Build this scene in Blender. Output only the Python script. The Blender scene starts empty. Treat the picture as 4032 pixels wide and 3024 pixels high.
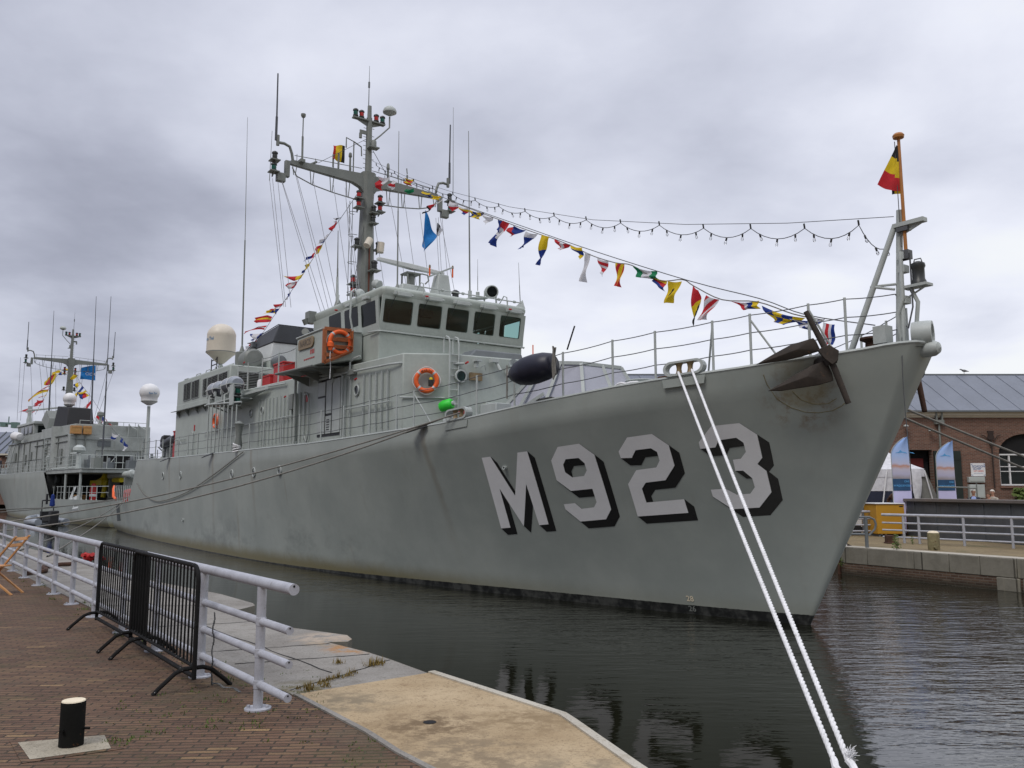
import bpy, bmesh, math, random
from mathutils import Vector, Matrix
import bisect
random.seed(7)
sc = bpy.context.scene
col = sc.collection
R = math.radians
PI = math.pi

# ------------------------------------------------------------------ materials
def new_mat(name):
    m = bpy.data.materials.new(name); m.use_nodes = True
    nt = m.node_tree; b = nt.nodes['Principled BSDF']
    return m, nt, b
class NT:
    def __init__(s, nt): s.nt = nt
    def n(s, t, **kw):
        nd = s.nt.nodes.new(t)
        for k, v in kw.items():
            if k.startswith('i_'):
                key = k[2:]
                key = int(key) if key.isdigit() else key.replace('_', ' ')
                nd.inputs[key].default_value = v
            else: setattr(nd, k, v)
        return nd
    def l(s, a, b): s.nt.links.new(a, b)
    def math(s, op, a, b=None, clamp=False):
        nd = s.nt.nodes.new('ShaderNodeMath'); nd.operation = op; nd.use_clamp = clamp
        for i, v in enumerate((a, b)):
            if v is None: continue
            if isinstance(v, (int, float)): nd.inputs[i].default_value = v
            else: s.l(v, nd.inputs[i])
        return nd.outputs[0]
    def mix(s, f, a, b, blend='MIX'):
        nd = s.nt.nodes.new('ShaderNodeMix'); nd.data_type = 'RGBA'; nd.blend_type = blend
        for i, v in ((0, f), (6, a), (7, b)):
            if isinstance(v, (int, float)): nd.inputs[i].default_value = v
            elif isinstance(v, (tuple, list)): nd.inputs[i].default_value = (*v[:3], 1)
            else: s.l(v, nd.inputs[i])
        return nd.outputs[2]
    def ramp(s, f, lo, hi, a=0., b=1.):
        nd = s.nt.nodes.new('ShaderNodeMapRange'); nd.interpolation_type = 'SMOOTHSTEP'
        s.l(f, nd.inputs[0])
        for i, v in ((1, lo), (2, hi), (3, a), (4, b)): nd.inputs[i].default_value = v
        return nd.outputs[0]
    def noise(s, vec, scale, detail=4, rough=.6, sx=1, sy=1, sz=1, out=0):
        nd = s.nt.nodes.new('ShaderNodeTexNoise'); nd.inputs['Scale'].default_value = scale
        nd.inputs['Detail'].default_value = detail; nd.inputs['Roughness'].default_value = rough
        mp = s.nt.nodes.new('ShaderNodeMapping'); mp.inputs['Scale'].default_value = (sx, sy, sz)
        s.l(vec, mp.inputs[0]); s.l(mp.outputs[0], nd.inputs['Vector'])
        return nd.outputs[out]
    def obj(s): return s.n('ShaderNodeTexCoord').outputs['Object']
    def bump(s, h, strength, dist, b):
        bp = s.nt.nodes.new('ShaderNodeBump'); bp.inputs['Strength'].default_value = strength
        bp.inputs['Distance'].default_value = dist
        s.l(h, bp.inputs['Height']); s.l(bp.outputs[0], b.inputs['Normal'])
def paint(name, c, rough=.5, var=.18, scale=1.5, metal=0, streak=0., bump=0.06, spots=None):
    m, nt, b = new_mat(name); q = NT(nt); o = q.obj()
    n1 = q.noise(o, scale, 5, .65)
    n2 = q.noise(o, scale * 14, 3, .6)
    f = q.math('ADD', q.math('MULTIPLY', n1, .7), q.math('MULTIPLY', n2, .3))
    f = q.ramp(f, .3, .7)
    cl = q.mix(f, tuple(x * (1 - var) for x in c), tuple(min(1, x * (1 + var * .6)) for x in c))
    if streak:
        st = q.noise(o, 1, 4, .7, 5, 5, .35)
        st = q.ramp(st, .56, .74, 0, streak)
        cl = q.mix(st, cl, (c[0] * .55, c[1] * .5, c[2] * .42))
    if spots:
        sp = q.ramp(q.noise(o, spots[1], 6, .75), spots[2], spots[2] + .08)
        cl = q.mix(sp, cl, spots[0])
    q.l(cl, b.inputs['Base Color'])
    b.inputs['Roughness'].default_value = rough; b.inputs['Metallic'].default_value = metal
    if bump: q.bump(n2, bump, .02, b)
    return m
def flat(name, c, rough=.6, metal=0, transl=0.):
    m, nt, b = new_mat(name); q = NT(nt); o = q.obj()
    n1 = q.noise(o, 6, 3)
    cl = q.mix(q.ramp(n1, .3, .7), tuple(x * .86 for x in c), tuple(min(1, x * 1.06) for x in c))
    q.l(cl, b.inputs['Base Color'])
    b.inputs['Roughness'].default_value = rough; b.inputs['Metallic'].default_value = metal
    if transl:
        t = q.n('ShaderNodeBsdfTranslucent'); q.l(cl, t.inputs[0])
        mx = q.n('ShaderNodeMixShader'); mx.inputs[0].default_value = transl
        q.l(b.outputs[0], mx.inputs[1]); q.l(t.outputs[0], mx.inputs[2])
        q.l(mx.outputs[0], nt.nodes['Material Output'].inputs[0])
    return m
GREY = (.405, .447, .413)
M = {}
M['grey'] = paint('ship grey paint', GREY, .5, .13, .7, streak=.22)
M['grey2'] = paint('second ship grey', (.35, .375, .36), .5, .25, .9, streak=.5)
M['greyl'] = paint('light grey fittings', (.44, .475, .46), .5, .14, 2.)
M['greyd'] = paint('dark grey paint', (.14, .155, .165), .5, .15, 1.5)
M['deckgrey'] = paint('deck grey', (.12, .13, .13), .8, .2, 2)
M['mast'] = paint('mast grey', (.20, .215, .20), .5, .15, 1., streak=.2)
M['funneldark'] = paint('funnel dark', (.075, .082, .095), .55, .2, .8)
M['funnelblack'] = paint('funnel black', (.012, .012, .014), .6, .2, .8)
M['offwhite'] = paint('off white paint', (.62, .65, .65), .5, .12, .8, streak=.15)
M['radome'] = paint('cream radome', (.66, .6, .5), .45, .08, .9, streak=.1)
M['white'] = paint('white paint', (.75, .75, .76), .5, .08, 2)
M['black'] = flat('black paint', (.012, .012, .013), .5)
M['rubber'] = flat('black rubber', (.02, .02, .022), .6)
M['lampblack'] = flat('lamp body dark', (.03, .033, .033), .4)
M['redlens'] = flat('red lens', (.45, .02, .015), .15)
M['greenlens'] = flat('green lens', (.005, .10, .07), .15)
M['red'] = flat('red paint', (.45, .02, .02), .5)
M['orange'] = paint('orange plastic', (.85, .13, .02), .5, .12, 6)
M['reflect'] = flat('silver tape', (.5, .5, .5), .4)
M['wood'] = paint('brown wood', (.36, .11, .035), .55, .25, 5)
M['pine'] = paint('pine wood', (.55, .27, .10), .55, .2, 6)
M['crate'] = paint('crate wood', (.5, .27, .09), .7, .25, 5)
M['bronze'] = paint('bronze', (.24, .17, .085), .45, .2, 6)
M['pole'] = paint('varnished pole', (.42, .17, .04), .4, .15, 5)
M['rope'] = paint('grey rope', (.21, .20, .18), .9, .25, 12)
M['ropew'] = paint('white rope', (.80, .80, .81), .9, .16, 9, spots=((.55, .54, .52), 5, .62))
M['wire'] = flat('steel wire', (.12, .125, .13), .5, .4)
M['halyard'] = flat('halyard line', (.33, .34, .37), .8)
M['anchor'] = paint('rusty anchor', (.038, .028, .021), .75, .45, 4, spots=((.13, .06, .025), 7, .60))
M['rust'] = paint('rust', (.075, .034, .020), .85, .45, 4, spots=((.20, .09, .035), 5, .6))
M['iron'] = flat('dark wall iron', (.035, .022, .018), .8)
M['rail'] = paint('grey white railing paint', (.41, .42, .465), .6, .2, 5, spots=((.26, .25, .25), 11, .62))
M['barrier'] = paint('black barrier paint', (.014, .014, .014), .75, .3, 5, spots=((.42, .42, .40), 9, .70))
M['bollard'] = paint('black bollard paint', (.009, .009, .008), .9, .3, 6, spots=((.10, .045, .02), 11, .60))
M['bollardtop'] = paint('pale worn paint', (.80, .70, .52), .7, .12, 9)
M['mossiron'] = paint('mossy iron', (.22, .19, .10), .8, .35, 6, spots=((.10, .05, .025), 7, .58))
M['tent'] = flat('white tent cloth', (.80, .80, .84), .7, 0, .2)
M['tentgrey'] = flat('grey tent cloth', (.22, .22, .20), .7)
M['navy'] = flat('navy cloth', (.02, .025, .05), .8)
M['gatesteel'] = paint('dark gate steel', (.075, .082, .092), .6, .25, 1.2, streak=.5, spots=((.10, .045, .03), 3, .68))
M['yellow'] = paint('yellow paint', (.50, .255, .02), .5, .1, 2)
M['yellowb'] = flat('bright yellow', (.75, .6, .02), .4)
M['skin'] = flat('skin', (.50, .27, .19), .6)
M['hairw'] = flat('white hair', (.62, .58, .52), .8)
M['hairb'] = flat('brown hair', (.12, .07, .04), .8)
M['shirtblue'] = flat('light blue shirt', (.33, .42, .75), .8)
M['pink'] = flat('pink jacket', (.7, .08, .2), .8)
M['beige'] = flat('beige jacket', (.4, .36, .3), .8)
M['trousers'] = flat('dark trousers', (.03, .035, .05), .8)
M['bird'] = flat('gull grey', (.18, .18, .19), .7)
M['tarp'] = paint('grey cover cloth', (.40, .41, .47), .8, .1, 1.5)
M['fender'] = paint('navy rubber fender', (.012, .013, .028), .45, .3, 3)
M['raft'] = paint('raft grey', (.30, .33, .37), .3, .12, 3)
M['green'] = flat('bright green', (.03, .62, .04), .5)
M['slate'] = paint('zinc roof', (.17, .19, .235), .38, .14, .6, streak=.3)
M['cream'] = paint('cream cornice', (.62, .57, .47), .6, .1, 2)
M['door'] = paint('dark green door', (.012, .022, .018), .6, .3, 2)
M['dark'] = flat('dark interior', (.006, .006, .007), .9)
M['dim'] = paint('dim recess', (.05, .052, .05), .8, .3, 2)
M['letterw'] = paint('pale hull letter', (.80, .80, .81), .5, .05, 2, bump=0)
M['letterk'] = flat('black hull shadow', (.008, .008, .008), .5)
M['redstripe'] = flat('cable red brown', (.16, .05, .03), .7)
M['leaf'] = paint('weed green', (.09, .13, .025), .8, .4, 9)
M['leafdry'] = paint('dry moss', (.20, .14, .035), .9, .4, 9)
M['gullwhite'] = flat('gull white', (.6, .6, .6), .7)
FC = {'r': (.58, .025, .035), 'w': (.72, .72, .76), 'y': (.78, .56, .02), 'b': (.015, .045, .26), 'k': (.02, .02, .022), 'g': (.01, .22, .09), 'c': (.015, .20, .55)}
FM = {k: flat('flag cloth ' + {'r': 'red', 'w': 'white', 'y': 'yellow', 'b': 'blue', 'k': 'black', 'g': 'green', 'c': 'light blue'}[k], v, .8, 0, .3) for k, v in FC.items()}

def glass_mat(name, tint=(.012, .016, .016), rough=.04):
    m, nt, b = new_mat(name)
    b.inputs['Base Color'].default_value = (*tint, 1); b.inputs['Roughness'].default_value = rough
    b.inputs['Specular IOR Level'].default_value = .5
    return m
M['glass'] = glass_mat('dark window glass'); M['sideglass'] = glass_mat('dark bridge side glass', (.006, .008, .008), .08); M['sideglass'].node_tree.nodes['Principled BSDF'].inputs['Specular IOR Level'].default_value = .12
def clear_glass(name, tint):
    m, nt, b = new_mat(name); q = NT(nt)
    t = q.n('ShaderNodeBsdfTransparent'); t.inputs[0].default_value = (*tint, 1)
    g = q.n('ShaderNodeBsdfGlossy'); g.inputs['Roughness'].default_value = .03
    fr = q.n('ShaderNodeFresnel'); fr.inputs[0].default_value = 1.5
    mx = q.n('ShaderNodeMixShader')
    q.l(fr.outputs[0], mx.inputs[0]); q.l(t.outputs[0], mx.inputs[1]); q.l(g.outputs[0], mx.inputs[2])
    q.l(mx.outputs[0], nt.nodes['Material Output'].inputs[0])
    return m
M['bridgeglass'] = clear_glass('tinted bridge glass', (.52, .68, .66))
M['bulb'] = clear_glass('bulb glass', (.92, .92, .92))

def hull_mat():
    m, nt, b = new_mat('hull grey paint'); q = NT(nt); o = q.obj()
    sep = q.n('ShaderNodeSeparateXYZ'); q.l(o, sep.inputs[0]); x, y, z = sep.outputs
    n1 = q.noise(o, .5, 5, .6); n2 = q.noise(o, 3, 4, .65)
    c = q.mix(q.ramp(n1, .3, .7), (.298, .328, .308), (.368, .398, .371))
    c = q.mix(q.ramp(n2, .35, .75, 0, .3), c, (.315, .34, .318))
    # vertical run-off streaks, stronger aft
    st = q.noise(o, 1, 4, .7, 1.6, 1.6, .05)
    aft = q.ramp(x, -8, -22, .25, 1)
    c = q.mix(q.math('MULTIPLY', q.ramp(st, .58, .76, 0, .55), aft), c, (.22, .19, .14))
    # smudges low on the after side
    sm = q.noise(o, .35, 6, .7, 1, 1, 1.6)
    low = q.math('MULTIPLY', q.ramp(z, 2.4, .7), q.ramp(x, -9, -18))
    c = q.mix(q.math('MULTIPLY', q.ramp(sm, .5, .68, 0, .5), low), c, (.13, .145, .14))
    # scuffs
    sc2 = q.noise(o, 1.4, 6, .8, .6, 1, 3)
    c = q.mix(q.math('MULTIPLY', q.ramp(sc2, .66, .74, 0, .35), aft), c, (.52, .54, .53))
    # algae tide stain
    edge = q.math('ADD', z, q.math('MULTIPLY', q.math('SUBTRACT', q.noise(o, 1.6, 5, .7), .5), .25))
    al = q.math('MULTIPLY', q.ramp(edge, .62, .12), q.ramp(x, -3, -14, .25, .95))
    c = q.mix(al, c, (.17, .15, .075))
    # boot topping: black band a few cm above water, taller forward
    z2 = q.math('ADD', z, q.math('MULTIPLY', q.math('SUBTRACT', q.noise(o, 6, 4, .7), .5), .03))
    lim = q.ramp(x, -22, -4, .03, .20)
    bt = q.math('LESS_THAN', z2, lim)
    c = q.mix(bt, c, q.mix(q.ramp(q.noise(o, 3, 5, .7), .4, .65), (.012, .013, .013), (.06, .062, .058)))
    # rust around anchor pockets
    vm = q.n('ShaderNodeVectorMath', operation='DISTANCE'); q.l(o, vm.inputs[0]); vm.inputs[1].default_value = (1.0, -1.3, 4.5)
    ru = q.math('MULTIPLY', q.ramp(vm.outputs['Value'], 1.0, .2), q.ramp(q.noise(o, 3.2, 6, .75), .45, .66))
    c = q.mix(q.math('MULTIPLY', ru, .75), c, (.17, .09, .025))
    vm2 = q.n('ShaderNodeVectorMath', operation='DISTANCE'); q.l(o, vm2.inputs[0]); vm2.inputs[1].default_value = (1.05, -1.35, 4.68)
    c = q.mix(q.ramp(vm2.outputs['Value'], .52, .38, 0, .55), c, (.27, .25, .17))
    # rust run under scuppers
    for px in (-8.95, -26.6, -34.2, -21.5):
        dx = q.math('ABSOLUTE', q.math('ADD', q.math('SUBTRACT', x, px), q.math('MULTIPLY', q.math('SUBTRACT', q.noise(o, 2, 3), .5), .25)))
        rr = q.math('MULTIPLY', q.ramp(dx, .2, .02), q.ramp(z, .6, 4.2, .04, .42))
        c = q.mix(rr, c, (.19, .15, .10))
    q.l(c, b.inputs['Base Color'])
    b.inputs['Roughness'].default_value = .42
    b.inputs['Specular IOR Level'].default_value = .35
    q.bump(q.math('ADD', q.noise(o, .8, 3), q.math('MULTIPLY', n2, .25)), .10, .05, b)
    return m
M['hull'] = hull_mat()

def brick_mat(name, cols, mortar, bw, bh, ms, rot=(0, 0, 0), scale=1., moss=None, bump=.6, wobble=.02, dirt=None):
    m, nt, b = new_mat(name); q = NT(nt); o = q.obj()
    mp = q.n('ShaderNodeMapping'); mp.inputs['Rotation'].default_value = rot; q.l(o, mp.inputs[0])
    nz = q.noise(o, 3.5, 5, .7, out=1)
    wob = q.n('ShaderNodeVectorMath', operation='MULTIPLY_ADD'); q.l(nz, wob.inputs[0]); wob.inputs[1].default_value = (wobble, wobble, wobble); q.l(mp.outputs[0], wob.inputs[2])
    br = q.n('ShaderNodeTexBrick'); q.l(wob.outputs[0], br.inputs['Vector'])
    br.inputs['Scale'].default_value = scale; br.inputs['Brick Width'].default_value = bw; br.inputs['Row Height'].default_value = bh
    br.inputs['Mortar Size'].default_value = ms; br.inputs['Mortar Smooth'].default_value = .35; br.inputs['Bias'].default_value = 0
    br.inputs['Color1'].default_value = (0, 0, 0, 1); br.inputs['Color2'].default_value = (1, 1, 1, 1); br.inputs['Mortar'].default_value = (.5, .5, .5, 1)
    br.offset = .5
    cr = q.n('ShaderNodeValToRGB'); q.l(br.outputs['Color'], cr.inputs[0])
    el = cr.color_ramp.elements
    while len(el) < len(cols): el.new(.5)
    for i, (p, c) in enumerate(cols): el[i].position = p; el[i].color = (*c, 1)
    c = cr.outputs[0]
    n1 = q.noise(o, .7, 5, .65); n2 = q.noise(o, 18, 4, .7)
    c = q.mix(q.ramp(n1, .3, .72, 0, .55), c, tuple(v * .55 for v in cols[0][1]))
    c = q.mix(q.ramp(n2, .3, .75, 0, .45), c, tuple(min(1, v * 1.5) for v in cols[1][1]))
    mo = br.outputs['Fac']
    c = q.mix(mo, c, mortar)
    if moss:
        mm_ = q.ramp(q.noise(o, moss[1], 6, .75), moss[2], moss[2] + .12, 0, .85)
        c = q.mix(q.math('MULTIPLY', mm_, q.math('ADD', q.math('MULTIPLY', mo, .6), .4)), c, moss[0])
    if dirt:
        c = q.mix(q.ramp(q.noise(o, 1.3, 6, .75), .50, .68, 0, .75), c, dirt); c = q.mix(q.ramp(q.noise(o, 60, 3, .75), .52, .68, 0, .6), c, tuple(v * .5 for v in dirt))
    q.l(c, b.inputs['Base Color']); b.inputs['Roughness'].default_value = .85
    h = q.math('ADD', q.math('MULTIPLY', q.math('SUBTRACT', 1., mo), 1.), q.math('MULTIPLY', n2, .35))
    q.bump(h, bump, .012, b)
    return m
M['pavers'] = brick_mat('brick pavers', [(0, (.085, .044, .026)), (.35, (.125, .068, .040)), (.7, (.17, .096, .055)), (.95, (.19, .118, .06)), (1, (.33, .215, .10))], (.040, .028, .016), .215, .062, .008, (0, 0, R(-3)), moss=((.060, .058, .018), .7, .52), bump=1., wobble=.04, dirt=(.095, .07, .042))
M['brickwall'] = brick_mat('old brick wall', [(0, (.10, .045, .032)), (.4, (.155, .068, .046)), (.8, (.20, .09, .06)), (1, (.24, .13, .09))], (.19, .155, .125), .22, .07, .012, (R(90), 0, 0), moss=((.08, .055, .045), .3, .6), bump=.4)
def concrete(name, a, bcol, dark, scale=1., agg=40., bump=.3, moss=None, stain=()):
    m, nt, b = new_mat(name); q = NT(nt); o = q.obj()
    n1 = q.noise(o, .9 * scale, 6, .65); n2 = q.noise(o, 6 * scale, 5, .7)
    c = q.mix(q.ramp(n1, .32, .68), a, bcol)
    c = q.mix(q.ramp(n2, .5, .72, 0, .6), c, dark)
    vo = q.n('ShaderNodeTexVoronoi'); vo.inputs['Scale'].default_value = agg; q.l(o, vo.inputs['Vector'])
    c = q.mix(q.ramp(vo.outputs['Distance'], .0, .45, .3, 0), c, tuple(v * 1.25 for v in bcol))
    n3 = q.noise(o, 45, 3, .7)
    c = q.mix(q.ramp(n3, .52, .7, 0, .55), c, tuple(v * .45 for v in dark))
    if moss:
        c = q.mix(q.ramp(q.noise(o, moss[1], 6, .75), moss[2], moss[2] + .1, 0, .8), c, moss[0])
    for (sx_, sy_, sr_, sc_) in stain:
        vm = q.n('ShaderNodeVectorMath', operation='DISTANCE'); q.l(o, vm.inputs[0]); vm.inputs[1].default_value = (sx_, sy_, 1.0)
        c = q.mix(q.math('MULTIPLY', q.ramp(vm.outputs['Value'], sr_, sr_ * .3), q.ramp(n2, .38, .6)), c, sc_)
    q.l(c, b.inputs['Base Color']); b.inputs['Roughness'].default_value = .88
    q.bump(q.math('ADD', n2, q.math('MULTIPLY', n3, .6)), bump, .02, b)
    return m
M['stone'] = concrete('grey quay stone', (.20, .185, .165), (.29, .275, .25), (.14, .125, .10), moss=((.12, .10, .045), 1.1, .66), stain=((-1.72, 9.35, .45, (.36, .18, .06)), (-2.05, 9.75, .4, (.34, .26, .17)), (-2.2, 10.0, .5, (.40, .33, .26)), (-1.8, 7.5, .4, (.13, .11, .05))))
M['sand'] = concrete('sandy concrete', (.33, .24, .135), (.46, .355, .22), (.20, .13, .065), agg=55, stain=((-.61, 6.3, .55, (.17, .115, .06)), (-.3, 5.6, .7, (.22, .165, .10)), (.1, 6.5, .5, (.24, .17, .09)), (-1.3, 7.0, .5, (.24, .19, .12)), (.4, 5.2, .6, (.25, .20, .13))))
M['pad'] = concrete('rough pale concrete', (.32, .28, .21), (.42, .38, .30), (.18, .155, .11), agg=70, bump=.8)
M['coping'] = concrete('pale stone edge', (.40, .37, .31), (.50, .47, .40), (.28, .23, .15), moss=((.33, .17, .05), 2.2, .64))
M['earth'] = concrete('sandy ground', (.17, .125, .065), (.23, .175, .09), (.09, .075, .035), moss=((.07, .075, .02), .6, .56))
M['ground'] = concrete('far ground', (.15, .13, .10), (.2, .18, .15), (.1, .09, .07), .3)
def quaywall_mat():
    m, nt, b = new_mat('quay wall stone blocks'); q = NT(nt); o = q.obj()
    mp = q.n('ShaderNodeMapping'); mp.inputs['Rotation'].default_value = (R(90), 0, 0); q.l(o, mp.inputs[0])
    br = q.n('ShaderNodeTexBrick'); q.l(mp.outputs[0], br.inputs['Vector']); br.inputs['Scale'].default_value = 1
    br.inputs['Brick Width'].default_value = 1.35; br.inputs['Row Height'].default_value = 2.; br.inputs['Mortar Size'].default_value = .012
    br.inputs['Color1'].default_value = (.155, .145, .12, 1); br.inputs['Color2'].default_value = (.25, .235, .195, 1); br.inputs['Mortar'].default_value = (.05, .045, .035, 1)
    n1 = q.noise(o, 2, 6, .7); n2 = q.noise(o, 1, 4, .7, 3, 3, .4)
    c = q.mix(q.ramp(n1, .35, .7, 0, .6), br.outputs['Color'], (.13, .12, .095))
    c = q.mix(q.ramp(n2, .55, .7, 0, .6), c, (.30, .27, .2))
    q.l(c, b.inputs['Base Color']); b.inputs['Roughness'].default_value = .9
    q.bump(n1, .5, .03, b); return m
M['quayblocks'] = quaywall_mat()
def wetbrick():
    m = brick_mat('wet quay brick', [(0, (.06, .032, .022)), (.4, (.10, .055, .036)), (.8, (.14, .085, .055)), (1, (.20, .15, .11))], (.15, .125, .10), .24, .075, .012, (R(90), 0, 0), moss=((.035, .035, .018), .8, .55), bump=.5)
    nt = m.node_tree; q = NT(nt); b = nt.nodes['Principled BSDF']
    src = b.inputs['Base Color'].links[0].from_socket
    sep = q.n('ShaderNodeSeparateXYZ'); q.l(q.obj(), sep.inputs[0])
    wet = q.ramp(sep.outputs[2], .28, .02, 0, .75)
    q.l(q.mix(wet, src, (.02, .02, .012)), b.inputs['Base Color'])
    return m
M['wetbrick'] = wetbrick()
def water_mat():
    m, nt, b = new_mat('harbour water'); q = NT(nt); o = q.obj()
    b.inputs['Base Color'].default_value = (.009, .0095, .005, 1)
    b.inputs['Roughness'].default_value = .035; b.inputs['IOR'].default_value = 1.5
    n1 = q.noise(o, 1, 2, .5, 1.1, 4.0, 1)
    n2 = q.noise(o, 1, 2, .5, 5, 12, 1)
    n3 = q.noise(o, .5, 2, .5, 1, 1.6, 1)
    big = q.noise(o, .16, 3, .5, 1, 1, 1)
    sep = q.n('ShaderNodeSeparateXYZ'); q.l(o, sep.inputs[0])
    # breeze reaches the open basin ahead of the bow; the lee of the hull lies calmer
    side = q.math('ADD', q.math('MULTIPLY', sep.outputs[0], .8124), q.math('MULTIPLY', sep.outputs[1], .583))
    lee = q.ramp(side, 7., 11.5, .10, 1.); q.l(q.ramp(side, 6., 11., .30, 1.25), b.inputs['Specular IOR Level'])  # reflection strength painted by position: dimmed by the hull, raised on open water
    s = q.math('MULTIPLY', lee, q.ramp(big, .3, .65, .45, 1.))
    h = q.math('ADD', q.math('ADD', q.math('MULTIPLY', n1, .62), q.math('MULTIPLY', n2, .22)), q.math('MULTIPLY', n3, .8))
    bp = q.n('ShaderNodeBump'); bp.inputs['Distance'].default_value = .06
    q.l(h, bp.inputs['Height']); q.l(q.math('MULTIPLY', s, .95), bp.inputs['Strength'])
    q.l(bp.outputs[0], b.inputs['Normal'])
    return m
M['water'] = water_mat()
def banner_mat():
    m, nt, b = new_mat('banner print sky and dunes'); q = NT(nt); o = q.obj()
    sep = q.n('ShaderNodeSeparateXYZ'); q.l(o, sep.inputs[0])
    z = q.math('ADD', sep.outputs[2], q.math('MULTIPLY', q.math('SUBTRACT', q.noise(o, 2.2, 5, .6), .5), .24))
    cr = q.n('ShaderNodeValToRGB'); cr.color_ramp.interpolation = 'LINEAR'
    q.l(q.math('DIVIDE', z, 4.), cr.inputs[0])
    el = cr.color_ramp.elements
    stops = [(0, (.58, .56, .82)), (.45, (.58, .56, .82)), (.575, (.30, .27, .28)), (.62, (.46, .45, .60)), (.67, (.53, .50, .60)), (.70, (.52, .27, .19)), (.722, (.52, .54, .72)), (.80, (.40, .53, .82)), (1, (.24, .40, .76))]
    while len(el) < len(stops): el.new(.5)
    for i, (p, c) in enumerate(stops): el[i].position = p; el[i].color = (*c, 1)
    q.l(cr.outputs[0], b.inputs['Base Color']); b.inputs['Roughness'].default_value = .7
    return m
M['banner'] = banner_mat()
M['bannerband'] = flat('banner blue band', (.02, .075, .17), .7)
M['bannertext'] = flat('banner text', (.12, .42, .80), .7)
M['signblue'] = flat('sign blue', (.03, .10, .30), .6)
M['signred'] = flat('sign red', (.65, .06, .04), .6)
M['radometext'] = flat('radome blue letters', (.10, .25, .45), .5)

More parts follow.
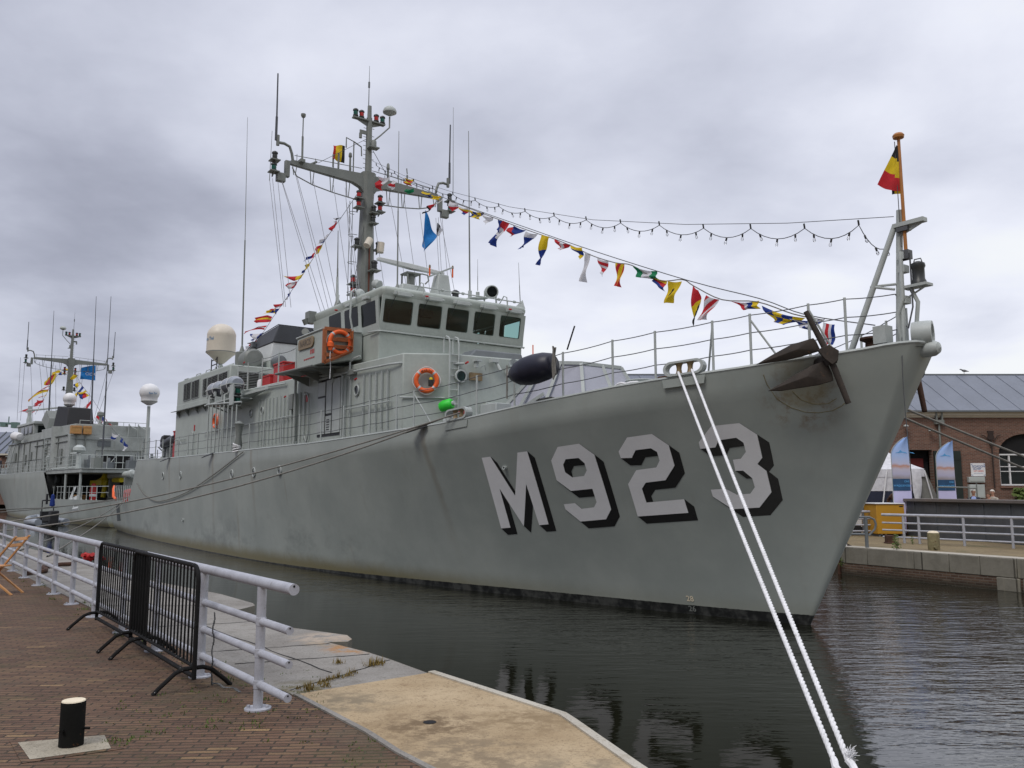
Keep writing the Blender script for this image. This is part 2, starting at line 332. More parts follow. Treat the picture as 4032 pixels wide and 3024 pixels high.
# ------------------------------------------------------------------ mesh builder
class MB:
    def __init__(s): s.v = []; s.f = []; s.mi = []; s.cur = 0; s.T = None
    def add(s, vs, fs):
        o = len(s.v)
        for p in vs:
            p = Vector(p)
            s.v.append(s.T @ p if s.T else p)
        for f in fs: s.f.append([o + i for i in f]); s.mi.append(s.cur)
        return s
    def boxmm(s, a, b):
        x0, y0, z0 = a; x1, y1, z1 = b
        return s.add([(x0, y0, z0), (x1, y0, z0), (x1, y1, z0), (x0, y1, z0), (x0, y0, z1), (x1, y0, z1), (x1, y1, z1), (x0, y1, z1)],
                     [(3, 2, 1, 0), (4, 5, 6, 7), (0, 1, 5, 4), (1, 2, 6, 5), (2, 3, 7, 6), (3, 0, 4, 7)])
    def box(s, c, d): return s.boxmm([c[i] - d[i] / 2 for i in range(3)], [c[i] + d[i] / 2 for i in range(3)])
    def bar(s, p, q, w, h, up=(0, 0, 1)):
        p = Vector(p); q = Vector(q); d = (q - p).normalized(); up = Vector(up)
        if abs(d.dot(up)) > .99: up = Vector((1, 0, 0))
        a = d.cross(up).normalized(); b = a.cross(d)
        vs = [e + a * i * w / 2 + b * j * h / 2 for e in (p, q) for i, j in ((-1, -1), (1, -1), (1, 1), (-1, 1))]
        return s.add(vs, [(3, 2, 1, 0), (4, 5, 6, 7), (0, 1, 5, 4), (1, 2, 6, 5), (2, 3, 7, 6), (3, 0, 4, 7)])
    def path(s, pts, r, n=8, closed=False, cap=True):
        pts = [Vector(p) for p in pts]; N = len(pts)
        rs = r if isinstance(r, (list, tuple)) else [r] * N
        vs = []; pa = None
        for i, p in enumerate(pts):
            if closed: d = pts[(i + 1) % N] - pts[i - 1]
            else: d = pts[min(i + 1, N - 1)] - pts[max(i - 1, 0)]
            d.normalize()
            if pa is None: a = d.orthogonal().normalized()
            else:
                a = pa - d * pa.dot(d); a.normalize()
            pa = a; b = d.cross(a)
            for k in range(n):
                t = 2 * PI * k / n
                vs.append(p + (a * math.cos(t) + b * math.sin(t)) * rs[i])
        fs = []
        for i in range(N if closed else N - 1):
            j = (i + 1) % N
            for k in range(n):
                l = (k + 1) % n
                fs.append((i * n + k, i * n + l, j * n + l, j * n + k))
        if not closed and cap:
            fs.append(tuple(range(n - 1, -1, -1))); fs.append(tuple((N - 1) * n + k for k in range(n)))
        return s.add(vs, fs)
    def tube(s, p, q, r, r1=None, n=8): return s.path([p, q], [r, r if r1 is None else r1], n)
    def lathe(s, prof, c=(0, 0, 0), axis=(0, 0, 1), n=16):
        ax = Vector(axis).normalized(); a = ax.orthogonal().normalized(); b = ax.cross(a); c = Vector(c)
        vs = []; fs = []; m = len(prof)
        for r, h in prof:
            for k in range(n):
                t = 2 * PI * k / n
                vs.append(c + ax * h + (a * math.cos(t) + b * math.sin(t)) * r)
        for i in range(m - 1):
            for k in range(n):
                l = (k + 1) % n
                fs.append((i * n + k, i * n + l, (i + 1) * n + l, (i + 1) * n + k))
        if prof[0][0] > 1e-4: fs.append(tuple(range(n - 1, -1, -1)))
        if prof[-1][0] > 1e-4: fs.append(tuple((m - 1) * n + k for k in range(n)))
        return s.add(vs, fs)
    def sphere(s, c, r, n=12, sc_=(1, 1, 1)):
        c = Vector(c); vs = []; fs = []; m = n // 2
        for i in range(m + 1):
            ph = PI * i / m
            for k in range(n):
                t = 2 * PI * k / n
                vs.append(c + Vector((math.sin(ph) * math.cos(t) * r * sc_[0], math.sin(ph) * math.sin(t) * r * sc_[1], math.cos(ph) * r * sc_[2])))
        for i in range(m):
            for k in range(n):
                l = (k + 1) % n
                fs.append((i * n + k, (i + 1) * n + k, (i + 1) * n + l, i * n + l))
        return s.add(vs, fs)
    def prism(s, poly, d):          # poly: list of 3D points (planar), d: offset vector
        n = len(poly); d = Vector(d)
        vs = [Vector(p) for p in poly] + [Vector(p) + d for p in poly]
        fs = [tuple(range(n - 1, -1, -1)), tuple(range(n, 2 * n))]
        for i in range(n):
            j = (i + 1) % n; fs.append((i, j, n + j, n + i))
        return s.add(vs, fs)
    def loft(s, rings, cap=True, closed=True):
        n = len(rings[0]); vs = [p for r in rings for p in r]; fs = []
        for i in range(len(rings) - 1):
            for k in range(n if closed else n - 1):
                l = (k + 1) % n
                fs.append((i * n + k, i * n + l, (i + 1) * n + l, (i + 1) * n + k))
        if cap: fs.append(tuple(range(n - 1, -1, -1))); fs.append(tuple((len(rings) - 1) * n + k for k in range(n)))
        return s.add(vs, fs)
    def mesh(s, name, mats, smooth=True, ang=38, fix=True):
        me = bpy.data.meshes.new(name); me.from_pydata([tuple(p) for p in s.v], [], s.f)
        if not isinstance(mats, (list, tuple)): mats = [mats]
        for m in mats: me.materials.append(m)
        for p, i in zip(me.polygons, s.mi): p.material_index = i
        if fix:
            bm = bmesh.new(); bm.from_mesh(me)
            bmesh.ops.recalc_face_normals(bm, faces=bm.faces); bm.to_mesh(me); bm.free()
        if smooth:
            for p in me.polygons: p.use_smooth = True
            me.set_sharp_from_angle(angle=R(ang))
        me.update(); return me
    def build(s, name, mats, parent=None, loc=None, smooth=True, bevel=0, ang=38, fix=True):
        o = bpy.data.objects.new(name, s.mesh(name, mats, smooth, ang, fix)); col.objects.link(o)
        if parent: o.parent = parent
        if loc is not None: o.location = loc
        if bevel:
            md = o.modifiers.new('bevel', 'BEVEL'); md.width = bevel; md.segments = 2; md.limit_method = 'ANGLE'; md.angle_limit = R(40)
        return o
def tag(o, label=None, cat=None, group=None, kind=None):
    for k, v in (('label', label), ('category', cat), ('group', group), ('kind', kind)):
        if v: o[k] = v
    return o
def empty(name, mat=None, loc=(0, 0, 0), label=None, cat=None, group=None):
    o = bpy.data.objects.new(name, None); col.objects.link(o); o.empty_display_size = .2
    o.matrix_world = (mat or Matrix.Identity(4)) @ Matrix.Translation(loc)
    return tag(o, label, cat, group)
def place(o, mat, loc=(0, 0, 0)): o.matrix_world = mat @ Matrix.Translation(loc); return o
def copy_tree(o, parent=None):
    c = o.copy(); col.objects.link(c)
    if parent: c.parent = parent; c.matrix_parent_inverse = o.matrix_parent_inverse
    for ch in list(o.children): copy_tree(ch, c)
    return c
def text_data(s, size=1., spacing=1.):
    cu = bpy.data.curves.new('writing', 'FONT'); cu.body = s; cu.size = size; cu.align_x = 'CENTER'; cu.align_y = 'CENTER'
    cu.space_character = spacing; cu.resolution_u = 3; cu.offset = .012 * size
    o = bpy.data.objects.new('writing', cu); col.objects.link(o)
    dg = bpy.context.evaluated_depsgraph_get()
    me = bpy.data.meshes.new_from_object(o.evaluated_get(dg))
    vs = [v.co.copy() for v in me.vertices]; fs = [tuple(p.vertices) for p in me.polygons]
    bpy.data.objects.remove(o); bpy.data.curves.remove(cu); bpy.data.meshes.remove(me)
    return vs, fs
def add_text(mb, s, size, fn, spacing=1.):
    vs, fs = text_data(s, size, spacing)
    mb.add([fn(v.x, v.y) for v in vs], fs); return mb
def pchip(X, V):
    n = len(X); h = [X[i + 1] - X[i] for i in range(n - 1)]; d = [(V[i + 1] - V[i]) / h[i] for i in range(n - 1)]
    m = [d[0]] + [0] * (n - 2) + [d[-1]]
    for i in range(1, n - 1):
        if d[i - 1] * d[i] > 0:
            w1 = 2 * h[i] + h[i - 1]; w2 = h[i] + 2 * h[i - 1]; m[i] = (w1 + w2) / (w1 / d[i - 1] + w2 / d[i])
    def F(t):
        if t <= X[0]: return V[0]
        if t >= X[-1]: return V[-1]
        i = bisect.bisect_right(X, t) - 1; s = (t - X[i]) / h[i]
        return V[i] * (1 + 2 * s) * (1 - s) ** 2 + m[i] * h[i] * s * (1 - s) ** 2 + V[i + 1] * s * s * (3 - 2 * s) + m[i + 1] * h[i] * s * s * (s - 1)
    return F

# ------------------------------------------------------------------ camera, sky, sun
cam = bpy.data.cameras.new('camera'); cam.sensor_width = 36; cam.lens = 29.12; cam.clip_end = 3000; cam.clip_start = .1
camo = bpy.data.objects.new('camera', cam); col.objects.link(camo)
camo.location = (0, 0, 2.72); camo.rotation_euler = (R(97.27), 0, 0); sc.camera = camo
sc.view_settings.view_transform = 'Standard'; sc.view_settings.look = 'None'; sc.view_settings.exposure = 0; sc.cycles.use_denoising = True
SUN_EL, SUN_AZ = 52, 215          # azimuth clockwise from +Y: behind and left of the viewer
w = bpy.data.worlds.new('World'); sc.world = w; w.use_nodes = True
q = NT(w.node_tree); bg = w.node_tree.nodes['Background']
sky = q.n('ShaderNodeTexSky'); sky.sky_type = 'NISHITA'; sky.sun_disc = False
sky.sun_elevation = R(SUN_EL); sky.sun_rotation = R(SUN_AZ); sky.air_density = 1.2; sky.dust_density = 2.5
dr = q.n('ShaderNodeTexCoord').outputs['Generated']
sp = q.n('ShaderNodeSeparateXYZ'); q.l(dr, sp.inputs[0])
den = q.math('ADD', q.math('MAXIMUM', sp.outputs[2], 0.), .22)
cb = q.n('ShaderNodeCombineXYZ')
q.l(q.math('DIVIDE', sp.outputs[0], den), cb.inputs[0]); q.l(q.math('DIVIDE', sp.outputs[1], den), cb.inputs[1]); cb.inputs[2].default_value = 3.7
n1 = q.noise(cb.outputs[0], .75, 3, .5); n2 = q.noise(cb.outputs[0], 1.9, 7, .55)
wv = q.n('ShaderNodeVectorMath', operation='MULTIPLY_ADD')
q.l(q.noise(cb.outputs[0], .8, 3, .5, out=1), wv.inputs[0]); wv.inputs[1].default_value = (.9, .9, 0); q.l(cb.outputs[0], wv.inputs[2])
n3 = q.noise(wv.outputs[0], 1.1, 6, .52)
cl = q.math('ADD', q.math('ADD', q.math('MULTIPLY', n1, .45), q.math('MULTIPLY', n2, .3)), q.math('MULTIPLY', n3, .45))
cl = q.math('ADD', q.math('MULTIPLY', q.math('SUBTRACT', cl, .6), 1.75), .62)
rightw = q.math('MULTIPLY', sp.outputs[0], .38)
cl = q.math('ADD', cl, rightw)
lowb = q.ramp(sp.outputs[2], .42, .02, -.04, .08)
cl = q.math('ADD', cl, lowb)
cr = q.n('ShaderNodeValToRGB'); q.l(cl, cr.inputs[0]); cr.color_ramp.interpolation = 'B_SPLINE'
el = cr.color_ramp.elements
st = [(.20, (.315, .33, .41)), (.36, (.44, .46, .56)), (.50, (.60, .625, .735)), (.66, (.76, .785, .90)), (.84, (.96, .98, 1.07))]
while len(el) < len(st): el.new(.5)
for i, (p, c) in enumerate(st): el[i].position = p; el[i].color = (*c, 1)
zen = q.ramp(sp.outputs[2], .56, .95, 1., 1.75)          # an overcast sky is brightest overhead
cc = q.mix(1., cr.outputs[0], (1, 1, 1), 'MULTIPLY')
mu = q.n('ShaderNodeVectorMath', operation='SCALE'); q.l(cr.outputs[0], mu.inputs[0]); back = q.math('MULTIPLY', q.ramp(sp.outputs[1], .25, -.35), q.ramp(sp.outputs[2], .62, .12))      # added dimming of the unseen low sky behind the viewer, darkens the bow flare
zen = q.math('MULTIPLY', zen, q.math('SUBTRACT', 1., q.math('MULTIPLY', back, .72)))
q.l(q.math('MULTIPLY', zen, 10.), mu.inputs[3])
sk = q.n('ShaderNodeVectorMath', operation='SCALE'); q.l(sky.outputs[0], sk.inputs[0]); sk.inputs[3].default_value = 1.
res = q.mix(.93, sk.outputs[0], mu.outputs[0])
q.l(res, bg.inputs[0]); bg.inputs[1].default_value = .1
su = bpy.data.lights.new('sun', 'SUN'); su.energy = 1.45; su.angle = R(22); su.color = (1, .95, .88)
so = bpy.data.objects.new('sun', su); col.objects.link(so)
az = R(SUN_AZ); e_ = R(SUN_EL)
sd = Vector((math.sin(az) * math.cos(e_), math.cos(az) * math.cos(e_), math.sin(e_)))
so.rotation_euler = (-sd).to_track_quat('-Z', 'Y').to_euler(); so.location = (0, 0, 60)

# ------------------------------------------------------------------ water, quays, ground
def sheet(name, poly, z, mat, kind='structure'):
    mb = MB(); mb.add([(x, y, z) for x, y in poly], [tuple(range(len(poly)))])
    o = mb.build(name, mat, smooth=False, fix=False)
    if o.data.polygons[0].normal.z < 0: o.data.flip_normals()
    return tag(o, kind=kind)
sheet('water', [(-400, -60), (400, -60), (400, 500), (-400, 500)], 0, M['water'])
def wallstrip(mb, pts, z0, z1):
    for a, b in zip(pts, pts[1:]):
        mb.add([(*a, z0), (*b, z0), (*b, z1), (*a, z1)], [(0, 1, 2, 3)])
edge = [(-70, 95.6), (-26, 39.8), (-14.64, 25.33), (-6.73, 15.97), (-4.82, 14.05), (-3.95, 12.95), (-3.84, 12.70), (-3.88, 12.45), (-4.0, 12.0), (-2.93, 10.80), (-1.96, 10.15), (-1.85, 9.88), (-1.87, 9.72), (-2.09, 9.69), (-1.53, 9.10), (-1.24, 8.73), (-.79, 8.09)]
sandedge = [(-.79, 8.09), (.36, 6.6), (.41, 6.45), (.74, 5.42), (.98, 4.72)]
seam = [(-70, 90.6), (-26, 36.7), (-9.63, 16.78), (-5.56, 11.70), (-1.84, 7.25)]
sandin = [(-1.84, 7.25), (-1.05, 6.16), (-.77, 5.71), (-.45, 5.28), (.05, 4.4), (.05, 3.9)]
sheet('quay_pavement', seam + sandin[1:] + [(0.05, -60), (-140, -60), (-140, 90.6)], 1.0, M['pavers'])
sheet('quay_edge', [p for p in seam] + edge[::-1], 1.004, M['stone'])
sheet('quay_apron', sandin[:1] + sandedge + [(2.0, 4.62), (60, 4.4), (60, -60), (.05, -60)] + sandin[1:][::-1], 1.008, M['sand'])
mb = MB(); wallstrip(mb, edge + sandedge[1:] + [(2.0, 4.62), (60, 4.4)], -2, 1.006); tag(mb.build('quay_face', M['quayblocks'], smooth=False), kind='structure')
# pale kerb strip that frames the sandy slab
def strip(name, line, wd, z, mat, h=.03):
    mb = MB()
    L = [Vector((*p, 0)) for p in line]; n = len(L); inn = []
    for i, p in enumerate(L):
        d = (L[min(i + 1, n - 1)] - L[max(i - 1, 0)]).normalized(); inn.append(p + Vector((d.y, -d.x, 0)) * wd)
    for i in range(n - 1):
        mb.prism([(L[i].x, L[i].y, z), (L[i + 1].x, L[i + 1].y, z), (inn[i + 1].x, inn[i + 1].y, z), (inn[i].x, inn[i].y, z)], (0, 0, h))
    return tag(mb.build(name, mat, smooth=False), kind='structure')
strip('quay_kerb', sandedge, -.07, .99, M['coping'], .032)
strip('slab_kerb', sandin, -.045, .99, M['stone'], .024)
# joints between the stone slabs: narrow gaps filled with dirt
mb = MB()
def joint(a, b, wd=.02, z=1.0075, j=.02, n=10):
    a = Vector((*a, z)); b = Vector((*b, z)); d = (b - a).normalized(); s = Vector((-d.y, d.x, 0)); pr = None
    for i in range(n + 1):
        p = a.lerp(b, i / n) + s * random.uniform(-j, j) * (0 if i in (0, n) else 1); ww = wd * random.uniform(.5, 1.3)
        cur = (p + s * ww / 2, p - s * ww / 2)
        if pr: mb.add([pr[0], pr[1], cur[1], cur[0]], [(0, 1, 2, 3)])
        pr = cur
joint((-1.91, 7.41), (-1.24, 8.70), .022, j=.03)
joint((-3.3, 9.1), (-2.05, 9.6)); joint((-4.6, 10.7), (-3.0, 11.3)); joint((-2.75, 8.5), (-1.5, 9.0)); joint((-6.2, 12.6), (-4.5, 12.7)); joint((-7.6, 14.4), (-6.0, 14.8)); joint((-9.4, 16.7), (-7.8, 17.2))
joint((-5.2, 12.4), (-1.7, 8.1), .016, n=24, j=.015); joint((-12, 21.1), (-5.2, 12.5), .02, n=30, j=.02)
tag(mb.build('slab_joints', M['dark'], smooth=False), kind='structure')
mb = MB(); mb.lathe([(.0, 0), (.045, .001), (.05, .0025)], (-.61, 6.41, 1.009), n=14); tag(mb.build('slab_hole', M['dark']), kind='structure')
# far side of the dock
FA = Vector((10.72, 27.5, 0)); FD = Vector((.505, -.863, 0)); FN = Vector((.863, .505, 0))
def FP(s, o=0, z=0): p = FA + FD * s + FN * o; return (p.x, p.y, z)
def fsheet(name, s0, s1, o0, o1, z, mat):
    return sheet(name, [FP(s0, o0)[:2], FP(s1, o0)[:2], FP(s1, o1)[:2], FP(s0, o1)[:2]], z, mat)
fsheet('far_quay_edge', 0, 40, 0, .62, .884, M['coping'])
mb = MB()
for s0, s1 in [(0, 1.0), (1.0, 2.6), (2.6, 3.7), (3.7, 4.6), (4.6, 5.6), (5.6, 7.4), (7.4, 9), (9, 11), (11, 13), (13, 16), (16, 40)]:
    mb.prism([FP(s0 + .006, -.02, .36), FP(s1 - .006, -.02, .36), FP(s1 - .006, -.02, .876), FP(s0 + .006, -.02, .876)], FN * .3)
tag(mb.build('far_quay_coping', M['quayblocks'], bevel=.02), kind='structure')
mb = MB(); mb.T = Matrix.Rotation(math.atan2(FD.y, FD.x), 4, 'Z'); mb.boxmm((0, 0, -2), (40, .3, .37)); mb.T = None
o = mb.build('far_quay_wall', M['wetbrick'], smooth=False)
# rotate object so that brick rows follow the wall
o.data.transform(Matrix.Rotation(-math.atan2(FD.y, FD.x), 4, 'Z')); o.rotation_euler[2] = math.atan2(FD.y, FD.x); o.location = FA; tag(o, kind='structure')
mb = MB()
for s in (5.05, 5.75): mb.prism([FP(s, -.05, -.5), FP(s + .62, -.05, -.5), FP(s + .62, -.05, .352), FP(s, -.05, .352)], FN * .25)
tag(mb.build('far_quay_pier', M['quayblocks'], bevel=.02), kind='structure')
sheet('far_ground', [FP(0, .6)[:2], FP(40, .6)[:2], (200, -20), (400, 400), (-400, 480), (-400, 140), (-90, 122), (-48, 140), FP(-92, 4)[:2], FP(-10, 4)[:2], FP(-2, 2.6)[:2]], .88, M['earth'])
mb = MB(); wallstrip(mb, [FP(0, .0)[:2], FP(0, .6)[:2], FP(-2, 2.6)[:2], FP(-10, 4)[:2], FP(-92, 4)[:2], (-48, 140), (-90, 122), (-400, 140)], -2, .875); tag(mb.build('dock_face', M['wetbrick'], smooth=False), kind='structure')
mb = MB(); mb.prism([FP(-.1, -.05, -.2), FP(-.02, -.05, -.2), FP(-.02, -.05, .86), FP(-.1, -.05, .86)], FN * .4)
tag(mb.build('rubbing_plate', M['rust']), 'rusty iron plate on the corner of the far quay by the bow', 'iron plate')

# ------------------------------------------------------------------ weeds and moss
def tuft(name, spots, label, mat, n=26, h=.07, spread=.07):
    mb = MB()
    for (x, y, z, k) in spots:
        for _ in range(int(n * k)):
            a = random.uniform(0, 2 * PI); rr = random.uniform(0, spread * k); px, py = x + rr * math.cos(a), y + rr * math.sin(a)
            hh = h * random.uniform(.35, 1.) * min(k, 1.2); a2 = random.uniform(0, 2 * PI); ww = .006
            dx, dy = math.cos(a2), math.sin(a2); lean = random.uniform(0, .7) * hh
            mb.add([(px - dy * ww, py + dx * ww, z), (px + dy * ww, py - dx * ww, z), (px + dx * lean, py + dy * lean, z + hh)], [(0, 1, 2)])
    return tag(mb.build(name, mat, smooth=False, fix=False), kind='stuff')
sp_ = []
for t in [i / 60 for i in range(61)]:
    x = -9.6 + t * 7.85; y = 16.7 + t * (7.2 - 16.7)
    if random.random() < .8: sp_.append((x + random.uniform(-.3, .12), y + random.uniform(-.35, .05), 1.0, random.uniform(.3, 1.1)))
for _ in range(90): sp_.append((random.uniform(-3.2, -1.5), random.uniform(6.3, 8.2), 1.0, random.uniform(.15, .5)))
for _ in range(46): sp_.append((random.uniform(-2.7, -1.3), random.uniform(5.9, 7.4), 1.0, random.uniform(.2, .7)))
for _ in range(14): sp_.append((random.uniform(-1.2, -.6), random.uniform(5.3, 6.1), 1.0, random.uniform(.2, .55)))
for _ in range(10): sp_.append((-2.72 + random.uniform(-.06, .08), 5.95 + random.uniform(-.1, .1), 1.0, random.uniform(.3, .7)))
tuft('grass', sp_, '', M['leaf'], 14, .05, .10)
sp_ = [(-1.84 + .32 * t + random.uniform(-.03, .03), 7.45 + .52 * t + random.uniform(-.03, .03), 1.012, random.uniform(.4, 1.0)) for t in [i / 9 for i in range(10)]]
sp_ += [(-1.36, 8.40, 1.012, 1.6), (-1.33, 8.46, 1.012, 1.3), (-1.72, 8.5, 1.012, .9), (-1.75, 7.37, 1.012, .9), (-1.62, 7.52, 1.012, .8), (-1.5, 8.05, 1.012, .8)]
tuft('dry_grass', sp_, '', M['leafdry'], 34, .075, .07)
def weed(loc, h, n, label, dup=None):
    mb = MB()
    for _ in range(n):
        a = random.uniform(0, 2 * PI); tt = random.uniform(.1, 1); r_ = h * .3 * random.uniform(.1, 1) * (1.1 - tt * .6)
        c = Vector((math.cos(a) * r_, math.sin(a) * r_, tt * h)); s = h * random.uniform(.05, .11)
        u = Vector((random.uniform(-1, 1), random.uniform(-1, 1), random.uniform(-.5, .8))).normalized(); v = u.orthogonal().normalized()
        mb.add([c - u * s, c + v * s * .5, c + u * s, c - v * s * .5], [(0, 1, 2, 3)])
    for _ in range(5):
        a = random.uniform(0, 2 * PI); mb.tube((0, 0, 0), (math.cos(a) * h * .15, math.sin(a) * h * .15, h * .8), .006, .002, 4)
    o = mb.build('weed', M['leaf'], smooth=False, fix=False, loc=loc)
    return tag(o, label, 'plant')
weed(FP(.95 + .9, .28, .845), .5, 90, 'leafy weed growing on the far quay edge beside the grey post')
weed((13.6, 28.6, .88), .28, 60, 'low green weed at the foot of the far railing')
weed(FP(.1, -.12, .25), .3, 50, 'small weed growing from the far quay wall beside the rusty plate')
weed((25.2, 41.4, .88), 1.9, 420, 'bushy plant against the brick hall left of the arched window')

# ------------------------------------------------------------------ near quay furniture
rd = Vector((-3.69, 4.78, 0)).normalized()
rail = empty('quay_railing', loc=(-2.01, 6.82, 1.0), label='grey white tubular railing with four rails along the near quay', cat='railing')
def rp(s, z): return (rd.x * s, rd.y * s, z)
posts = [0, 1.445, 3.0, 4.465, 6.03, 7.61, 9.15, 10.75, 12.4, 14.1, 15.8, 17.5, 19.2, 20.9]
ps = MB(); ps.tube((0, 0, 0), (0, 0, .945), .037, n=14); ps.lathe([(.001, .012), (.105, .012), (.105, 0), (.001, 0)], n=20)
for a in (0, PI): ps.lathe([(.014, .012), (.014, .03), (.001, .034)], (.075 * math.cos(a), .075 * math.sin(a), 0), n=8)
for z in (.19, .43, .675): ps.lathe([(.036, -.034), (.041, -.03), (.041, .03), (.036, .034)], (0, 0, z), n=14)
pm = ps.mesh('post', M['rail'])
for s in posts:
    o = bpy.data.objects.new('post', pm); col.objects.link(o); o.parent = rail; o.location = rp(s, 0)
for z, r in ((.98, .043), (.675, .031), (.43, .031), (.19, .031)):
    mb = MB(); e0 = -.63 if z > .9 else -.58
    a = e0
    for b in (2.05, 3.95, 6.75, 10.0, 15.5, 21.5):
        mb.tube(rp(a, z), rp(b - .012, z), r, n=16); mb.tube(rp(b - .014, z), rp(b + .002, z), r * .93, n=12); a = b
    o = mb.build('rail', M['rail'], rail)
    hb = MB(); c = Vector(rp(e0 - .001, z + r * .55)); hb.lathe([(.0001, .001), (r * .22, .001), (r * .22, 0)], c, -rd, 10)
    hb.build('vent_hole', M['dark'], o)

M['chipped'] = paint('chipped black paint', (.013, .013, .013), .7, .3, 5, spots=((.48, .48, .47), 16, .635))
def barrier_mesh():
    L, H = 2.32, 1.05
    fr = MB(); rr = .02
    def arc(cx, cz, a0, a1, r_=.13): return [(cx + r_ * math.cos(a0 + (a1 - a0) * i / 6), 0, cz + r_ * math.sin(a0 + (a1 - a0) * i / 6)) for i in range(7)]
    fr.path([(-L / 2, 0, .09)] + arc(-L / 2 + .13, H - .13, PI, PI / 2) + arc(L / 2 - .13, H - .13, PI / 2, 0) + [(L / 2, 0, .09)], rr, 10)
    fr.tube((-L / 2, 0, .2), (L / 2, 0, .2), .016, n=8); fr.tube((-L / 2, 0, .115), (L / 2, 0, .115), rr, n=10)
    fr.tube((-L / 2 - .03, 0, .55), (-L / 2, 0, .55), .012, n=6)
    ft = MB(); ft.path([(0, -.33, .0), (0, -.28, .05), (0, -.15, .16), (0, -.08, .185), (0, .08, .185), (0, .15, .16), (0, .28, .05), (0, .33, 0)], .0195, 8)
    br = MB(); br.bar((0, 0, .2), (0, 0, H - .01), .014, .014)
    return L, fr.mesh('frame', M['chipped']), ft.mesh('foot', M['chipped']), br.mesh('bar', M['barrier'], smooth=False)
BL, bf, bft, bbr = barrier_mesh()
def barrier(loc, ang, label):
    t = empty('crowd_barrier', Matrix.Translation(loc) @ Matrix.Rotation(ang, 4, 'Z'), label=label, cat='barrier', group='black crowd barriers along the railing')
    def add(n, me, l):
        o = bpy.data.objects.new(n, me); col.objects.link(o); o.parent = t; o.location = l
    add('frame', bf, (0, 0, 0))
    for x in (-1, 1): add('foot', bft, (x * (BL / 2 - .02), 0, 0))
    for i in range(20): add('bar', bbr, (-BL / 2 + BL * (i + 1) / 21, 0, 0))
ba = math.atan2(1.99, -1.5)
barrier((-3.45, 8.355, 1.0), ba, 'black crowd barrier with chipped paint nearest the railing end')
barrier((-4.53, 9.81, 1.0), ba + .01, 'black crowd barrier further back, half hidden behind the nearer one')
mb = MB(); cp_ = [Vector((-2.66 + .006 * math.sin(i * .7), 7.60 + .006 * math.cos(i * .5), 1.62 - .02 * i)) for i in range(31)] + [Vector((-2.64 + .03 * i, 7.60 - .025 * i + .03 * math.sin(i), 1.02)) for i in range(12)]
for i in range(len(cp_) * 2):
    p = cp_[i // 2]; q_ = cp_[min(i // 2 + 1, len(cp_) - 1)]; c_ = p.lerp(q_, .5 * (i % 2)); mb.lathe([(.003, -.014), (.006, -.008), (.006, .008), (.003, .014)], c_, (random.uniform(-.4, .4), random.uniform(-.4, .4), 1) if i < 62 else (1, random.uniform(-1, 1), .1), 6)
tag(mb.build('chain', M['wire']), 'thin steel chain hanging from the railing beside the near barrier', 'chain')

mb = MB(); mb.path([(-9.75 + .18 * math.sin(i * .9) - .05 * i, 17.0 + i * .27, 1.05 + .012 * (i % 2)) for i in range(9)], .045, 7); tag(mb.build('old_hawser', M['rust']), 'dark frayed hawser lying on the quay stones behind the railing', 'rope')
mb = MB()
for i in range(9): mb.tube((-10.2 + random.uniform(-.3, .3), 20.5 + random.uniform(-.25, .25), 1.04), (-10.2 + random.uniform(-.3, .3), 20.5 + random.uniform(-.25, .25), 1.16), .05, n=6)
tag(mb.build('red_net', M['red']), 'small red net heap lying on the quay stones behind the railing', 'net')
for k_ in ('bollard', 'barrier', 'chipped'): M[k_].node_tree.nodes['Principled BSDF'].inputs['Specular IOR Level'].default_value = .15
bo = empty('mooring_bollard', loc=(-2.985, 5.87, 1.0), label='short black bollard with pale top set in a concrete pad', cat='bollard')
mb = MB(); mb.lathe([(.078, .0), (.078, .285), (.074, .293), (.0, .293)], n=28); mb.tube((.07, 0, .115), (.12, 0, .115), .0085, n=8); mb.tube((-.02, -.075, .12), (-.02, -.1, .12), .011, n=8); mb.build('post', M['bollard'], bo)
mb = MB(); mb.lathe([(.0755, .2925), (.072, .299), (.0, .3)], n=28); mb.build('cap', M['bollardtop'], bo)
mb = MB(); mb.add([(x, y, 1.006) for x, y in [(-3.38, 5.93), (-3.09, 5.57), (-2.68, 5.80), (-2.87, 6.10)]], [(0, 1, 2, 3)]); tag(mb.build('bollard_pad', M['pad'], smooth=False, fix=False), kind='structure')
mb = MB(); pc = [(-3.46, 5.97), (-3.10, 5.50), (-2.59, 5.80), (-2.87, 6.20)]; pi = [(-3.38, 5.93), (-3.09, 5.57), (-2.68, 5.80), (-2.87, 6.10)]
for i in range(4):
    j = (i + 1) % 4; mb.add([(*pc[i], 1.004), (*pc[j], 1.004), (*pi[j], 1.004), (*pi[i], 1.004)], [(0, 1, 2, 3)])
tag(mb.build('pad_border', M['pavers'], smooth=False, fix=False), kind='structure')

ch = empty('folding_chair', loc=(-8.62, 14.1, 1.0), label='wooden folding chair standing on the quay in front of the railing', cat='chair')
for y in (-.19, .19):
    mb = MB(); mb.bar((-.33, y, 0), (.42, y, .95), .022, .042, (0, 1, 0)); mb.build('back_leg', M['pine'], ch)
    mb = MB(); mb.bar((.40, y * .86, 0), (-.20, y * .86, .46), .022, .042, (0, 1, 0)); mb.build('front_leg', M['pine'], ch)
mb = MB()
for i in range(6): mb.boxmm((-.24 + i * .07, -.17, .445), (-.18 + i * .07, .17, .465))
mb.build('seat', M['pine'], ch)
mb = MB()
for t in (.84, .95): mb.bar((-.33 + .75 * t, -.19, .95 * t), (-.33 + .75 * t, .19, .95 * t), .012, .06, (-.6, 0, .75))
mb.build('backrest', M['pine'], ch)

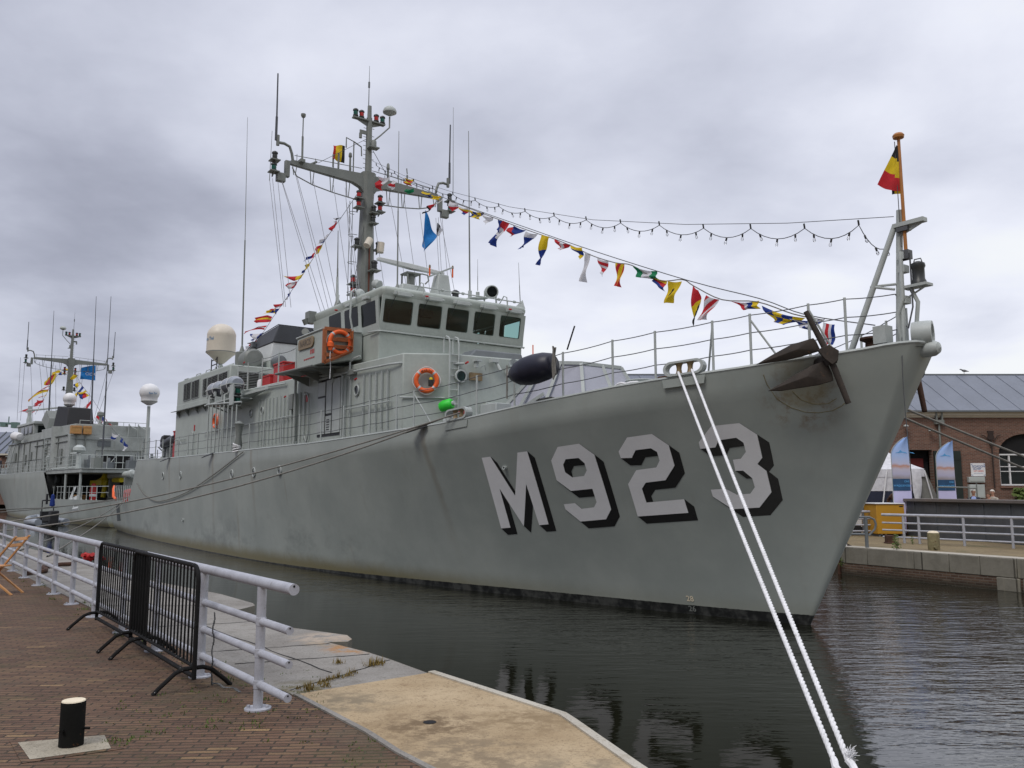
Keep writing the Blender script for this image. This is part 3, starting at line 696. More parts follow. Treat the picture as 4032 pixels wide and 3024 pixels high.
def split_islands(o):
    me = o.data; n = len(me.vertices); par = list(range(n))
    def find(i):
        while par[i] != i: par[i] = par[par[i]]; i = par[i]
        return i
    for e in me.edges:
        a, b = find(e.vertices[0]), find(e.vertices[1])
        if a != b: par[a] = b
    isl = {}
    for p in me.polygons: isl.setdefault(find(p.vertices[0]), []).append(p.index)
    if len(isl) < 2: return
    for k, (r_, fl) in enumerate(isl.items()):
        bm = bmesh.new(); bm.from_mesh(me); keep = set(fl); bm.faces.ensure_lookup_table()
        bmesh.ops.delete(bm, geom=[f for f in bm.faces if f.index not in keep], context='FACES')
        m2 = bpy.data.meshes.new(me.name); bm.to_mesh(m2); bm.free()
        for mt in me.materials: m2.materials.append(mt)
        c = o.copy(); c.data = m2; col.objects.link(c)
    bpy.data.objects.remove(o)
# ------------------------------------------------------------------ people
def skin_mesh(name, verts, edges, radii, sub=1):
    me = bpy.data.meshes.new(name); me.from_pydata(verts, edges, [])
    o = bpy.data.objects.new(name, me); col.objects.link(o)
    md = o.modifiers.new('skin', 'SKIN'); md.use_smooth_shade = True
    sv = me.skin_vertices[0].data
    for i, r in enumerate(radii): sv[i].radius = r if isinstance(r, tuple) else (r, r); sv[i].use_root = (i == 0)
    ss = o.modifiers.new('sub', 'SUBSURF'); ss.levels = sub; ss.render_levels = sub
    dg = bpy.context.evaluated_depsgraph_get(); out = bpy.data.meshes.new_from_object(o.evaluated_get(dg))
    bpy.data.objects.remove(o); bpy.data.meshes.remove(me); out.name = name
    for p in out.polygons: p.use_smooth = True
    return out
def person(mat, loc, rz, label, top, bottom, hair, h=1.75, arm=0., head=0., shirt=None, group=None):
    k = h / 1.75
    V, E, Rr = [], [], []
    def a(p, r, par=None):
        V.append((p[0] * k, p[1] * k, p[2] * k)); Rr.append(r * k if not isinstance(r, tuple) else tuple(x * k for x in r))
        if par is not None: E.append((par, len(V) - 1))
        return len(V) - 1
    pel = a((0, 0, .95), (.15, .11)); wa = a((0, 0, 1.12), (.14, .10), pel); chs = a((0, 0, 1.32), (.17, .115), wa); nb = a((0, 0, 1.46), .07, chs); nk = a((0, .01, 1.53), .052, nb)
    hb = a((0, .03, 1.60), (.066, .075), nk); hm = a((0, .025, 1.67), (.074, .09), hb); a((0, .02, 1.735), (.055, .07), hm)
    hands = []
    for sx in (-1, 1):
        sh = a((sx * .19, 0, 1.42), .06, chs); el = a((sx * .25, -.02 + .1 * arm, 1.15), .045, sh); wr = a((sx * .22, .1 + .22 * arm, .93 + .25 * arm), .03, el)
        hd = a((sx * .215, .13 + .27 * arm, .86 + .27 * arm), .034, wr)
        for fi, (dx, ln) in enumerate(((-.024, .07), (-.008, .082), (.008, .078), (.024, .062))): a((sx * .215 + dx, .15 + .3 * arm, .86 + .27 * arm - ln), .0085, hd)
        a((sx * .185, .165 + .28 * arm, .84 + .27 * arm), .0095, hd)
        hp = a((sx * .095, 0, .88), .09, pel); kn = a((sx * .10, .01, .48), .062, hp); an = a((sx * .10, -.02, .09), .042, kn); a((sx * .11, .13, .04), .036, an)
    body = skin_mesh('body', V, E, Rr, 2)
    for m_ in (M['skin'], top, bottom, shirt or top, M['black']): body.materials.append(m_)
    for p in body.polygons:
        c = p.center / k; x, y, z = c
        if z > 1.49: i = 0
        elif z < .07: i = 4
        elif abs(x) > .15 and z < .93 + .25 * arm and y > .07: i = 0
        elif z < .93: i = 2
        elif shirt and abs(x) < .07 and y > .05: i = 3
        else: i = 1
        p.material_index = i
    t = bpy.data.objects.new('person', body); col.objects.link(t)
    t.matrix_world = mat @ Matrix.Translation(loc) @ Matrix.Rotation(rz, 4, 'Z'); tag(t, label, 'person', group)
    hr = MB(); hr.sphere((0, .012 * k, 1.69 * k), .098 * k, 14, (.86, 1.02, .92))
    hr.v = [Vector((v.x, v.y - (.035 * k if v.y > .03 * k and v.z < 1.70 * k else 0), max(v.z, 1.63 * k if v.y < .02 * k else 1.70 * k))) for v in hr.v]
    hr.build('hair', hair, t)
    fc = MB()
    for sx in (-1, 1): fc.sphere((sx * .03 * k, .112 * k, 1.665 * k), .011 * k, 8)
    fc.cur = 1; fc.lathe([(.015 * k, 0), (.011 * k, .02 * k), (.002, .03 * k)], (0, .10 * k, 1.635 * k), (0, 1, .2), 8)
    fc.tube((-.02 * k, .103 * k, 1.595 * k), (.02 * k, .103 * k, 1.595 * k), .006 * k, n=6)
    for sx in (-1, 1): fc.sphere((sx * .078 * k, .015 * k, 1.65 * k), .026 * k, 8, (.4, .8, 1.2))
    fc.build('face', [M['black'], M['skin']], t)
    return t
I4 = Matrix.Identity(4)

# ------------------------------------------------------------------ far side of the dock: brick hall
bh = empty('brick_hall', loc=(25, 42, .88), label='long brick hall with grey zinc roof and arched window beyond the dock', cat='building')
def bhl(p): return (p[0] - 25, p[1] - 42, p[2] - .88)
mb = MB()
X0, X1 = -6, 60; Z0, Z1 = .6, 6.45; WX0, WX1, WZ0 = 24.62, 27.5, 2.9; DX0, DX1, DZ = 20.0, 21.25, 4.72
# wall with real openings, laid out as butted panels
cxw = (WX0 + WX1) / 2; rw = (WX1 - WX0) / 2; zsp = 4.55; ris = .98
arc = [(cxw - rw * math.cos(PI * i / 16), zsp + ris * math.sin(PI * i / 16)) for i in range(17)]
def pan(x0, x1, z0, z1): mb.boxmm(bhl((x0, 42, z0)), bhl((x1, 42.35, z1)))
pan(X0, DX0, Z0, Z1); pan(DX0, DX1, DZ, Z1); pan(DX1, WX0, Z0, Z1); pan(WX0, WX1, Z0, WZ0); pan(WX1, X1, Z0, Z1)
up = [bhl((x, 42, z)) for x, z in arc] + [bhl((WX1, 42, Z1)), bhl((WX0, 42, Z1))]
mb.prism(up, (0, .35, 0))
mb.build('wall', M['brickwall'], bh, smooth=False)
mb = MB(); mb.boxmm(bhl((X0, 50.6, Z0)), bhl((X1, 50.9, Z1))); mb.boxmm(bhl((X0, 42.36, Z0)), bhl((X0 + .3, 50.6, Z1))); mb.build('rear_wall', M['brickwall'], bh, smooth=False)
mb = MB()
for i in range(17):
    a0 = PI * (i + .04) / 17; a1 = PI * (i + .96) / 17; f = lambda a, r: bhl((cxw - (rw + r) * math.cos(a), 41.985, zsp + (ris + r) * math.sin(a)))
    mb.prism([f(a0, .0), f(a1, .0), f(a1, .22), f(a0, .22)], (0, .1, 0))
mb.build('window_arch', M['brickwall'], bh, smooth=False)
rf = MB()
for (ya, za, yb, zb) in ((41.75, 6.62, 43.95, 8.75), (43.95, 8.75, 51.2, 6.5)):
    n = Vector((0, -(zb - za), yb - ya)).normalized() * .06
    rf.prism([bhl((X0 - .3, ya, za)), bhl((X1 + .3, ya, za)), bhl((X1 + .3, yb, zb)), bhl((X0 - .3, yb, zb))], n)
x = X0
while x < X1:
    rf.bar(bhl((x, 41.76, 6.69)), bhl((x - 1.02, 43.93, 8.80)), .035, .06); x += 1.06
rfo = rf.build('roof', M['slate'], bh, smooth=False)
mb = MB(); mb.tube(bhl((X0, 43.95, 8.83)), bhl((X1, 43.95, 8.83)), .05); mb.build('ridge_cap', M['greyd'], rfo)
mb = MB(); mb.boxmm(bhl((X0, 41.84, 6.45)), bhl((X1, 42.3, 6.62))); mb.boxmm(bhl((X0, 41.93, 6.36)), bhl((X1, 41.997, 6.448))); mb.build('cornice', M['cream'], bh, smooth=False)
mb = MB(); mb.boxmm(bhl((X0, 41.66, 6.62)), bhl((X1, 41.74, 6.70))); mb.build('gutter', M['greyd'], bh, smooth=False)
dp = MB(); dp.boxmm(bhl((21.42, 41.78, 6.02)), bhl((21.86, 41.99, 6.22)));
for xx in (21.47, 21.75): dp.boxmm(bhl((xx, 41.8, 6.22)), bhl((xx + .07, 41.95, 6.60)))
dp.tube(bhl((21.64, 41.9, .9)), bhl((21.64, 41.9, 6.02)), .05); dp.build('downpipe', M['mast'], bh)
mb = MB(); mb.boxmm(bhl((DX0, 42.5, .8)), bhl((DX1, 42.6, DZ))); mb.build('doorway', M['dark'], bh, smooth=False)
mb = MB(); mb.boxmm(bhl((20.05, 42.36, .9)), bhl((20.95, 42.46, 4.3))); mb.build('red_curtain', flat('dark red curtain', (.10, .012, .012), .9), bh, smooth=False)
for xa, xb in ((21.27, 21.42), (22.06, 22.62)):
    mb = MB(); mb.boxmm(bhl((xa, 41.86, .88)), bhl((xb, 41.94, 4.66)));
    for z in (1.6, 2.9, 4.2): mb.boxmm(bhl((xa + .03, 41.84, z)), bhl((xb - .03, 41.858, z + .08)))
    mb.build('door', M['door'], bh, smooth=False)
wn = MB()
for xa in (24.64, 25.16, 26.03, 26.9): wn.boxmm(bhl((xa, 42.12, 2.97)), bhl((xa + .07, 42.2, 4.5)))
for za in (2.93, 3.62, 3.86, 4.45): wn.boxmm(bhl((24.64, 42.10, za)), bhl((27.48, 42.118, za + (.07 if za in (2.93, 4.45) else .035))))
wno = wn.build('window', M['white'], bh, smooth=False)
mb = MB(); mb.boxmm(bhl((WX0 + .01, 42.21, 2.92)), bhl((WX1 - .01, 42.23, 4.54))); mb.build('pane', M['glass'], wno, smooth=False)
mb = MB(); mb.add([bhl((x, 42.16, z)) for x, z in arc], [tuple(range(17))]); mb.build('fanlight', M['dark'], wno, smooth=False)
mb = MB(); mb.boxmm(bhl((WX0 - .06, 41.93, 2.80)), bhl((WX1 + .06, 42.11, 2.92))); mb.build('sill', M['brickwall'], bh, smooth=False)
an = MB(); an.prism([bhl((x, 41.93, z)) for x, z in ((24.08, 5.68), (24.42, 5.68), (24.37, 5.5), (24.43, 5.3), (24.34, 5.22), (24.16, 5.22), (24.07, 5.3), (24.13, 5.5))], (0, .05, 0))
for sx in (-1, 1): an.path([bhl((24.25 + sx * .05, 41.93, 4.9)), bhl((24.25 + sx * .18, 41.93, 5.2)), bhl((24.25 + sx * .3, 41.93, 5.4)), bhl((24.25 + sx * .5, 41.93, 5.48))], .02, 6)
an.tube(bhl((24.25, 41.93, 2.8)), bhl((24.25, 41.93, 5.22)), .035); an.build('wall_anchor', M['iron'], bh)
for x, z in ((21.15, 5.72), (19.9, 5.95)):
    mb = MB(); mb.tube(bhl((x, 42, z)), bhl((x, 41.8, z)), .03); mb.lathe([(.04, .1), (.14, 0), (.0, -.01)], bhl((x, 41.75, z - .06)), n=14); mb.build('wall_lamp', M['greyl'], bh)
sgn = empty('sign_board', loc=(23.48, 41.93, 3.72), label='white board with blue and red lettering on the brick hall wall', cat='sign')
mb = MB(); mb.boxmm((-.36, 0, -.33), (.36, .03, .33)); mb.build('panel', M['white'], sgn, smooth=False)
sb = MB()
sb.cur = 0
add_text(sb, 'SCHOON', .15, lambda x, y: (x + .03, -.004, y + .16)); add_text(sb, 'SCHIP', .15, lambda x, y: (x - .05, -.004, y + .04))
for sx in (-1, 1):
    for sz in (-1, 1): sb.boxmm((sx * .30 - .04, -.005, sz * .28 - .008), (sx * .30 + .04, -.001, sz * .28 + .008)); sb.boxmm((sx * .335 - .008, -.005, sz * .25 - .03), (sx * .335 + .008, -.001, sz * .25 + .02))
for i in range(7): sb.sphere((-.21 + i * .07, -.004, -.20 + .012 * (i % 2)), .02, 8, (1.3, .1, .5))
sb.cur = 1; add_text(sb, 'UIT VAREN', .10, lambda x, y: (x + .02, -.004, y - .075))
sb.build('lettering', [M['signblue'], M['signred']], sgn, smooth=False)
for (xa, xb, za, zb, nm, lb) in ((22.92, 23.72, 3.08, 3.36, 'grey_panel', 'flat grey box on the brick wall under the white sign'), (22.92, 23.68, 2.3, 2.98, 'cabinet', 'pale grey electric cabinet on the brick wall behind the men')):
    mb = MB(); mb.boxmm((xa, 41.8, za), (xb, 41.99, zb)); mb.boxmm((xa + .05, 41.785, za + .05), (xb - .05, 41.799, zb - .05)); tag(mb.build(nm, M['greyl'], bevel=.01), lb, 'box')
gl = MB(); gl.loft([[(x + .0, r * math.cos(2 * PI * k / 10) * .9, z + r * math.sin(2 * PI * k / 10)) for k in range(10)] for x, r, z in ((-.34, .015, -.02), (-.2, .045, .0), (-.05, .085, .02), (.08, .08, .03), (.16, .05, .07), (.2, .045, .1), (.25, .045, .115), (.28, .03, .11), (.335, .006, .10))])
for s in (-1, 1): gl.tube((0, s * .03, -.05), (.01, s * .03, -.2), .008, n=5)
gull = gl.build('gull', M['bird'], loc=(24.22, 43.93, 9.075)); gull.rotation_euler[2] = R(185); tag(gull, 'grey gull perched on the roof ridge of the brick hall', 'bird')
gull.scale = (.8, .8, .8); gull.location.z = 9.02

# ------------------------------------------------------------------ tent, banners, dock gate, railings on the far quay
tn = empty('marquee_tent', loc=(17.6, 39, .88), label='white marquee tent with pointed roof behind the feather banners', cat='tent')
def tp(x, y, z): return (x - 17.6, y - 39, z - .88)
mb = MB()
ap = tp(17.2, 39.5, 5.0); cs = [tp(15.4, 37.8, 3.62), tp(18.72, 37.8, 3.66), tp(18.95, 41.2, 3.62), tp(15.4, 41.2, 3.62)]
def sag(a, b, t, dz): v = Vector(a).lerp(Vector(b), t); v.z -= dz; return v
for i in range(4):
    a, b = cs[i], cs[(i + 1) % 4]; rows = []
    for j in range(7):
        t = j / 6; dz = math.sin(t * PI) * .16; rows.append([sag(ap, a, t, dz).lerp(sag(ap, b, t, dz), k / 6) for k in range(7)])
    mb.loft(rows, cap=False, closed=False)
    mb.add([a, b, (b[0], b[1], b[2] - .35), (a[0], a[1], a[2] - .35)], [(0, 1, 2, 3)])
mb.build('roof', M['tent'], tn, fix=False)
mb = MB(); mb.lathe([(.2, 0), (.16, .25), (.0, .42)], (ap[0], ap[1], ap[2] - .12), n=10); mb.build('peak_cap', M['tent'], tn)
mb = MB(); mb.add([tp(15.4, 37.82, 3.3), tp(18.1, 37.82, 3.3), tp(18.1, 37.82, 2.66), tp(15.4, 37.82, 2.66)], [(0, 1, 2, 3)]); mb.build('side_wall', M['tent'], tn, fix=False)
mb = MB(); mb.add([tp(15.4, 37.82, 2.655), tp(18.5, 37.82, 2.655), tp(18.5, 37.82, .9), tp(15.4, 37.82, .9)], [(0, 1, 2, 3)]); mb.build('lower_wall', M['navy'], tn, fix=False)
mb = MB(); rows = []
for j in range(9):
    t = j / 8; z = 3.66 - 2.0 * t; xl = 17.95 + .35 * t ** 1.5; xr = 18.45 + .12 * math.sin(t * 4) - .08 * t; rows.append([tp(xl, 37.72 - .08 * math.sin(t * 3), z), tp((xl + xr) / 2, 37.62, z), tp(xr, 37.72 - .05 * math.cos(t * 5), z)])
mb.loft(rows, cap=False, closed=False); mb.build('door_curtain', M['tent'], tn, fix=False)
mb = MB(); mb.add([tp(18.40, 37.9, 3.5), tp(18.80, 37.9, 3.6), tp(19.25, 37.9, 2.5), tp(19.28, 37.9, .9), tp(18.5, 37.9, .9)], [(0, 1, 2, 3, 4)]); mb.build('end_wall', M['tentgrey'], tn, smooth=False, fix=False)
for x, y, x2 in ((15.4, 37.8, 15.4), (18.72, 37.8, 19.3), (18.95, 41.2, 19.3), (15.4, 41.2, 15.4), (17.0, 37.75, 16.5)):
    mb = MB(); mb.tube(tp(x, y, 3.6), tp(x2, y - .05, .88), .03); mb.build('pole', M['white'], tn)

def feather(loc, label, wd=.80, rz=0, lean=.0):
    t = empty('feather_banner', Matrix.Translation(loc) @ Matrix.Rotation(rz, 4, 'Z'), label=label, cat='banner', group='printed feather banners in front of the tent')
    H = 3.95; rows = []; n = 26
    def xs_(v):
        left = .0 if v < .80 else wd * .78 * ((v - .80) / .20) ** 2.2
        return left, wd * (1 - .05 * v) + .05 * v
    for j in range(n + 1):
        v = j / n; l, r_ = xs_(v); z = .12 + v * (H - .12)
        rows.append([(l + (r_ - l) * k / 8, .05 * math.sin(k / 8 * 5 + v * 3), z + (.10 * (k / 8) if v > .98 else 0)) for k in range(9)])
    mb = MB(); mb.loft(rows, cap=False, closed=False); cl = mb.build('cloth', M['banner'], t, fix=False)
    sf = lambda x, z: (x, .05 * math.sin(x / wd * 5 + z / H * 3) - .012, z)
    bd = MB(); rows = [[sf(.015 + (wd - .05) * k / 8, z) for k in range(9)] for z in [1.80 + .48 * j / 6 for j in range(7)]]
    bd.loft(rows, cap=False, closed=False); bd.build('print_band', M['bannerband'], cl, fix=False)
    tx = MB(); add_text(tx, 'WADDENZEE', .108, lambda x, y: (lambda p: (p[0], p[1] - .01, p[2]))(sf(wd / 2 + x, 2.0 + y))); add_text(tx, 'ONS', .11, lambda x, y: (lambda p: (p[0], p[1] - .01, p[2]))(sf(wd * .74 + x, 2.17 + y)))
    tx.build('lettering', M['bannertext'], cl, smooth=False, fix=False)
    isl = MB(); isl.add([sf(x, z) for x, z in ((.14, 3.33), (.3, 3.38), (.36, 3.46), (.42, 3.39), (.6, 3.36), (.68, 3.31), (.5, 3.34), (.3, 3.34))], [tuple(range(8))]); isl.build('printed_island', M['bannertext'], cl, smooth=False, fix=False)
    mb = MB(); mb.path([(-.012, 0, 0), (-.012, 0, 3.15)] + [(xs_(.80 + .2 * i / 8)[0] - .014, 0, .12 + (.80 + .2 * i / 8) * (H - .12) + .01) for i in range(9)], .014, 6); mb.build('pole', M['greyl'], t)
    mb = MB(); mb.boxmm((-.25, -.25, 0), (.25, .25, .05)); mb.build('base', M['black'], t)
feather((15.52, 34, .88), 'blue feather banner nearest the ship bow, before the tent opening', .74)
feather((19.06, 37.35, .88), 'blue feather banner in front of the dark open doors of the brick hall', .80)
feather((15.92, 34.12, .88), 'narrow folded blue banner just right of the banner nearest the bow', .42, R(12))

gt = empty('dock_gate', loc=(16.4, 31, .88), label='dark steel dock gate wall with rusty end behind the far railing', cat='gate')
ga = Vector((15.95, 34.3, 0)); gb = Vector((18.55, 20.0, 0)); gd = (gb - ga).normalized(); gn = Vector((-gd.y, gd.x, 0)); Lg = (gb - ga).length
def gp(s, o, z): p = ga + gd * s + gn * o - Vector((16.4, 31, 0)); return (p.x, p.y, z - .88)
mb = MB(); mb.prism([gp(0, 0, .6), gp(Lg, 0, .6), gp(Lg, 0, 2.26), gp(0, 0, 2.26)], gn * 1.1)
for i in range(12): mb.prism([gp(.8 + i * 1.25, -.03, .7), gp(.86 + i * 1.25, -.03, .7), gp(.86 + i * 1.25, -.03, 2.2), gp(.8 + i * 1.25, -.03, 2.2)], gn * .028)
mb.build('plating', M['gatesteel'], gt, smooth=False)
mb = MB(); mb.prism([gp(-.12, -.12, 2.262), gp(Lg, -.12, 2.262), gp(Lg, 1.2, 2.262), gp(-.12, 1.2, 2.262)], (0, 0, .10)); mb.build('top_flange', paint('gate flange', (.15, .13, .12), .7, .2, 1, spots=((.16, .07, .04), 2, .6)), gt, smooth=False)
mb = MB(); mb.prism([gp(-.02, -.03, .6), gp(.34, -.03, .6), gp(.34, -.03, 2.2), gp(-.02, -.03, 2.2)], gn * 1.16); mb.build('rusty_end', M['rust'], gt, smooth=False)
mb = MB(); mb.path([gp(.1, .4, 2.2), gp(-.25, .35, 2.36), gp(-.7, .3, 2.42), gp(-1.1, .3, 2.42)], .055, 10); mb.lathe([(.15, -.04), (.15, .04)], gp(-.9, .3, 2.42), -gd, 14); mb.path([gp(-1.1, .3, 2.42), gp(-1.25, .3, 2.3), gp(-1.28, .3, 1.5)], .07, 10); mb.build('pipe', M['rust'], gt)
def far_rail(p0, d, L, ps, label, ext0=.6):
    t = empty('far_railing', loc=p0, label=label, cat='railing', group='grey tube railings on the far quay')
    d = Vector(d).normalized()
    for s in ps:
        mb = MB(); mb.tube((0, 0, 0), (0, 0, .93), .045, n=10); mb.build('post', M['rail'], t, loc=d * s)
    for z, r in ((.96, .05), (.68, .033), (.43, .033), (.19, .033)):
        mb = MB(); mb.tube(d * -ext0 + Vector((0, 0, z)), d * L + Vector((0, 0, z)), r, n=10); mb.build('rail', M['rail'], t)
far_rail((13.62, 29.2, .88), (.646, -.76, 0), 7.4, (0, .52, 1.97, 3.42, 4.9, 6.4), 'grey tube railing in front of the dark dock gate on the far quay', .75)
far_rail((15.0, 33.9, .88), (-.95, -.12, 0), 4, (0, 1.45, 2.9), 'grey tube railing set back before the yellow container', .9)
fb = empty('mossy_bollard', loc=(13.0, 25.95, .85), label='mossy iron bollard with pale top on the far quay edge', cat='bollard')
mb = MB(); mb.lathe([(.17, 0), (.175, .5), (.165, .55)], n=22); mb.tube((-.05, -.16, .12), (-.05, -.26, .12), .05, n=10); mb.build('post', M['mossiron'], fb)
mb = MB(); mb.lathe([(.166, .55), (.12, .60), (.0, .615)], n=22); mb.build('cap', M['bollardtop'], fb)
mb = MB(); mb.boxmm((-.13, -.12, 0), (.13, .12, .28)); mb.boxmm((-.16, -.15, 0), (.16, .15, .05)); tag(mb.build('mooring_block', M['rust'], loc=(13.02, 29.0, .88), bevel=.02), 'brown iron block standing under the end of the far railing', 'block')
hp = empty('quay_post', loc=(11.34, 26.9, .845), label='dark grey post with hooped rail at the far quay corner', cat='post')
mb = MB(); mb.tube((0, 0, 0), (0, 0, 1.02), .055, n=12); mb.boxmm((-.13, -.13, 0), (.13, .13, .02)); mb.build('upright', M['greyd'], hp)
mb = MB(); mb.path([(-1.6, .15, 1.0), (-.3, .03, 1.0), (.12, 0, 1.0), (.27, 0, .93), (.32, 0, .78), (.28, 0, .62), (.08, 0, .42)], .035, 8); mb.build('hoop', M['greyd'], hp)
mb = MB(); mb.tube((-1.6, .15, .48), (0, 0, .46), .035); mb.build('lower_rail', M['greyd'], hp)
yc = empty('yellow_container', loc=(15.0, 33.2, .88), label='yellow steel container behind the set back railing', cat='container')
mb = MB(); mb.boxmm((-.56, 0, .1), (.55, 1.4, 1.27)); mb.build('body', M['yellow'], yc, bevel=.02)
mb = MB(); mb.boxmm((-.6, -.04, 1.272), (.58, 1.44, 1.31)); mb.build('lid', M['white'], yc, bevel=.01)
mb = MB(); mb.boxmm((-.5, .05, 0), (-.4, 1.3, .098)); mb.boxmm((.4, .05, 0), (.5, 1.3, .098)); mb.build('skid', M['greyd'], yc)
mb = MB(); mb.boxmm((.35, -.006, 1.16), (.5, -.002, 1.2)); mb.build('number_plate', M['black'], yc, smooth=False)
st = empty('market_van', loc=(14.0, 34.6, .88), label='small white service trailer under a dark awning behind the bow', cat='trailer')
mb = MB(); mb.boxmm((-.8, 0, .3), (.45, 1.2, 1.02)); mb.build('body', M['white'], st, bevel=.03)
mb = MB(); mb.boxmm((-.9, -.3, 1.34), (.5, 1.3, 1.5)); mb.build('awning', M['dark'], st, bevel=.02)
for x in (-.85, .42): mb = MB(); mb.tube((x, -.2, 0), (x, -.2, 2.6), .05); mb.build('pole', M['greyd'], st)
for x in (-.4, .2): mb = MB(); mb.lathe([(.0, -.06), (.2, -.06), (.22, 0), (.2, .06), (.0, .06)], (x, -.02, .22), (0, 1, 0), 16); mb.build('wheel', M['rubber'], st)
mb = MB(); mb.boxmm((-.6, -.012, .62), (.1, -.002, .9)); mb.build('hatch', M['greyd'], st, smooth=False)
mb = MB(); mb.boxmm((10.35, 27.5, .85), (10.95, 27.9, .95)); mb.boxmm((10.7, 28.5, .85), (10.9, 28.8, 1.75)); tag(mb.build('white_post', M['white'], bevel=.01), 'short white timber post and plank by the bow on the far quay', 'post')
fr = MB()
for a, b in (((0, 0, 0), (0, 0, 1.95)), ((1.3, 0, 0), (1.3, 0, 1.95)), ((0, 0, 1.95), (1.3, 0, 1.93)), ((1.3, 0, 1.9), (1.75, .2, 1.9)), ((1.75, .2, 0), (1.75, .2, 2.1)), ((0, 0, 1.0), (1.3, 0, 1.0))): fr.tube(a, b, .028)
tag(fr.build('gangway_rail', M['mast'], loc=(17.62, 34.6, .88)), 'thin grey handrail frame on the dock gate beside the standing men', 'handrail')
person(I4, (19.22, 34.8, .88), R(150), 'white haired man in dark jacket over light blue shirt behind the gate', M['navy'], M['trousers'], M['hairw'], 1.84, shirt=M['shirtblue'])
person(I4, (19.92, 34.9, .88), R(80), 'dark haired person in black jacket seen from behind the gate', M['black'], M['trousers'], M['hairb'], 1.70)
person(I4, (20.42, 35.5, .88), R(115), 'man with light cap and beige jacket gesturing at right of the group', M['beige'], M['trousers'], M['hairw'], 1.82, arm=.8)

# ------------------------------------------------------------------ the warship (local axes: x to the bow, y to port, z up from the waterline)
SB = Vector((6.0519, 17.2917, 0)); SU = Vector((.58307, -.81242, 0))
def frame(o, u): return Matrix(((u.x, -u.y, 0, o.x), (u.y, u.x, 0, o.y), (0, 0, 1, 0), (0, 0, 0, 1)))
MS = frame(SB, SU)
hw = pchip([0, .3, 1, 2.42, 5.5, 8.91, 14.27, 20, 26.9, 36, 45, 48.5, 51.5], [.04, .16, .40, .86, 1.66, 2.46, 3.36, 3.92, 4.22, 4.25, 3.95, 3.66, 3.45])
hd = pchip([0, .15, .4, 1.2, 2.6, 3.9, 5.9, 7.9, 10.4, 12.9, 17.9, 22.9, 40, 48, 54], [.12, .28, .5, 1.15, 2.05, 2.65, 3.25, 3.6, 3.9, 4.1, 4.38, 4.45, 4.45, 4.40, 4.3])
zd = pchip([-51, -41.3, -33, -22.5, -16.2, -13.4, -10.4, -7.8, -6.7, -5.1, -3.5, -2.25, -1.1, 0, .41, 1.92, 2.5, 3], [4.5, 4.42, 4.30, 4.26, 4.24, 4.28, 4.36, 4.44, 4.52, 4.66, 4.78, 4.89, 4.97, 5.05, 5.10, 5.27, 5.37, 5.40])
def xs(z): return .552 * max(z, -.3)
def half(x, z):
    zt = zd(x); d = xs(min(z, zt)) - x
    if d <= 0: return 0.
    top = zt - .42
    g = 1. if z >= top else max(0, z / top) ** (1.25 if x > -30 else max(.4, 1.25 + (x + 30) * .06))
    return hw(d) * (1 - g) + hd(d) * g
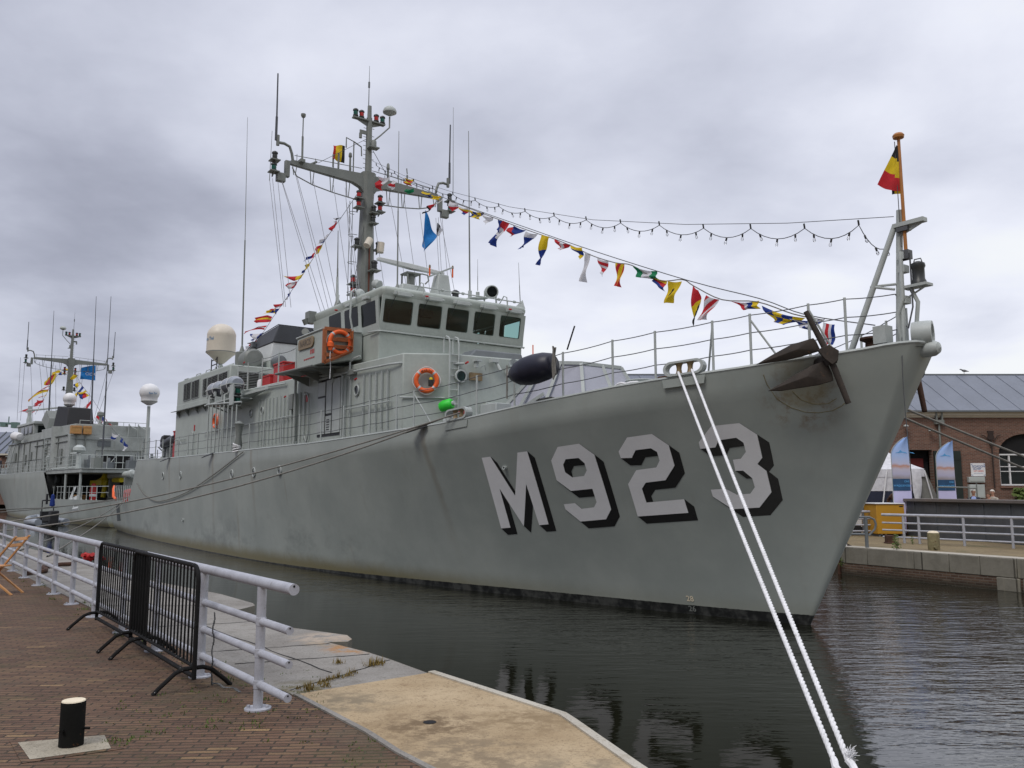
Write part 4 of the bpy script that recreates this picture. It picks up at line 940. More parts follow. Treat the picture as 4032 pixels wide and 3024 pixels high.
def build_hull(root, cut, stern=-51.4, over=None):
    c0, c1 = cut
    ds = [0, .04, .1, .2, .35, .55, .8, 1.1, 1.5, 2, 2.6, 3.3, 4, 5, 6, 7, 8, 9, 10, 11.2, 12.6, 14, 16, 18, 20, 22, 24, 27, 30]
    d = 33.
    xsx = [-x for x in ds] + [x for x in (-33, -36, -39, -41) if x > c0 + .3]
    m = 8
    xsx += [c0 + (c1 - c0) * i / m for i in range(m + 1)]
    x = c1 - .7
    while x > stern: xsx.append(x); x -= .9
    xsx.append(stern)
    def ztop(x):
        if x >= c0: return zd(x)
        if x <= c1: return 1.95
        t = (c0 - x) / (c0 - c1); return zd(c0) + (1.95 - zd(c0)) * (t ** .85 if over is None else t)
    ts = [0, .08, .13, .17, .21, .26, .32, .4, .48, .56, .64, .72, .79, .85, .895, .92, .95, 1.]
    mb = MB(); grid = []
    for s in (-1, 1):
        rows = []
        for t in ts:
            row = []
            for x0 in xsx:
                zt = ztop(x0); z = -.9 + t * (zt + .9)
                x = x0 + xs(z) * math.exp(x0 / 8.)
                zt2 = ztop(x); z = -.9 + t * (zt2 + .9)
                y = half(x - 1e-4, z) if x0 < 0 else .015
                row.append((x, s * max(y, .015), z))
            rows.append(row)
        grid.append(rows); mb.loft(rows, cap=False, closed=False)
    # bottom and transom close the shell
    a, b = grid
    for i in range(len(ts) - 1): mb.add([a[i][-1], a[i + 1][-1], b[i + 1][-1], b[i][-1]], [(0, 1, 2, 3)])
    for i in range(len(ts) - 1): mb.add([a[i][0], a[i + 1][0], b[i + 1][0], b[i][0]], [(0, 1, 2, 3)])
    h = mb.build('hull', M['hull'], root, ang=50)
    bm = bmesh.new(); bm.from_mesh(h.data); bmesh.ops.remove_doubles(bm, verts=bm.verts, dist=.001); bmesh.ops.recalc_face_normals(bm, faces=bm.faces); bm.to_mesh(h.data); bm.free()
    for p in h.data.polygons: p.use_smooth = True
    h.data.set_sharp_from_angle(angle=R(50))
    # rail cap along the deck edge, weather deck, quarterdeck and the break between them
    cp = MB(); tops = [p for p in a[-1] if p[0] >= c0 - .01]
    for s in (-1, 1): cp.path([(p[0], s * (-p[1] - .02), p[2] + .012) for p in tops], .035, 6)
    cp.build('deck_edge', M['greyl'], h)
    dk = MB(); top = [(p[0], p[1] + .05, p[2] - .07) for p in tops]; L = top + [(p[0], -p[1], p[2]) for p in top[::-1]]
    n = len(top)
    for i in range(n - 1): dk.add([top[i], top[i + 1], (top[i + 1][0], -top[i + 1][1], top[i + 1][2]), (top[i][0], -top[i][1], top[i][2])], [(0, 1, 2, 3)])
    dk.build('weather_deck', M['deckgrey'], root)
    qd = MB(); qd.boxmm((stern + .05, -3.7, 1.1), (c0 - .4, 3.7, 1.2)); qd.build('quarterdeck', M['deckgrey'], root, smooth=False)
    bk = MB(); bk.boxmm((c0 - .38, -4.25, 1.2), (c0 - .3, 4.25, zd(c0) - .1)); bk.build('deck_break', M['dim'] if over else M['grey'], root, smooth=False)
    return h
ship = empty('minehunter', MS, label='large grey minehunter with white hull number M923 moored across the dock', cat='warship')
hull = build_hull(ship, (-42.0, -44.4))
def hp_(x, z, off=.006, s=-1): return (x, s * (half(x, z) + off), z)

# hull number, built as thin plates that follow the plating
GL = {
'M': [[(-6.8, 3.51), (-6.48, 3.53), (-6.15, 2.57), (-5.54, 3.6), (-5.22, 3.62), (-5.44, 1.89), (-5.74, 1.86), (-5.65, 2.86), (-6.24, 1.82), (-6.58, 2.75), (-6.7, 1.77), (-7.03, 1.74)]],
'9': [[(-4.28, 3.69), (-3.67, 3.74), (-3.4, 3.49), (-3.54, 2.28), (-3.77, 2.05), (-4.48, 1.98), (-4.77, 2.26), (-4.76, 2.38), (-4.43, 2.41), (-4.31, 2.28), (-3.96, 2.32), (-3.84, 2.44), (-3.81, 2.74), (-4.41, 2.69), (-4.69, 2.94), (-4.62, 3.39)],
      [(-4.2, 3.41), (-3.84, 3.43), (-3.74, 3.31), (-3.76, 3.15), (-3.89, 3.03), (-4.22, 3.0), (-4.36, 3.12), (-4.33, 3.29)]],
'2': [[(-2.46, 3.83), (-1.89, 3.88), (-1.64, 3.64), (-1.69, 3.22), (-2.0, 2.92), (-2.46, 2.87), (-2.6, 2.74), (-2.62, 2.44), (-1.76, 2.52), (-1.78, 2.23), (-2.95, 2.13), (-2.88, 2.84), (-2.56, 3.14), (-2.09, 3.19), (-1.96, 3.33), (-1.94, 3.51), (-2.04, 3.59), (-2.39, 3.56), (-2.53, 3.42), (-2.54, 3.40), (-2.8, 3.4), (-2.79, 3.54)]],
'3': [[(-.68, 3.99), (-.17, 4.03), (.05, 3.8), (-.01, 3.35), (-.13, 3.23), (-.02, 3.09), (-.06, 2.67), (-.36, 2.36), (-.87, 2.32), (-1.16, 2.58), (-1.15, 2.72), (-.86, 2.74), (-.69, 2.62), (-.44, 2.64), (-.32, 2.77), (-.31, 2.95), (-.42, 3.1), (-.56, 3.1), (-.53, 3.32), (-.38, 3.34), (-.25, 3.47), (-.23, 3.65), (-.32, 3.75), (-.65, 3.71), (-.76, 3.57), (-1.05, 3.55), (-1.03, 3.68)]]}
from mathutils.geometry import tessellate_polygon
def plate2d(loops, fn, step=.12):
    """triangulated polygon (with holes), cut into small cells and mapped through fn"""
    lv = [[Vector((x, z, 0)) for x, z in l] for l in loops]; flat_ = [p for l in lv for p in l]
    bm = bmesh.new(); vs = [bm.verts.new(p) for p in flat_]
    for t in tessellate_polygon(lv):
        try: bm.faces.new([vs[i] for i in t])
        except ValueError: pass
    xs0 = min(p.x for p in flat_); xs1 = max(p.x for p in flat_); z0 = min(p.y for p in flat_); z1 = max(p.y for p in flat_)
    x = xs0 + step
    while x < xs1:
        bmesh.ops.bisect_plane(bm, geom=bm.verts[:] + bm.edges[:] + bm.faces[:], plane_co=(x, 0, 0), plane_no=(1, 0, 0)); x += step
    z = z0 + step
    while z < z1:
        bmesh.ops.bisect_plane(bm, geom=bm.verts[:] + bm.edges[:] + bm.faces[:], plane_co=(0, z, 0), plane_no=(0, 1, 0)); z += step
    bm.verts.index_update(); out = [fn(v.co.x, v.co.y) for v in bm.verts]; fs = [[v.index for v in f.verts] for f in bm.faces]
    bm.free(); return out, fs
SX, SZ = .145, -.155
for g in 'M923':
    mb = MB(); mb.add(*plate2d(GL[g], lambda x, z: hp_(x, z, .014))); o = mb.build('hull_number', M['letterw'], hull, smooth=False, fix=False)
    o['label'] = 'pale figure %s on the bow' % g
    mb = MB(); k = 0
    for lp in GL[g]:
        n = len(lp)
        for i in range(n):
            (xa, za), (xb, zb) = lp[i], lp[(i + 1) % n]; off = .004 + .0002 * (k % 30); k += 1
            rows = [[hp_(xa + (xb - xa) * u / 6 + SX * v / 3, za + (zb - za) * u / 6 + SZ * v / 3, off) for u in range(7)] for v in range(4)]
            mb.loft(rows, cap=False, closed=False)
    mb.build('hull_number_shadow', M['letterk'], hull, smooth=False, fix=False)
for s, z, mt in (('28', .34, M['bollardtop']), ('26', .12, M['mast'])):
    mb = MB(); add_text(mb, s, .17, lambda x, y: hp_(-2.35 + x, z + y, .012)); mb.build('draught_mark', mt, hull, smooth=False, fix=False)
def porthole(parent, c, nrm, r=.16, mat=None):
    mb = MB(); mb.lathe([(r * 1.32, 0), (r * 1.32, .02), (r * 1.22, .045), (r, .045), (r * .98, .0)], c, nrm, 22); o = mb.build('porthole', M['greyl'], parent)
    mb = MB(); mb.lathe([(r, .004), (r, .012), (.0, .012)], c, nrm, 22); mb.build('pane', mat or M['glass'], o); return o
for x, z in ((-35.44, 3.44), (-31.97, 3.43), (-23.93, 3.36), (-21.25, 3.39), (-18.58, 3.41)): porthole(hull, hp_(x, z, -.01), (0, -1, 0), .15)
mb = MB(); mb.lathe([(.075, 0), (.075, .06), (.05, .06), (.04, .01)], hp_(-31.54, 1.27, 0), (0, -1, 0), 12); mb.lathe([(.05, 0), (.05, .08), (.03, .08), (.03, .01)], hp_(-6.12, 3.25, 0), (.2, -1, 0), 12); mb.build('drain_outlet', M['greyl'], hull)
for x in (-34.3, -26.75, -8.95):
    z = zd(x); mb = MB(); mb.bar(hp_(x + .22, z + .03, .0), hp_(x - .30, z - .13, .30), .02, .22, (0, 1, .6)); mb.build('scupper_flap', M['black'], hull)
mb = MB(); mb.bar(hp_(-47.6, .75, .03), hp_(-47.6, 1.85, .03), .35, .06, (1, 0, 0)); mb.build('rubbing_strip', M['greyd'], hull)
# bow roller and stem head
mb = MB(); mb.lathe([(.0, -.34), (.10, -.30), (.145, -.16), (.155, .0), (.145, .12), (.10, .2), (.0, .24)], (2.76, 0, 5.29), (1, 0, 0), 20)
mb.build('stem_bulb', M['greyl'], hull)
rl = MB(); rl.lathe([(.18, -.17), (.235, -.17), (.245, -.1), (.245, .1), (.235, .17), (.18, .17), (.165, .05), (.165, -.05), (.18, -.17)], (2.68, 0, 5.58), (.94, .33, 0), 26)
rl.build('bow_fairlead', M['greyl'], hull)
mb = MB()
for arc_ in ([(.49, 4.92), (.51, 4.73), (.58, 4.45), (.74, 4.29), (.92, 4.2), (1.12, 4.18), (1.33, 4.21), (1.48, 4.29), (1.57, 4.37)], [(.85, 4.59), (.93, 4.43), (1.1, 4.34), (1.3, 4.34), (1.45, 4.43)]):
    mb.path([hp_(x, z, -.003) for x, z in arc_], .0085, 6)
mb.build('anchor_pocket', M['mossiron'], hull)
def anchor(side, label):
    t = empty('anchor', MS, label=label, cat='anchor', group='stowed bow anchors'); s = side
    F1 = [(.57, -2.15, 5.08), (.84, -2.0, 5.25), (1.11, -1.83, 5.41), (1.33, -1.69, 5.48), (1.46, -1.6, 5.52), (1.5, -1.57, 5.45), (1.55, -1.54, 5.3), (1.51, -1.56, 5.26), (1.27, -1.73, 5.18), (1.04, -1.86, 5.13)]
    F2 = [(.72, -2.02, 4.57), (.91, -1.9, 4.69), (1.18, -1.74, 4.87), (1.41, -1.58, 5.02), (1.56, -1.49, 5.07), (1.64, -1.43, 4.99), (1.68, -1.39, 4.85), (1.7, -1.39, 4.71), (1.48, -1.54, 4.64), (.93, -1.89, 4.56)]
    nrm = Vector((.56, -.83, 0))
    for F in (F1, F2):
        mb = MB(); n = len(F); P = [Vector(p) for p in F]; c = sum(P, Vector()) / n; ridge = c + nrm * .09
        ins = [p - nrm * .05 for p in P]
        vs = P + ins + [ridge]; fs = [tuple(range(2 * n - 1, n - 1, -1))]
        for i in range(n): j = (i + 1) % n; fs += [(i, j, n + j, n + i), (i, j, 2 * n)]
        mb.add([(v.x, v.y * -s, v.z) for v in vs], fs); mb.build('fluke', M['anchor'], t, bevel=.01)
    m = lambda p: (p[0], p[1] * -s, p[2])
    mb = MB(); mb.path([m(p) for p in ((1.39, -1.69, 6.02), (1.66, -1.51, 5.26), (1.77, -1.45, 4.92), (1.93, -1.32, 4.27))], [.05, .06, .06, .052], 10); mb.build('stock', M['rust'] if s > 0 else M['anchor'], t)
    mb = MB(); mb.prism([m(p) for p in ((1.51, -1.57, 5.27), (1.68, -1.46, 5.35), (1.81, -1.36, 5.23), (1.79, -1.37, 5.06), (1.71, -1.43, 4.98), (1.61, -1.5, 5.09))], (.10, s * .14, 0))
    mb.bar(m((1.66, -1.5, 5.26)), m((1.70, -1.44, 5.0)), .2, .16); mb.build('crown', M['anchor'], t, bevel=.008, smooth=False)
    mb = MB(); mb.bar(m((1.66, -1.46, 5.15)), m((.95, -1.2, 5.02)), .10, .13); mb.build('shank', M['anchor'], t, bevel=.02)
    return t
anchor(-1, 'rusty dark anchor hanging against the starboard bow below the deck edge')
anchor(1, 'rusty anchor on the far side of the stem, mostly hidden behind the bow')
# grey fairleads with two rollers
def fairlead(x0, x1, label=None):
    c = Vector(((x0 + x1) / 2, -half((x0 + x1) / 2, 9) + .08, zd((x0 + x1) / 2)))
    d = (Vector((x1, -half(x1, 9), zd(x1))) - Vector((x0, -half(x0, 9), zd(x0)))); L = d.length; d.normalize(); up = Vector((0, 0, 1)); nn = d.cross(up)
    mb = MB(); pts = []
    hx, hz, r_ = L / 2 - .03, .33, .15
    for (cx, cz, a0) in ((hx - r_, hz - r_, 0), (-hx + r_, hz - r_, PI / 2), (-hx + r_, r_ + .03, PI), (hx - r_, r_ + .03, 1.5 * PI)):
        for i in range(6): a = a0 + PI / 2 * i / 5; pts.append((cx + r_ * math.cos(a), cz + r_ * math.sin(a)))
    def P(a, b, o): return c + d * a + up * b + nn * o
    rings = []
    for o, g in ((-.11, 0), (-.11, -.055), (.11, -.055), (.11, 0), (-.11, 0)):
        rings.append([P(a * (1 + g / hx), .18 + (b - .18) * (1 + g / .2), o) for a, b in pts])
    mb.loft(rings, cap=False); o = mb.build('fairlead', M['greyl'], ship, bevel=.01)
    for a in (-.13, .13):
        mb = MB(); mb.lathe([(.095, 0), (.06, .06), (.05, .13), (.06, .2), (.095, .26)], P(a * L, .045, 0), n=14); mb.build('roller', M['bronze'], o)
    mb = MB(); mb.prism([P(-L / 2, -.02, .08), P(L / 2, -.02, .08), P(L / 2 - .03, -.19, .075), P(-L / 2 + .03, -.19, .075)], nn * .015); mb.build('doubler_plate', M['hull'], o, smooth=False)
fairlead(-1.35, -.5); fairlead(-7.95, -7.0)

# ------------------------------------------------------------------ guard rails
gr = MB(); guard = empty('guard_rail'); guard.parent = ship
SX_ = [1.76, 1.22, .28, -.39, -1.54, -2.52, -3.85, -5.39, -6.77, -9.54, -10.44, -11.95, -13.57, -15.17, -16.94, -18.66, -20.45, -22.12, -23.87, -25.8, -27.88, -29.45, -31.14, -32.95, -34.6, -36.2, -37.8, -39.4, -41.2]
def edgept(x, s=-1, off=.1): return Vector((x, s * (half(x, 9) - off), zd(x)))
sm = MB(); sm.tube((0, 0, -.02), (0, 0, 1.06), .026, n=10); sm.lathe([(.05, -.02), (.05, .03), (.03, .06)], n=10); sme = sm.mesh('stanchion', M['greyl'])
def stanch(x, s): o = bpy.data.objects.new('stanchion', sme); col.objects.link(o); o.parent = guard; o.location = edgept(x, s); return o
for x in SX_: stanch(x, -1)
PX_ = [1.9, 1.2, .3, -1.2, -3, -5, -7, -9]
for x in PX_: stanch(x, 1)
tip = Vector((2.2, 0, 5.4))
for s, XS in ((-1, SX_), (1, PX_)):
    for h in (1.03, .68, .34):
        pts = [tip + Vector((0, 0, h))] + [edgept(x, s) + Vector((0, 0, h)) for x in XS]
        wr = MB(); P2 = []
        for a, b in zip(pts, pts[1:]):
            for i in range(4): t = i / 4; p = a.lerp(b, t); p.z -= .10 * (b - a).length * .16 * t * (1 - t) * 4; P2.append(p)
        P2.append(pts[-1]); wr.path(P2, .0105, 5); wr.build('guard_wire', M['wire'], guard)
for x, dx in ((-.39, -.45), (1.22, .35), (-11.95, -.75), (-10.44, -.6), (-9.54, .5), (.28, .5), (-32.95, .5)):
    p = edgept(x); mb = MB(); mb.tube(p + Vector((0, 0, .95)), p + Vector((dx, .35, .0)), .02, n=8); mb.build('stay', M['greyl'], guard)
# close-set bars of the accommodation ladder stowed upright amidships
ld = empty('rail_bars'); ld.parent = ship
for i in range(8):
    x = -23.87 - .58 * i; p = edgept(x); mb = MB(); top_ = 6.22 + .045 * i
    mb.path([(x, p.y, 4.25), (x, p.y, top_)], .03, 8); mb.build('upright_bar', M['greyl'], ld)
mb = MB(); mb.tube((-23.3, -4.35, 6.28), (-28.3, -4.35, 6.58), .04, n=8)
mb.path([(-27.9, -4.35, 6.55), (-28.1, -4.3, 6.95), (-27.9, -4.0, 7.15), (-27.5, -3.6, 7.1)], .035, 8); mb.path([(-25.6, -4.35, 6.42), (-25.8, -4.3, 6.8), (-25.6, -4.0, 7.0), (-25.2, -3.6, 7.0)], .035, 8); mb.build('top_bar', M['greyl'], ld)

# ------------------------------------------------------------------ deckhouse
def roofz(x): return 6.80 + (-11.35 - x) * .022 if x < -11.35 else 6.80
dh = MB()
base = [(-37.9, -3.35), (-30, -3.35), (-22, -3.35), (-11.35, -3.33), (-10.62, -2.05), (-10.3, .6), (-10.62, 2.05), (-11.35, 3.33), (-22, 3.35), (-30, 3.35), (-37.9, 3.35)]
dh.loft([[(x, y, 4.1) for x, y in base], [(x, y, roofz(x)) for x, y in base]])
deckhouse = dh.build('deckhouse', M['grey'], ship, bevel=.035, ang=25)
sk = MB(); sk.loft([[(x + (.0 if abs(y) > 3 else .02), y * 1.012, zd(x) - .07) for x, y in base], [(x + (.0 if abs(y) > 3 else .02), y * 1.012, zd(x) + .10) for x, y in base]], cap=False); sk.build('skirting', M['greyd'], deckhouse)
# vertical stiffeners
rb = MB()
x = -12.2
for x in [-12.2, -12.6, -13.0, -13.45, -13.9, -14.9, -15.3] + [-18.9 - .42 * i for i in range(13)]:
    zb = zd(x) + .3; zt = roofz(x) - .45 if x > -18 else roofz(x) - .62
    rb.boxmm((x - .018, -3.41, zb), (x + .018, -3.352, zt))
rb.build('stiffener', M['greyl'], deckhouse, smooth=False)
for x, z in ((-25.05, 6.0), (-23.62, 6.0), (-14.46, 5.97)): porthole(deckhouse, (x, -3.352, z), (0, -1, 0), .15, M['bridgeglass'] if x > -15 else None)
porthole(deckhouse, (-10.52, -1.80, 6.12), (1, -.1, 0), .155, M['bridgeglass'])
# equipment lockers on the side
lk = MB(); lk.boxmm((-17.72, -3.36, 4.58), (-15.62, -3.353, 6.60)); locker = lk.build('locker_recess', M['black'], deckhouse, smooth=False)
mb = MB()
for (x0, x1, z0, z1) in ((-17.62, -16.98, 6.02, 6.52), (-17.64, -17.0, 4.66, 5.95), (-16.88, -16.42, 5.36, 6.54), (-16.90, -16.44, 4.66, 5.28), (-16.34, -15.70, 4.66, 6.54)): mb.boxmm((x0, -3.40, z0), (x1, -3.365, z1))
mb.build('locker_door', M['greyl'], deckhouse, bevel=.008)
mb = MB()
for i in range(5): mb.boxmm((-16.80, -3.404, 4.78 + .085 * i), (-16.56, -3.401, 4.82 + .085 * i))
mb.build('vent_slot', M['black'], deckhouse, smooth=False)
pp = MB()
pp.path([(-19.62, -3.48, 4.4), (-19.62, -3.48, 6.85), (-19.5, -3.6, 6.9)], .055, 8)
pp.path([(-18.75, -3.42, 4.7), (-18.55, -3.42, 4.45), (-18.4, -3.42, 4.7), (-18.42, -3.42, 6.05), (-18.6, -3.42, 6.25), (-18.8, -3.42, 6.2)], .03, 8)
pp.path([(-15.45, -3.44, 4.5), (-15.45, -3.44, 6.55), (-15.7, -3.44, 6.65), (-17.4, -3.44, 6.75)], .04, 8)
pp.path([(-34.0, -3.42, 4.5), (-33.9, -3.42, 5.6), (-34.15, -3.42, 5.72)], .03, 8)
pp.path([(-17.9, -3.45, 6.62), (-15.2, -3.45, 6.62), (-12.0, -3.45, 6.52), (-11.45, -3.4, 6.50), (-10.72, -2.1, 6.5), (-10.42, -1.75, 6.5)], .034, 8)
pp.path([(-24.4, -3.44, 7.0), (-20.8, -3.44, 6.85)], .03, 8)
for x, z in ((-14.9, 6.85), (-16.3, 7.0)): pp.path([(x, -3.42, 6.4), (x, -3.42, z + .1), (x + .12, -3.35, z + .22), (x + .5, -3.3, z + .26)], .032, 8)
pp.build('pipe', M['greyl'], deckhouse)
hr = MB()
for x0, x1, z in ((-32.0, -19.9, 5.52), (-15.1, -11.9, 5.38), (-37.4, -35.6, 5.4)): hr.tube((x0, -3.47, z), (x1, -3.47, z), .022, n=8); [hr.tube((x, -3.47, z), (x, -3.35, z), .016, n=6) for x in (x0 + .1, (x0 + x1) / 2, x1 - .1)]
hr.path([(-11.35, -3.42, 5.45), (-10.7, -2.25, 5.45)], .024, 8); hr.build('grab_rail', M['greyl'], deckhouse)
rt = MB()
for x, y, z in ((-15.0, -3.5, 7.25), (-14.4, -3.47, 6.3), (-17.0, -3.47, 7.1), (-20.8, -3.47, 6.3), (-26, -3.47, 8.3), (-10.38, -1.72, 6.5)): rt.tube((x, y, z), (x + .13, y, z + .03), .03, n=8)
rt.build('valve_handle', M['red'], deckhouse)
bx = MB()
bx.boxmm((-20.15, -3.52, 5.75), (-19.8, -3.36, 6.35)); bx.boxmm((-14.95, -3.5, 6.5), (-14.5, -3.36, 6.68)); bx.build('junction_box', M['mast'], deckhouse, bevel=.01)
for x in (-18.72, -33.95):
    mb = MB(); mb.boxmm((x - .1, -3.375, 5.95 - (.2 if x < -30 else 0)), (x + .08, -3.353, 6.25 - (.2 if x < -30 else 0))); mb.build('warning_plate', M['red'], deckhouse, smooth=False)
# front fittings
fx = -10.36
ln = MB()
for y in (-2.18, -1.86): ln.path([(-10.58 + .0, y, 5.0), (-10.55, y, 7.1), (-10.6, y, 7.28), (-10.75, y, 7.34), (-10.9, y, 7.25), (-10.9, y, 6.85)], .024, 8)
for i in range(9): ln.tube((-10.57, -2.18, 5.05 + .215 * i), (-10.57, -1.86, 5.05 + .215 * i), .014, n=6)
ln.build('ladder', M['greyl'], deckhouse)
ft = MB(); ft.boxmm((-10.42, -1.45, 6.58), (-10.2, -1.25, 6.66)); ft.boxmm((-10.42, -1.40, 6.40), (-10.3, -1.3, 6.58)); ft.boxmm((-10.40, -.85, 6.60), (-10.2, -.62, 6.72)); ft.tube((-10.28, -.66, 6.6), (-10.14, -.6, 6.34), .05, n=10)
ft.path([(-10.36, -1.2, 6.4), (-10.28, -1.1, 6.5), (-10.36, -1.0, 6.35)], .015, 6); ft.build('deck_lamp', M['greyl'], deckhouse)
hn = MB(); hn.lathe([(.04, 0), (.06, .12), (.15, .2), (.155, .22), (.13, .21), (.0, .1)], (-10.34, -.08, 6.6), (1, -.2, 0), 18); hn.boxmm((-10.35, -.3, 6.3), (-10.2, -.0, 6.42)); hn.build('horn', M['greyl'], deckhouse)
mb = MB(); mb.boxmm((-10.50, -1.52, 6.02), (-10.41, -1.09, 6.25)); mb.build('name_plate', M['bronze'], deckhouse, smooth=False)
mb = MB(); mb.boxmm((-10.40, -1.1, 4.55), (-10.2, .15, 5.35)); mb.build('front_locker', M['grey'], deckhouse, bevel=.02)
mb = MB(); mb.boxmm((-10.0, -.1, 4.4), (-9.4, .45, 5.5)); mb.build('deck_vent', M['greyl'], deckhouse, bevel=.03)
mb = MB(); mb.loft([[(-11.6, -.95, 6.8), (-11.6, 1.45, 6.8), (-12.5, 1.45, 6.8), (-12.5, -.95, 6.8)], [(-11.7, -.5, 7.24), (-11.7, 1.35, 7.26), (-12.4, 1.35, 7.26), (-12.4, -.5, 7.24)]]); mb.build('covered_hatch', M['greyd'], deckhouse, bevel=.04)
rr_ = MB()
rr_.tube((-11.4, 1.6, 6.8), (-11.4, 1.6, 7.55), .02); rr_.tube((-11.4, 1.85, 6.8), (-11.4, 1.85, 7.1), .07); rr_.build('orange_stowage', M['orange'], deckhouse)

# ------------------------------------------------------------------ after house with louvres
ah = MB(); zt1, zt0 = 8.53, 8.70
ah.loft([[(-37.9, -3.34, 7.05), (-28.34, -3.34, 6.9), (-28.34, 3.34, 6.9), (-37.9, 3.34, 7.05)], [(-37.9, -3.34, zt0), (-28.34, -3.34, zt1 + .02), (-28.34, 3.34, zt1 + .02), (-37.9, 3.34, zt0)]])
after = ah.build('after_house', M['grey'], ship, bevel=.05, ang=25)
mb = MB(); mb.prism([(-38.0, -3.36, 7.03), (-31.5, -3.36, 6.96), (-31.5, -3.62, 6.90), (-38.0, -3.62, 6.97)], (0, 0, .035))
for x in (-37, -35.2, -33.4, -32): mb.prism([(x, -3.36, 6.96), (x, -3.6, 6.9), (x, -3.36, 6.6)], (.03, 0, 0))
mb.build('ledge', M['mast'], after, smooth=False)
def louvre(c0, c1, z0, z1, axis):
    mb = MB(); g = MB()
    if axis == 'y':      # on the side
        mb.boxmm((c0 - .04, -3.375, z0 - .04), (c1 + .04, -3.343, z1 + .04)); g.boxmm((c0, -3.38, z0), (c1, -3.376, z1))
        sl = MB(); n = int((z1 - z0) / .075)
        for i in range(n): z = z0 + (i + .5) * (z1 - z0) / n; sl.bar((c0, -3.40, z), (c1, -3.40, z), .04, .008, (0, -.6, .8))
        sl.boxmm(((c0 + c1) / 2 - .02, -3.415, z0), ((c0 + c1) / 2 + .02, -3.39, z1))
    else:
        mb.boxmm((-28.337, c0 - .04, z0 - .04), (-28.30, c1 + .04, z1 + .04)); g.boxmm((-28.299, c0, z0), (-28.295, c1, z1))
        sl = MB(); n = int((z1 - z0) / .075)
        for i in range(n): z = z0 + (i + .5) * (z1 - z0) / n; sl.bar((-28.275, c0, z), (-28.275, c1, z), .04, .008, (.6, 0, .8))
        sl.boxmm((-28.285, (c0 + c1) / 2 - .02, z0), (-28.26, (c0 + c1) / 2 + .02, z1))
    o = mb.build('louvre', M['greyl'], after, smooth=False); g.mi = []; g2 = MB(); g2.v = g.v; g2.f = g.f; g2.mi = [0] * len(g.f); 
    a = g2.build('louvre_backing', M['black'], after, smooth=False); sl.build('louvre_slats', M['mast'], after, smooth=False)
for a, b, z0, z1 in ((-36.4, -35.05, 7.52, 8.42), (-34.8, -33.45, 7.50, 8.40), (-32.7, -32.05, 7.46, 8.30), (-31.85, -30.2, 7.46, 8.28), (-30.0, -28.65, 7.44, 8.26)): louvre(a, b, z0, z1, 'y')
louvre(-2.98, -2.0, 7.3, 8.24, 'x'); louvre(-1.95 + .05, -1.45 + .5, 7.3, 8.24, 'x')
rr2 = MB()
for x in (-37, -34.6, -32.8, -31.2): rr2.path([(x, -3.25, 8.6), (x, -3.2, 8.78), (x + .75, -3.2, 8.76), (x + .75, -3.25, 8.58)], .022, 6)
rr2.tube((-37.4, -3.15, 8.74), (-28.5, -3.15, 8.60), .04); rr2.build('roof_rail', M['greyl'], after)
# upper side rails between after house and bridge
ur = empty('upper_rail'); ur.parent = ship
UX = [-27.6, -26.2, -24.3, -22.3, -20.4]
for x in UX:
    mb = MB(); mb.tube((x, -3.2, roofz(x)), (x, -3.2, 8.25 + .02 * (-20 - x)), .032 if x > -23 else .027, n=8); mb.build('stanchion', M['greyl'], ur)
for h in (.98, .55):
    mb = MB(); P2 = []
    for a, b in zip(UX, UX[1:]):
        for i in range(6): t = i / 6; P2.append((a + (b - a) * t, -3.2, roofz(a + (b - a) * t) + 1.25 * h - .22 * t * (1 - t) * h))
    P2.append((UX[-1], -3.2, roofz(UX[-1]) + 1.25 * h)); mb.path(P2, .012, 5); mb.build('guard_wire', M['wire'], ur)
def lockbox(nm, a, b, mat, label, cat):
    c = [(a[i] + b[i]) / 2 for i in range(3)]; t = empty(nm, MS, (c[0], c[1], a[2]), label, cat)
    mb = MB(); mb.boxmm((a[0] - c[0], a[1] - c[1], 0), (b[0] - c[0], b[1] - c[1], b[2] - a[2] - .08)); mb.build('body', mat, t, bevel=.02)
    mb = MB(); mb.boxmm((a[0] - c[0] - .03, a[1] - c[1] - .03, b[2] - a[2] - .078), (b[0] - c[0] + .03, b[1] - c[1] + .03, b[2] - a[2])); mb.build('lid', mat, t, bevel=.02)
    mb = MB(); mb.boxmm((b[0] - c[0] + .001, -.1, (b[2] - a[2]) * .6), (b[0] - c[0] + .025, .1, (b[2] - a[2]) * .66)); mb.build('latch', M['mast'], t, smooth=False)
lockbox('red_locker', (-26.6, -2.4, 6.95), (-25.6, -1.2, 7.85), M['red'], 'lower red locker box on the upper deck beside the white canister', 'locker')
lockbox('deck_locker', (-24.6, -2.6, 6.95), (-23.4, -.9, 8.15), M['red'], 'taller red locker box on the upper deck nearest the bridge wing', 'locker')
t = empty('fire_hose_canister', MS, (-27.7, -2.1, 6.95), 'white rounded canister beside the louvres on the upper deck', 'canister')
mb = MB(); mb.lathe([(.0, 0), (.12, .02), (.155, .12), (.16, .75), (.12, .88), (.0, .92)], n=18); mb.build('shell', M['white'], t); mb = MB(); mb.lathe([(.165, .3), (.172, .31), (.172, .36), (.165, .37)], n=18); mb.build('strap', M['black'], t)

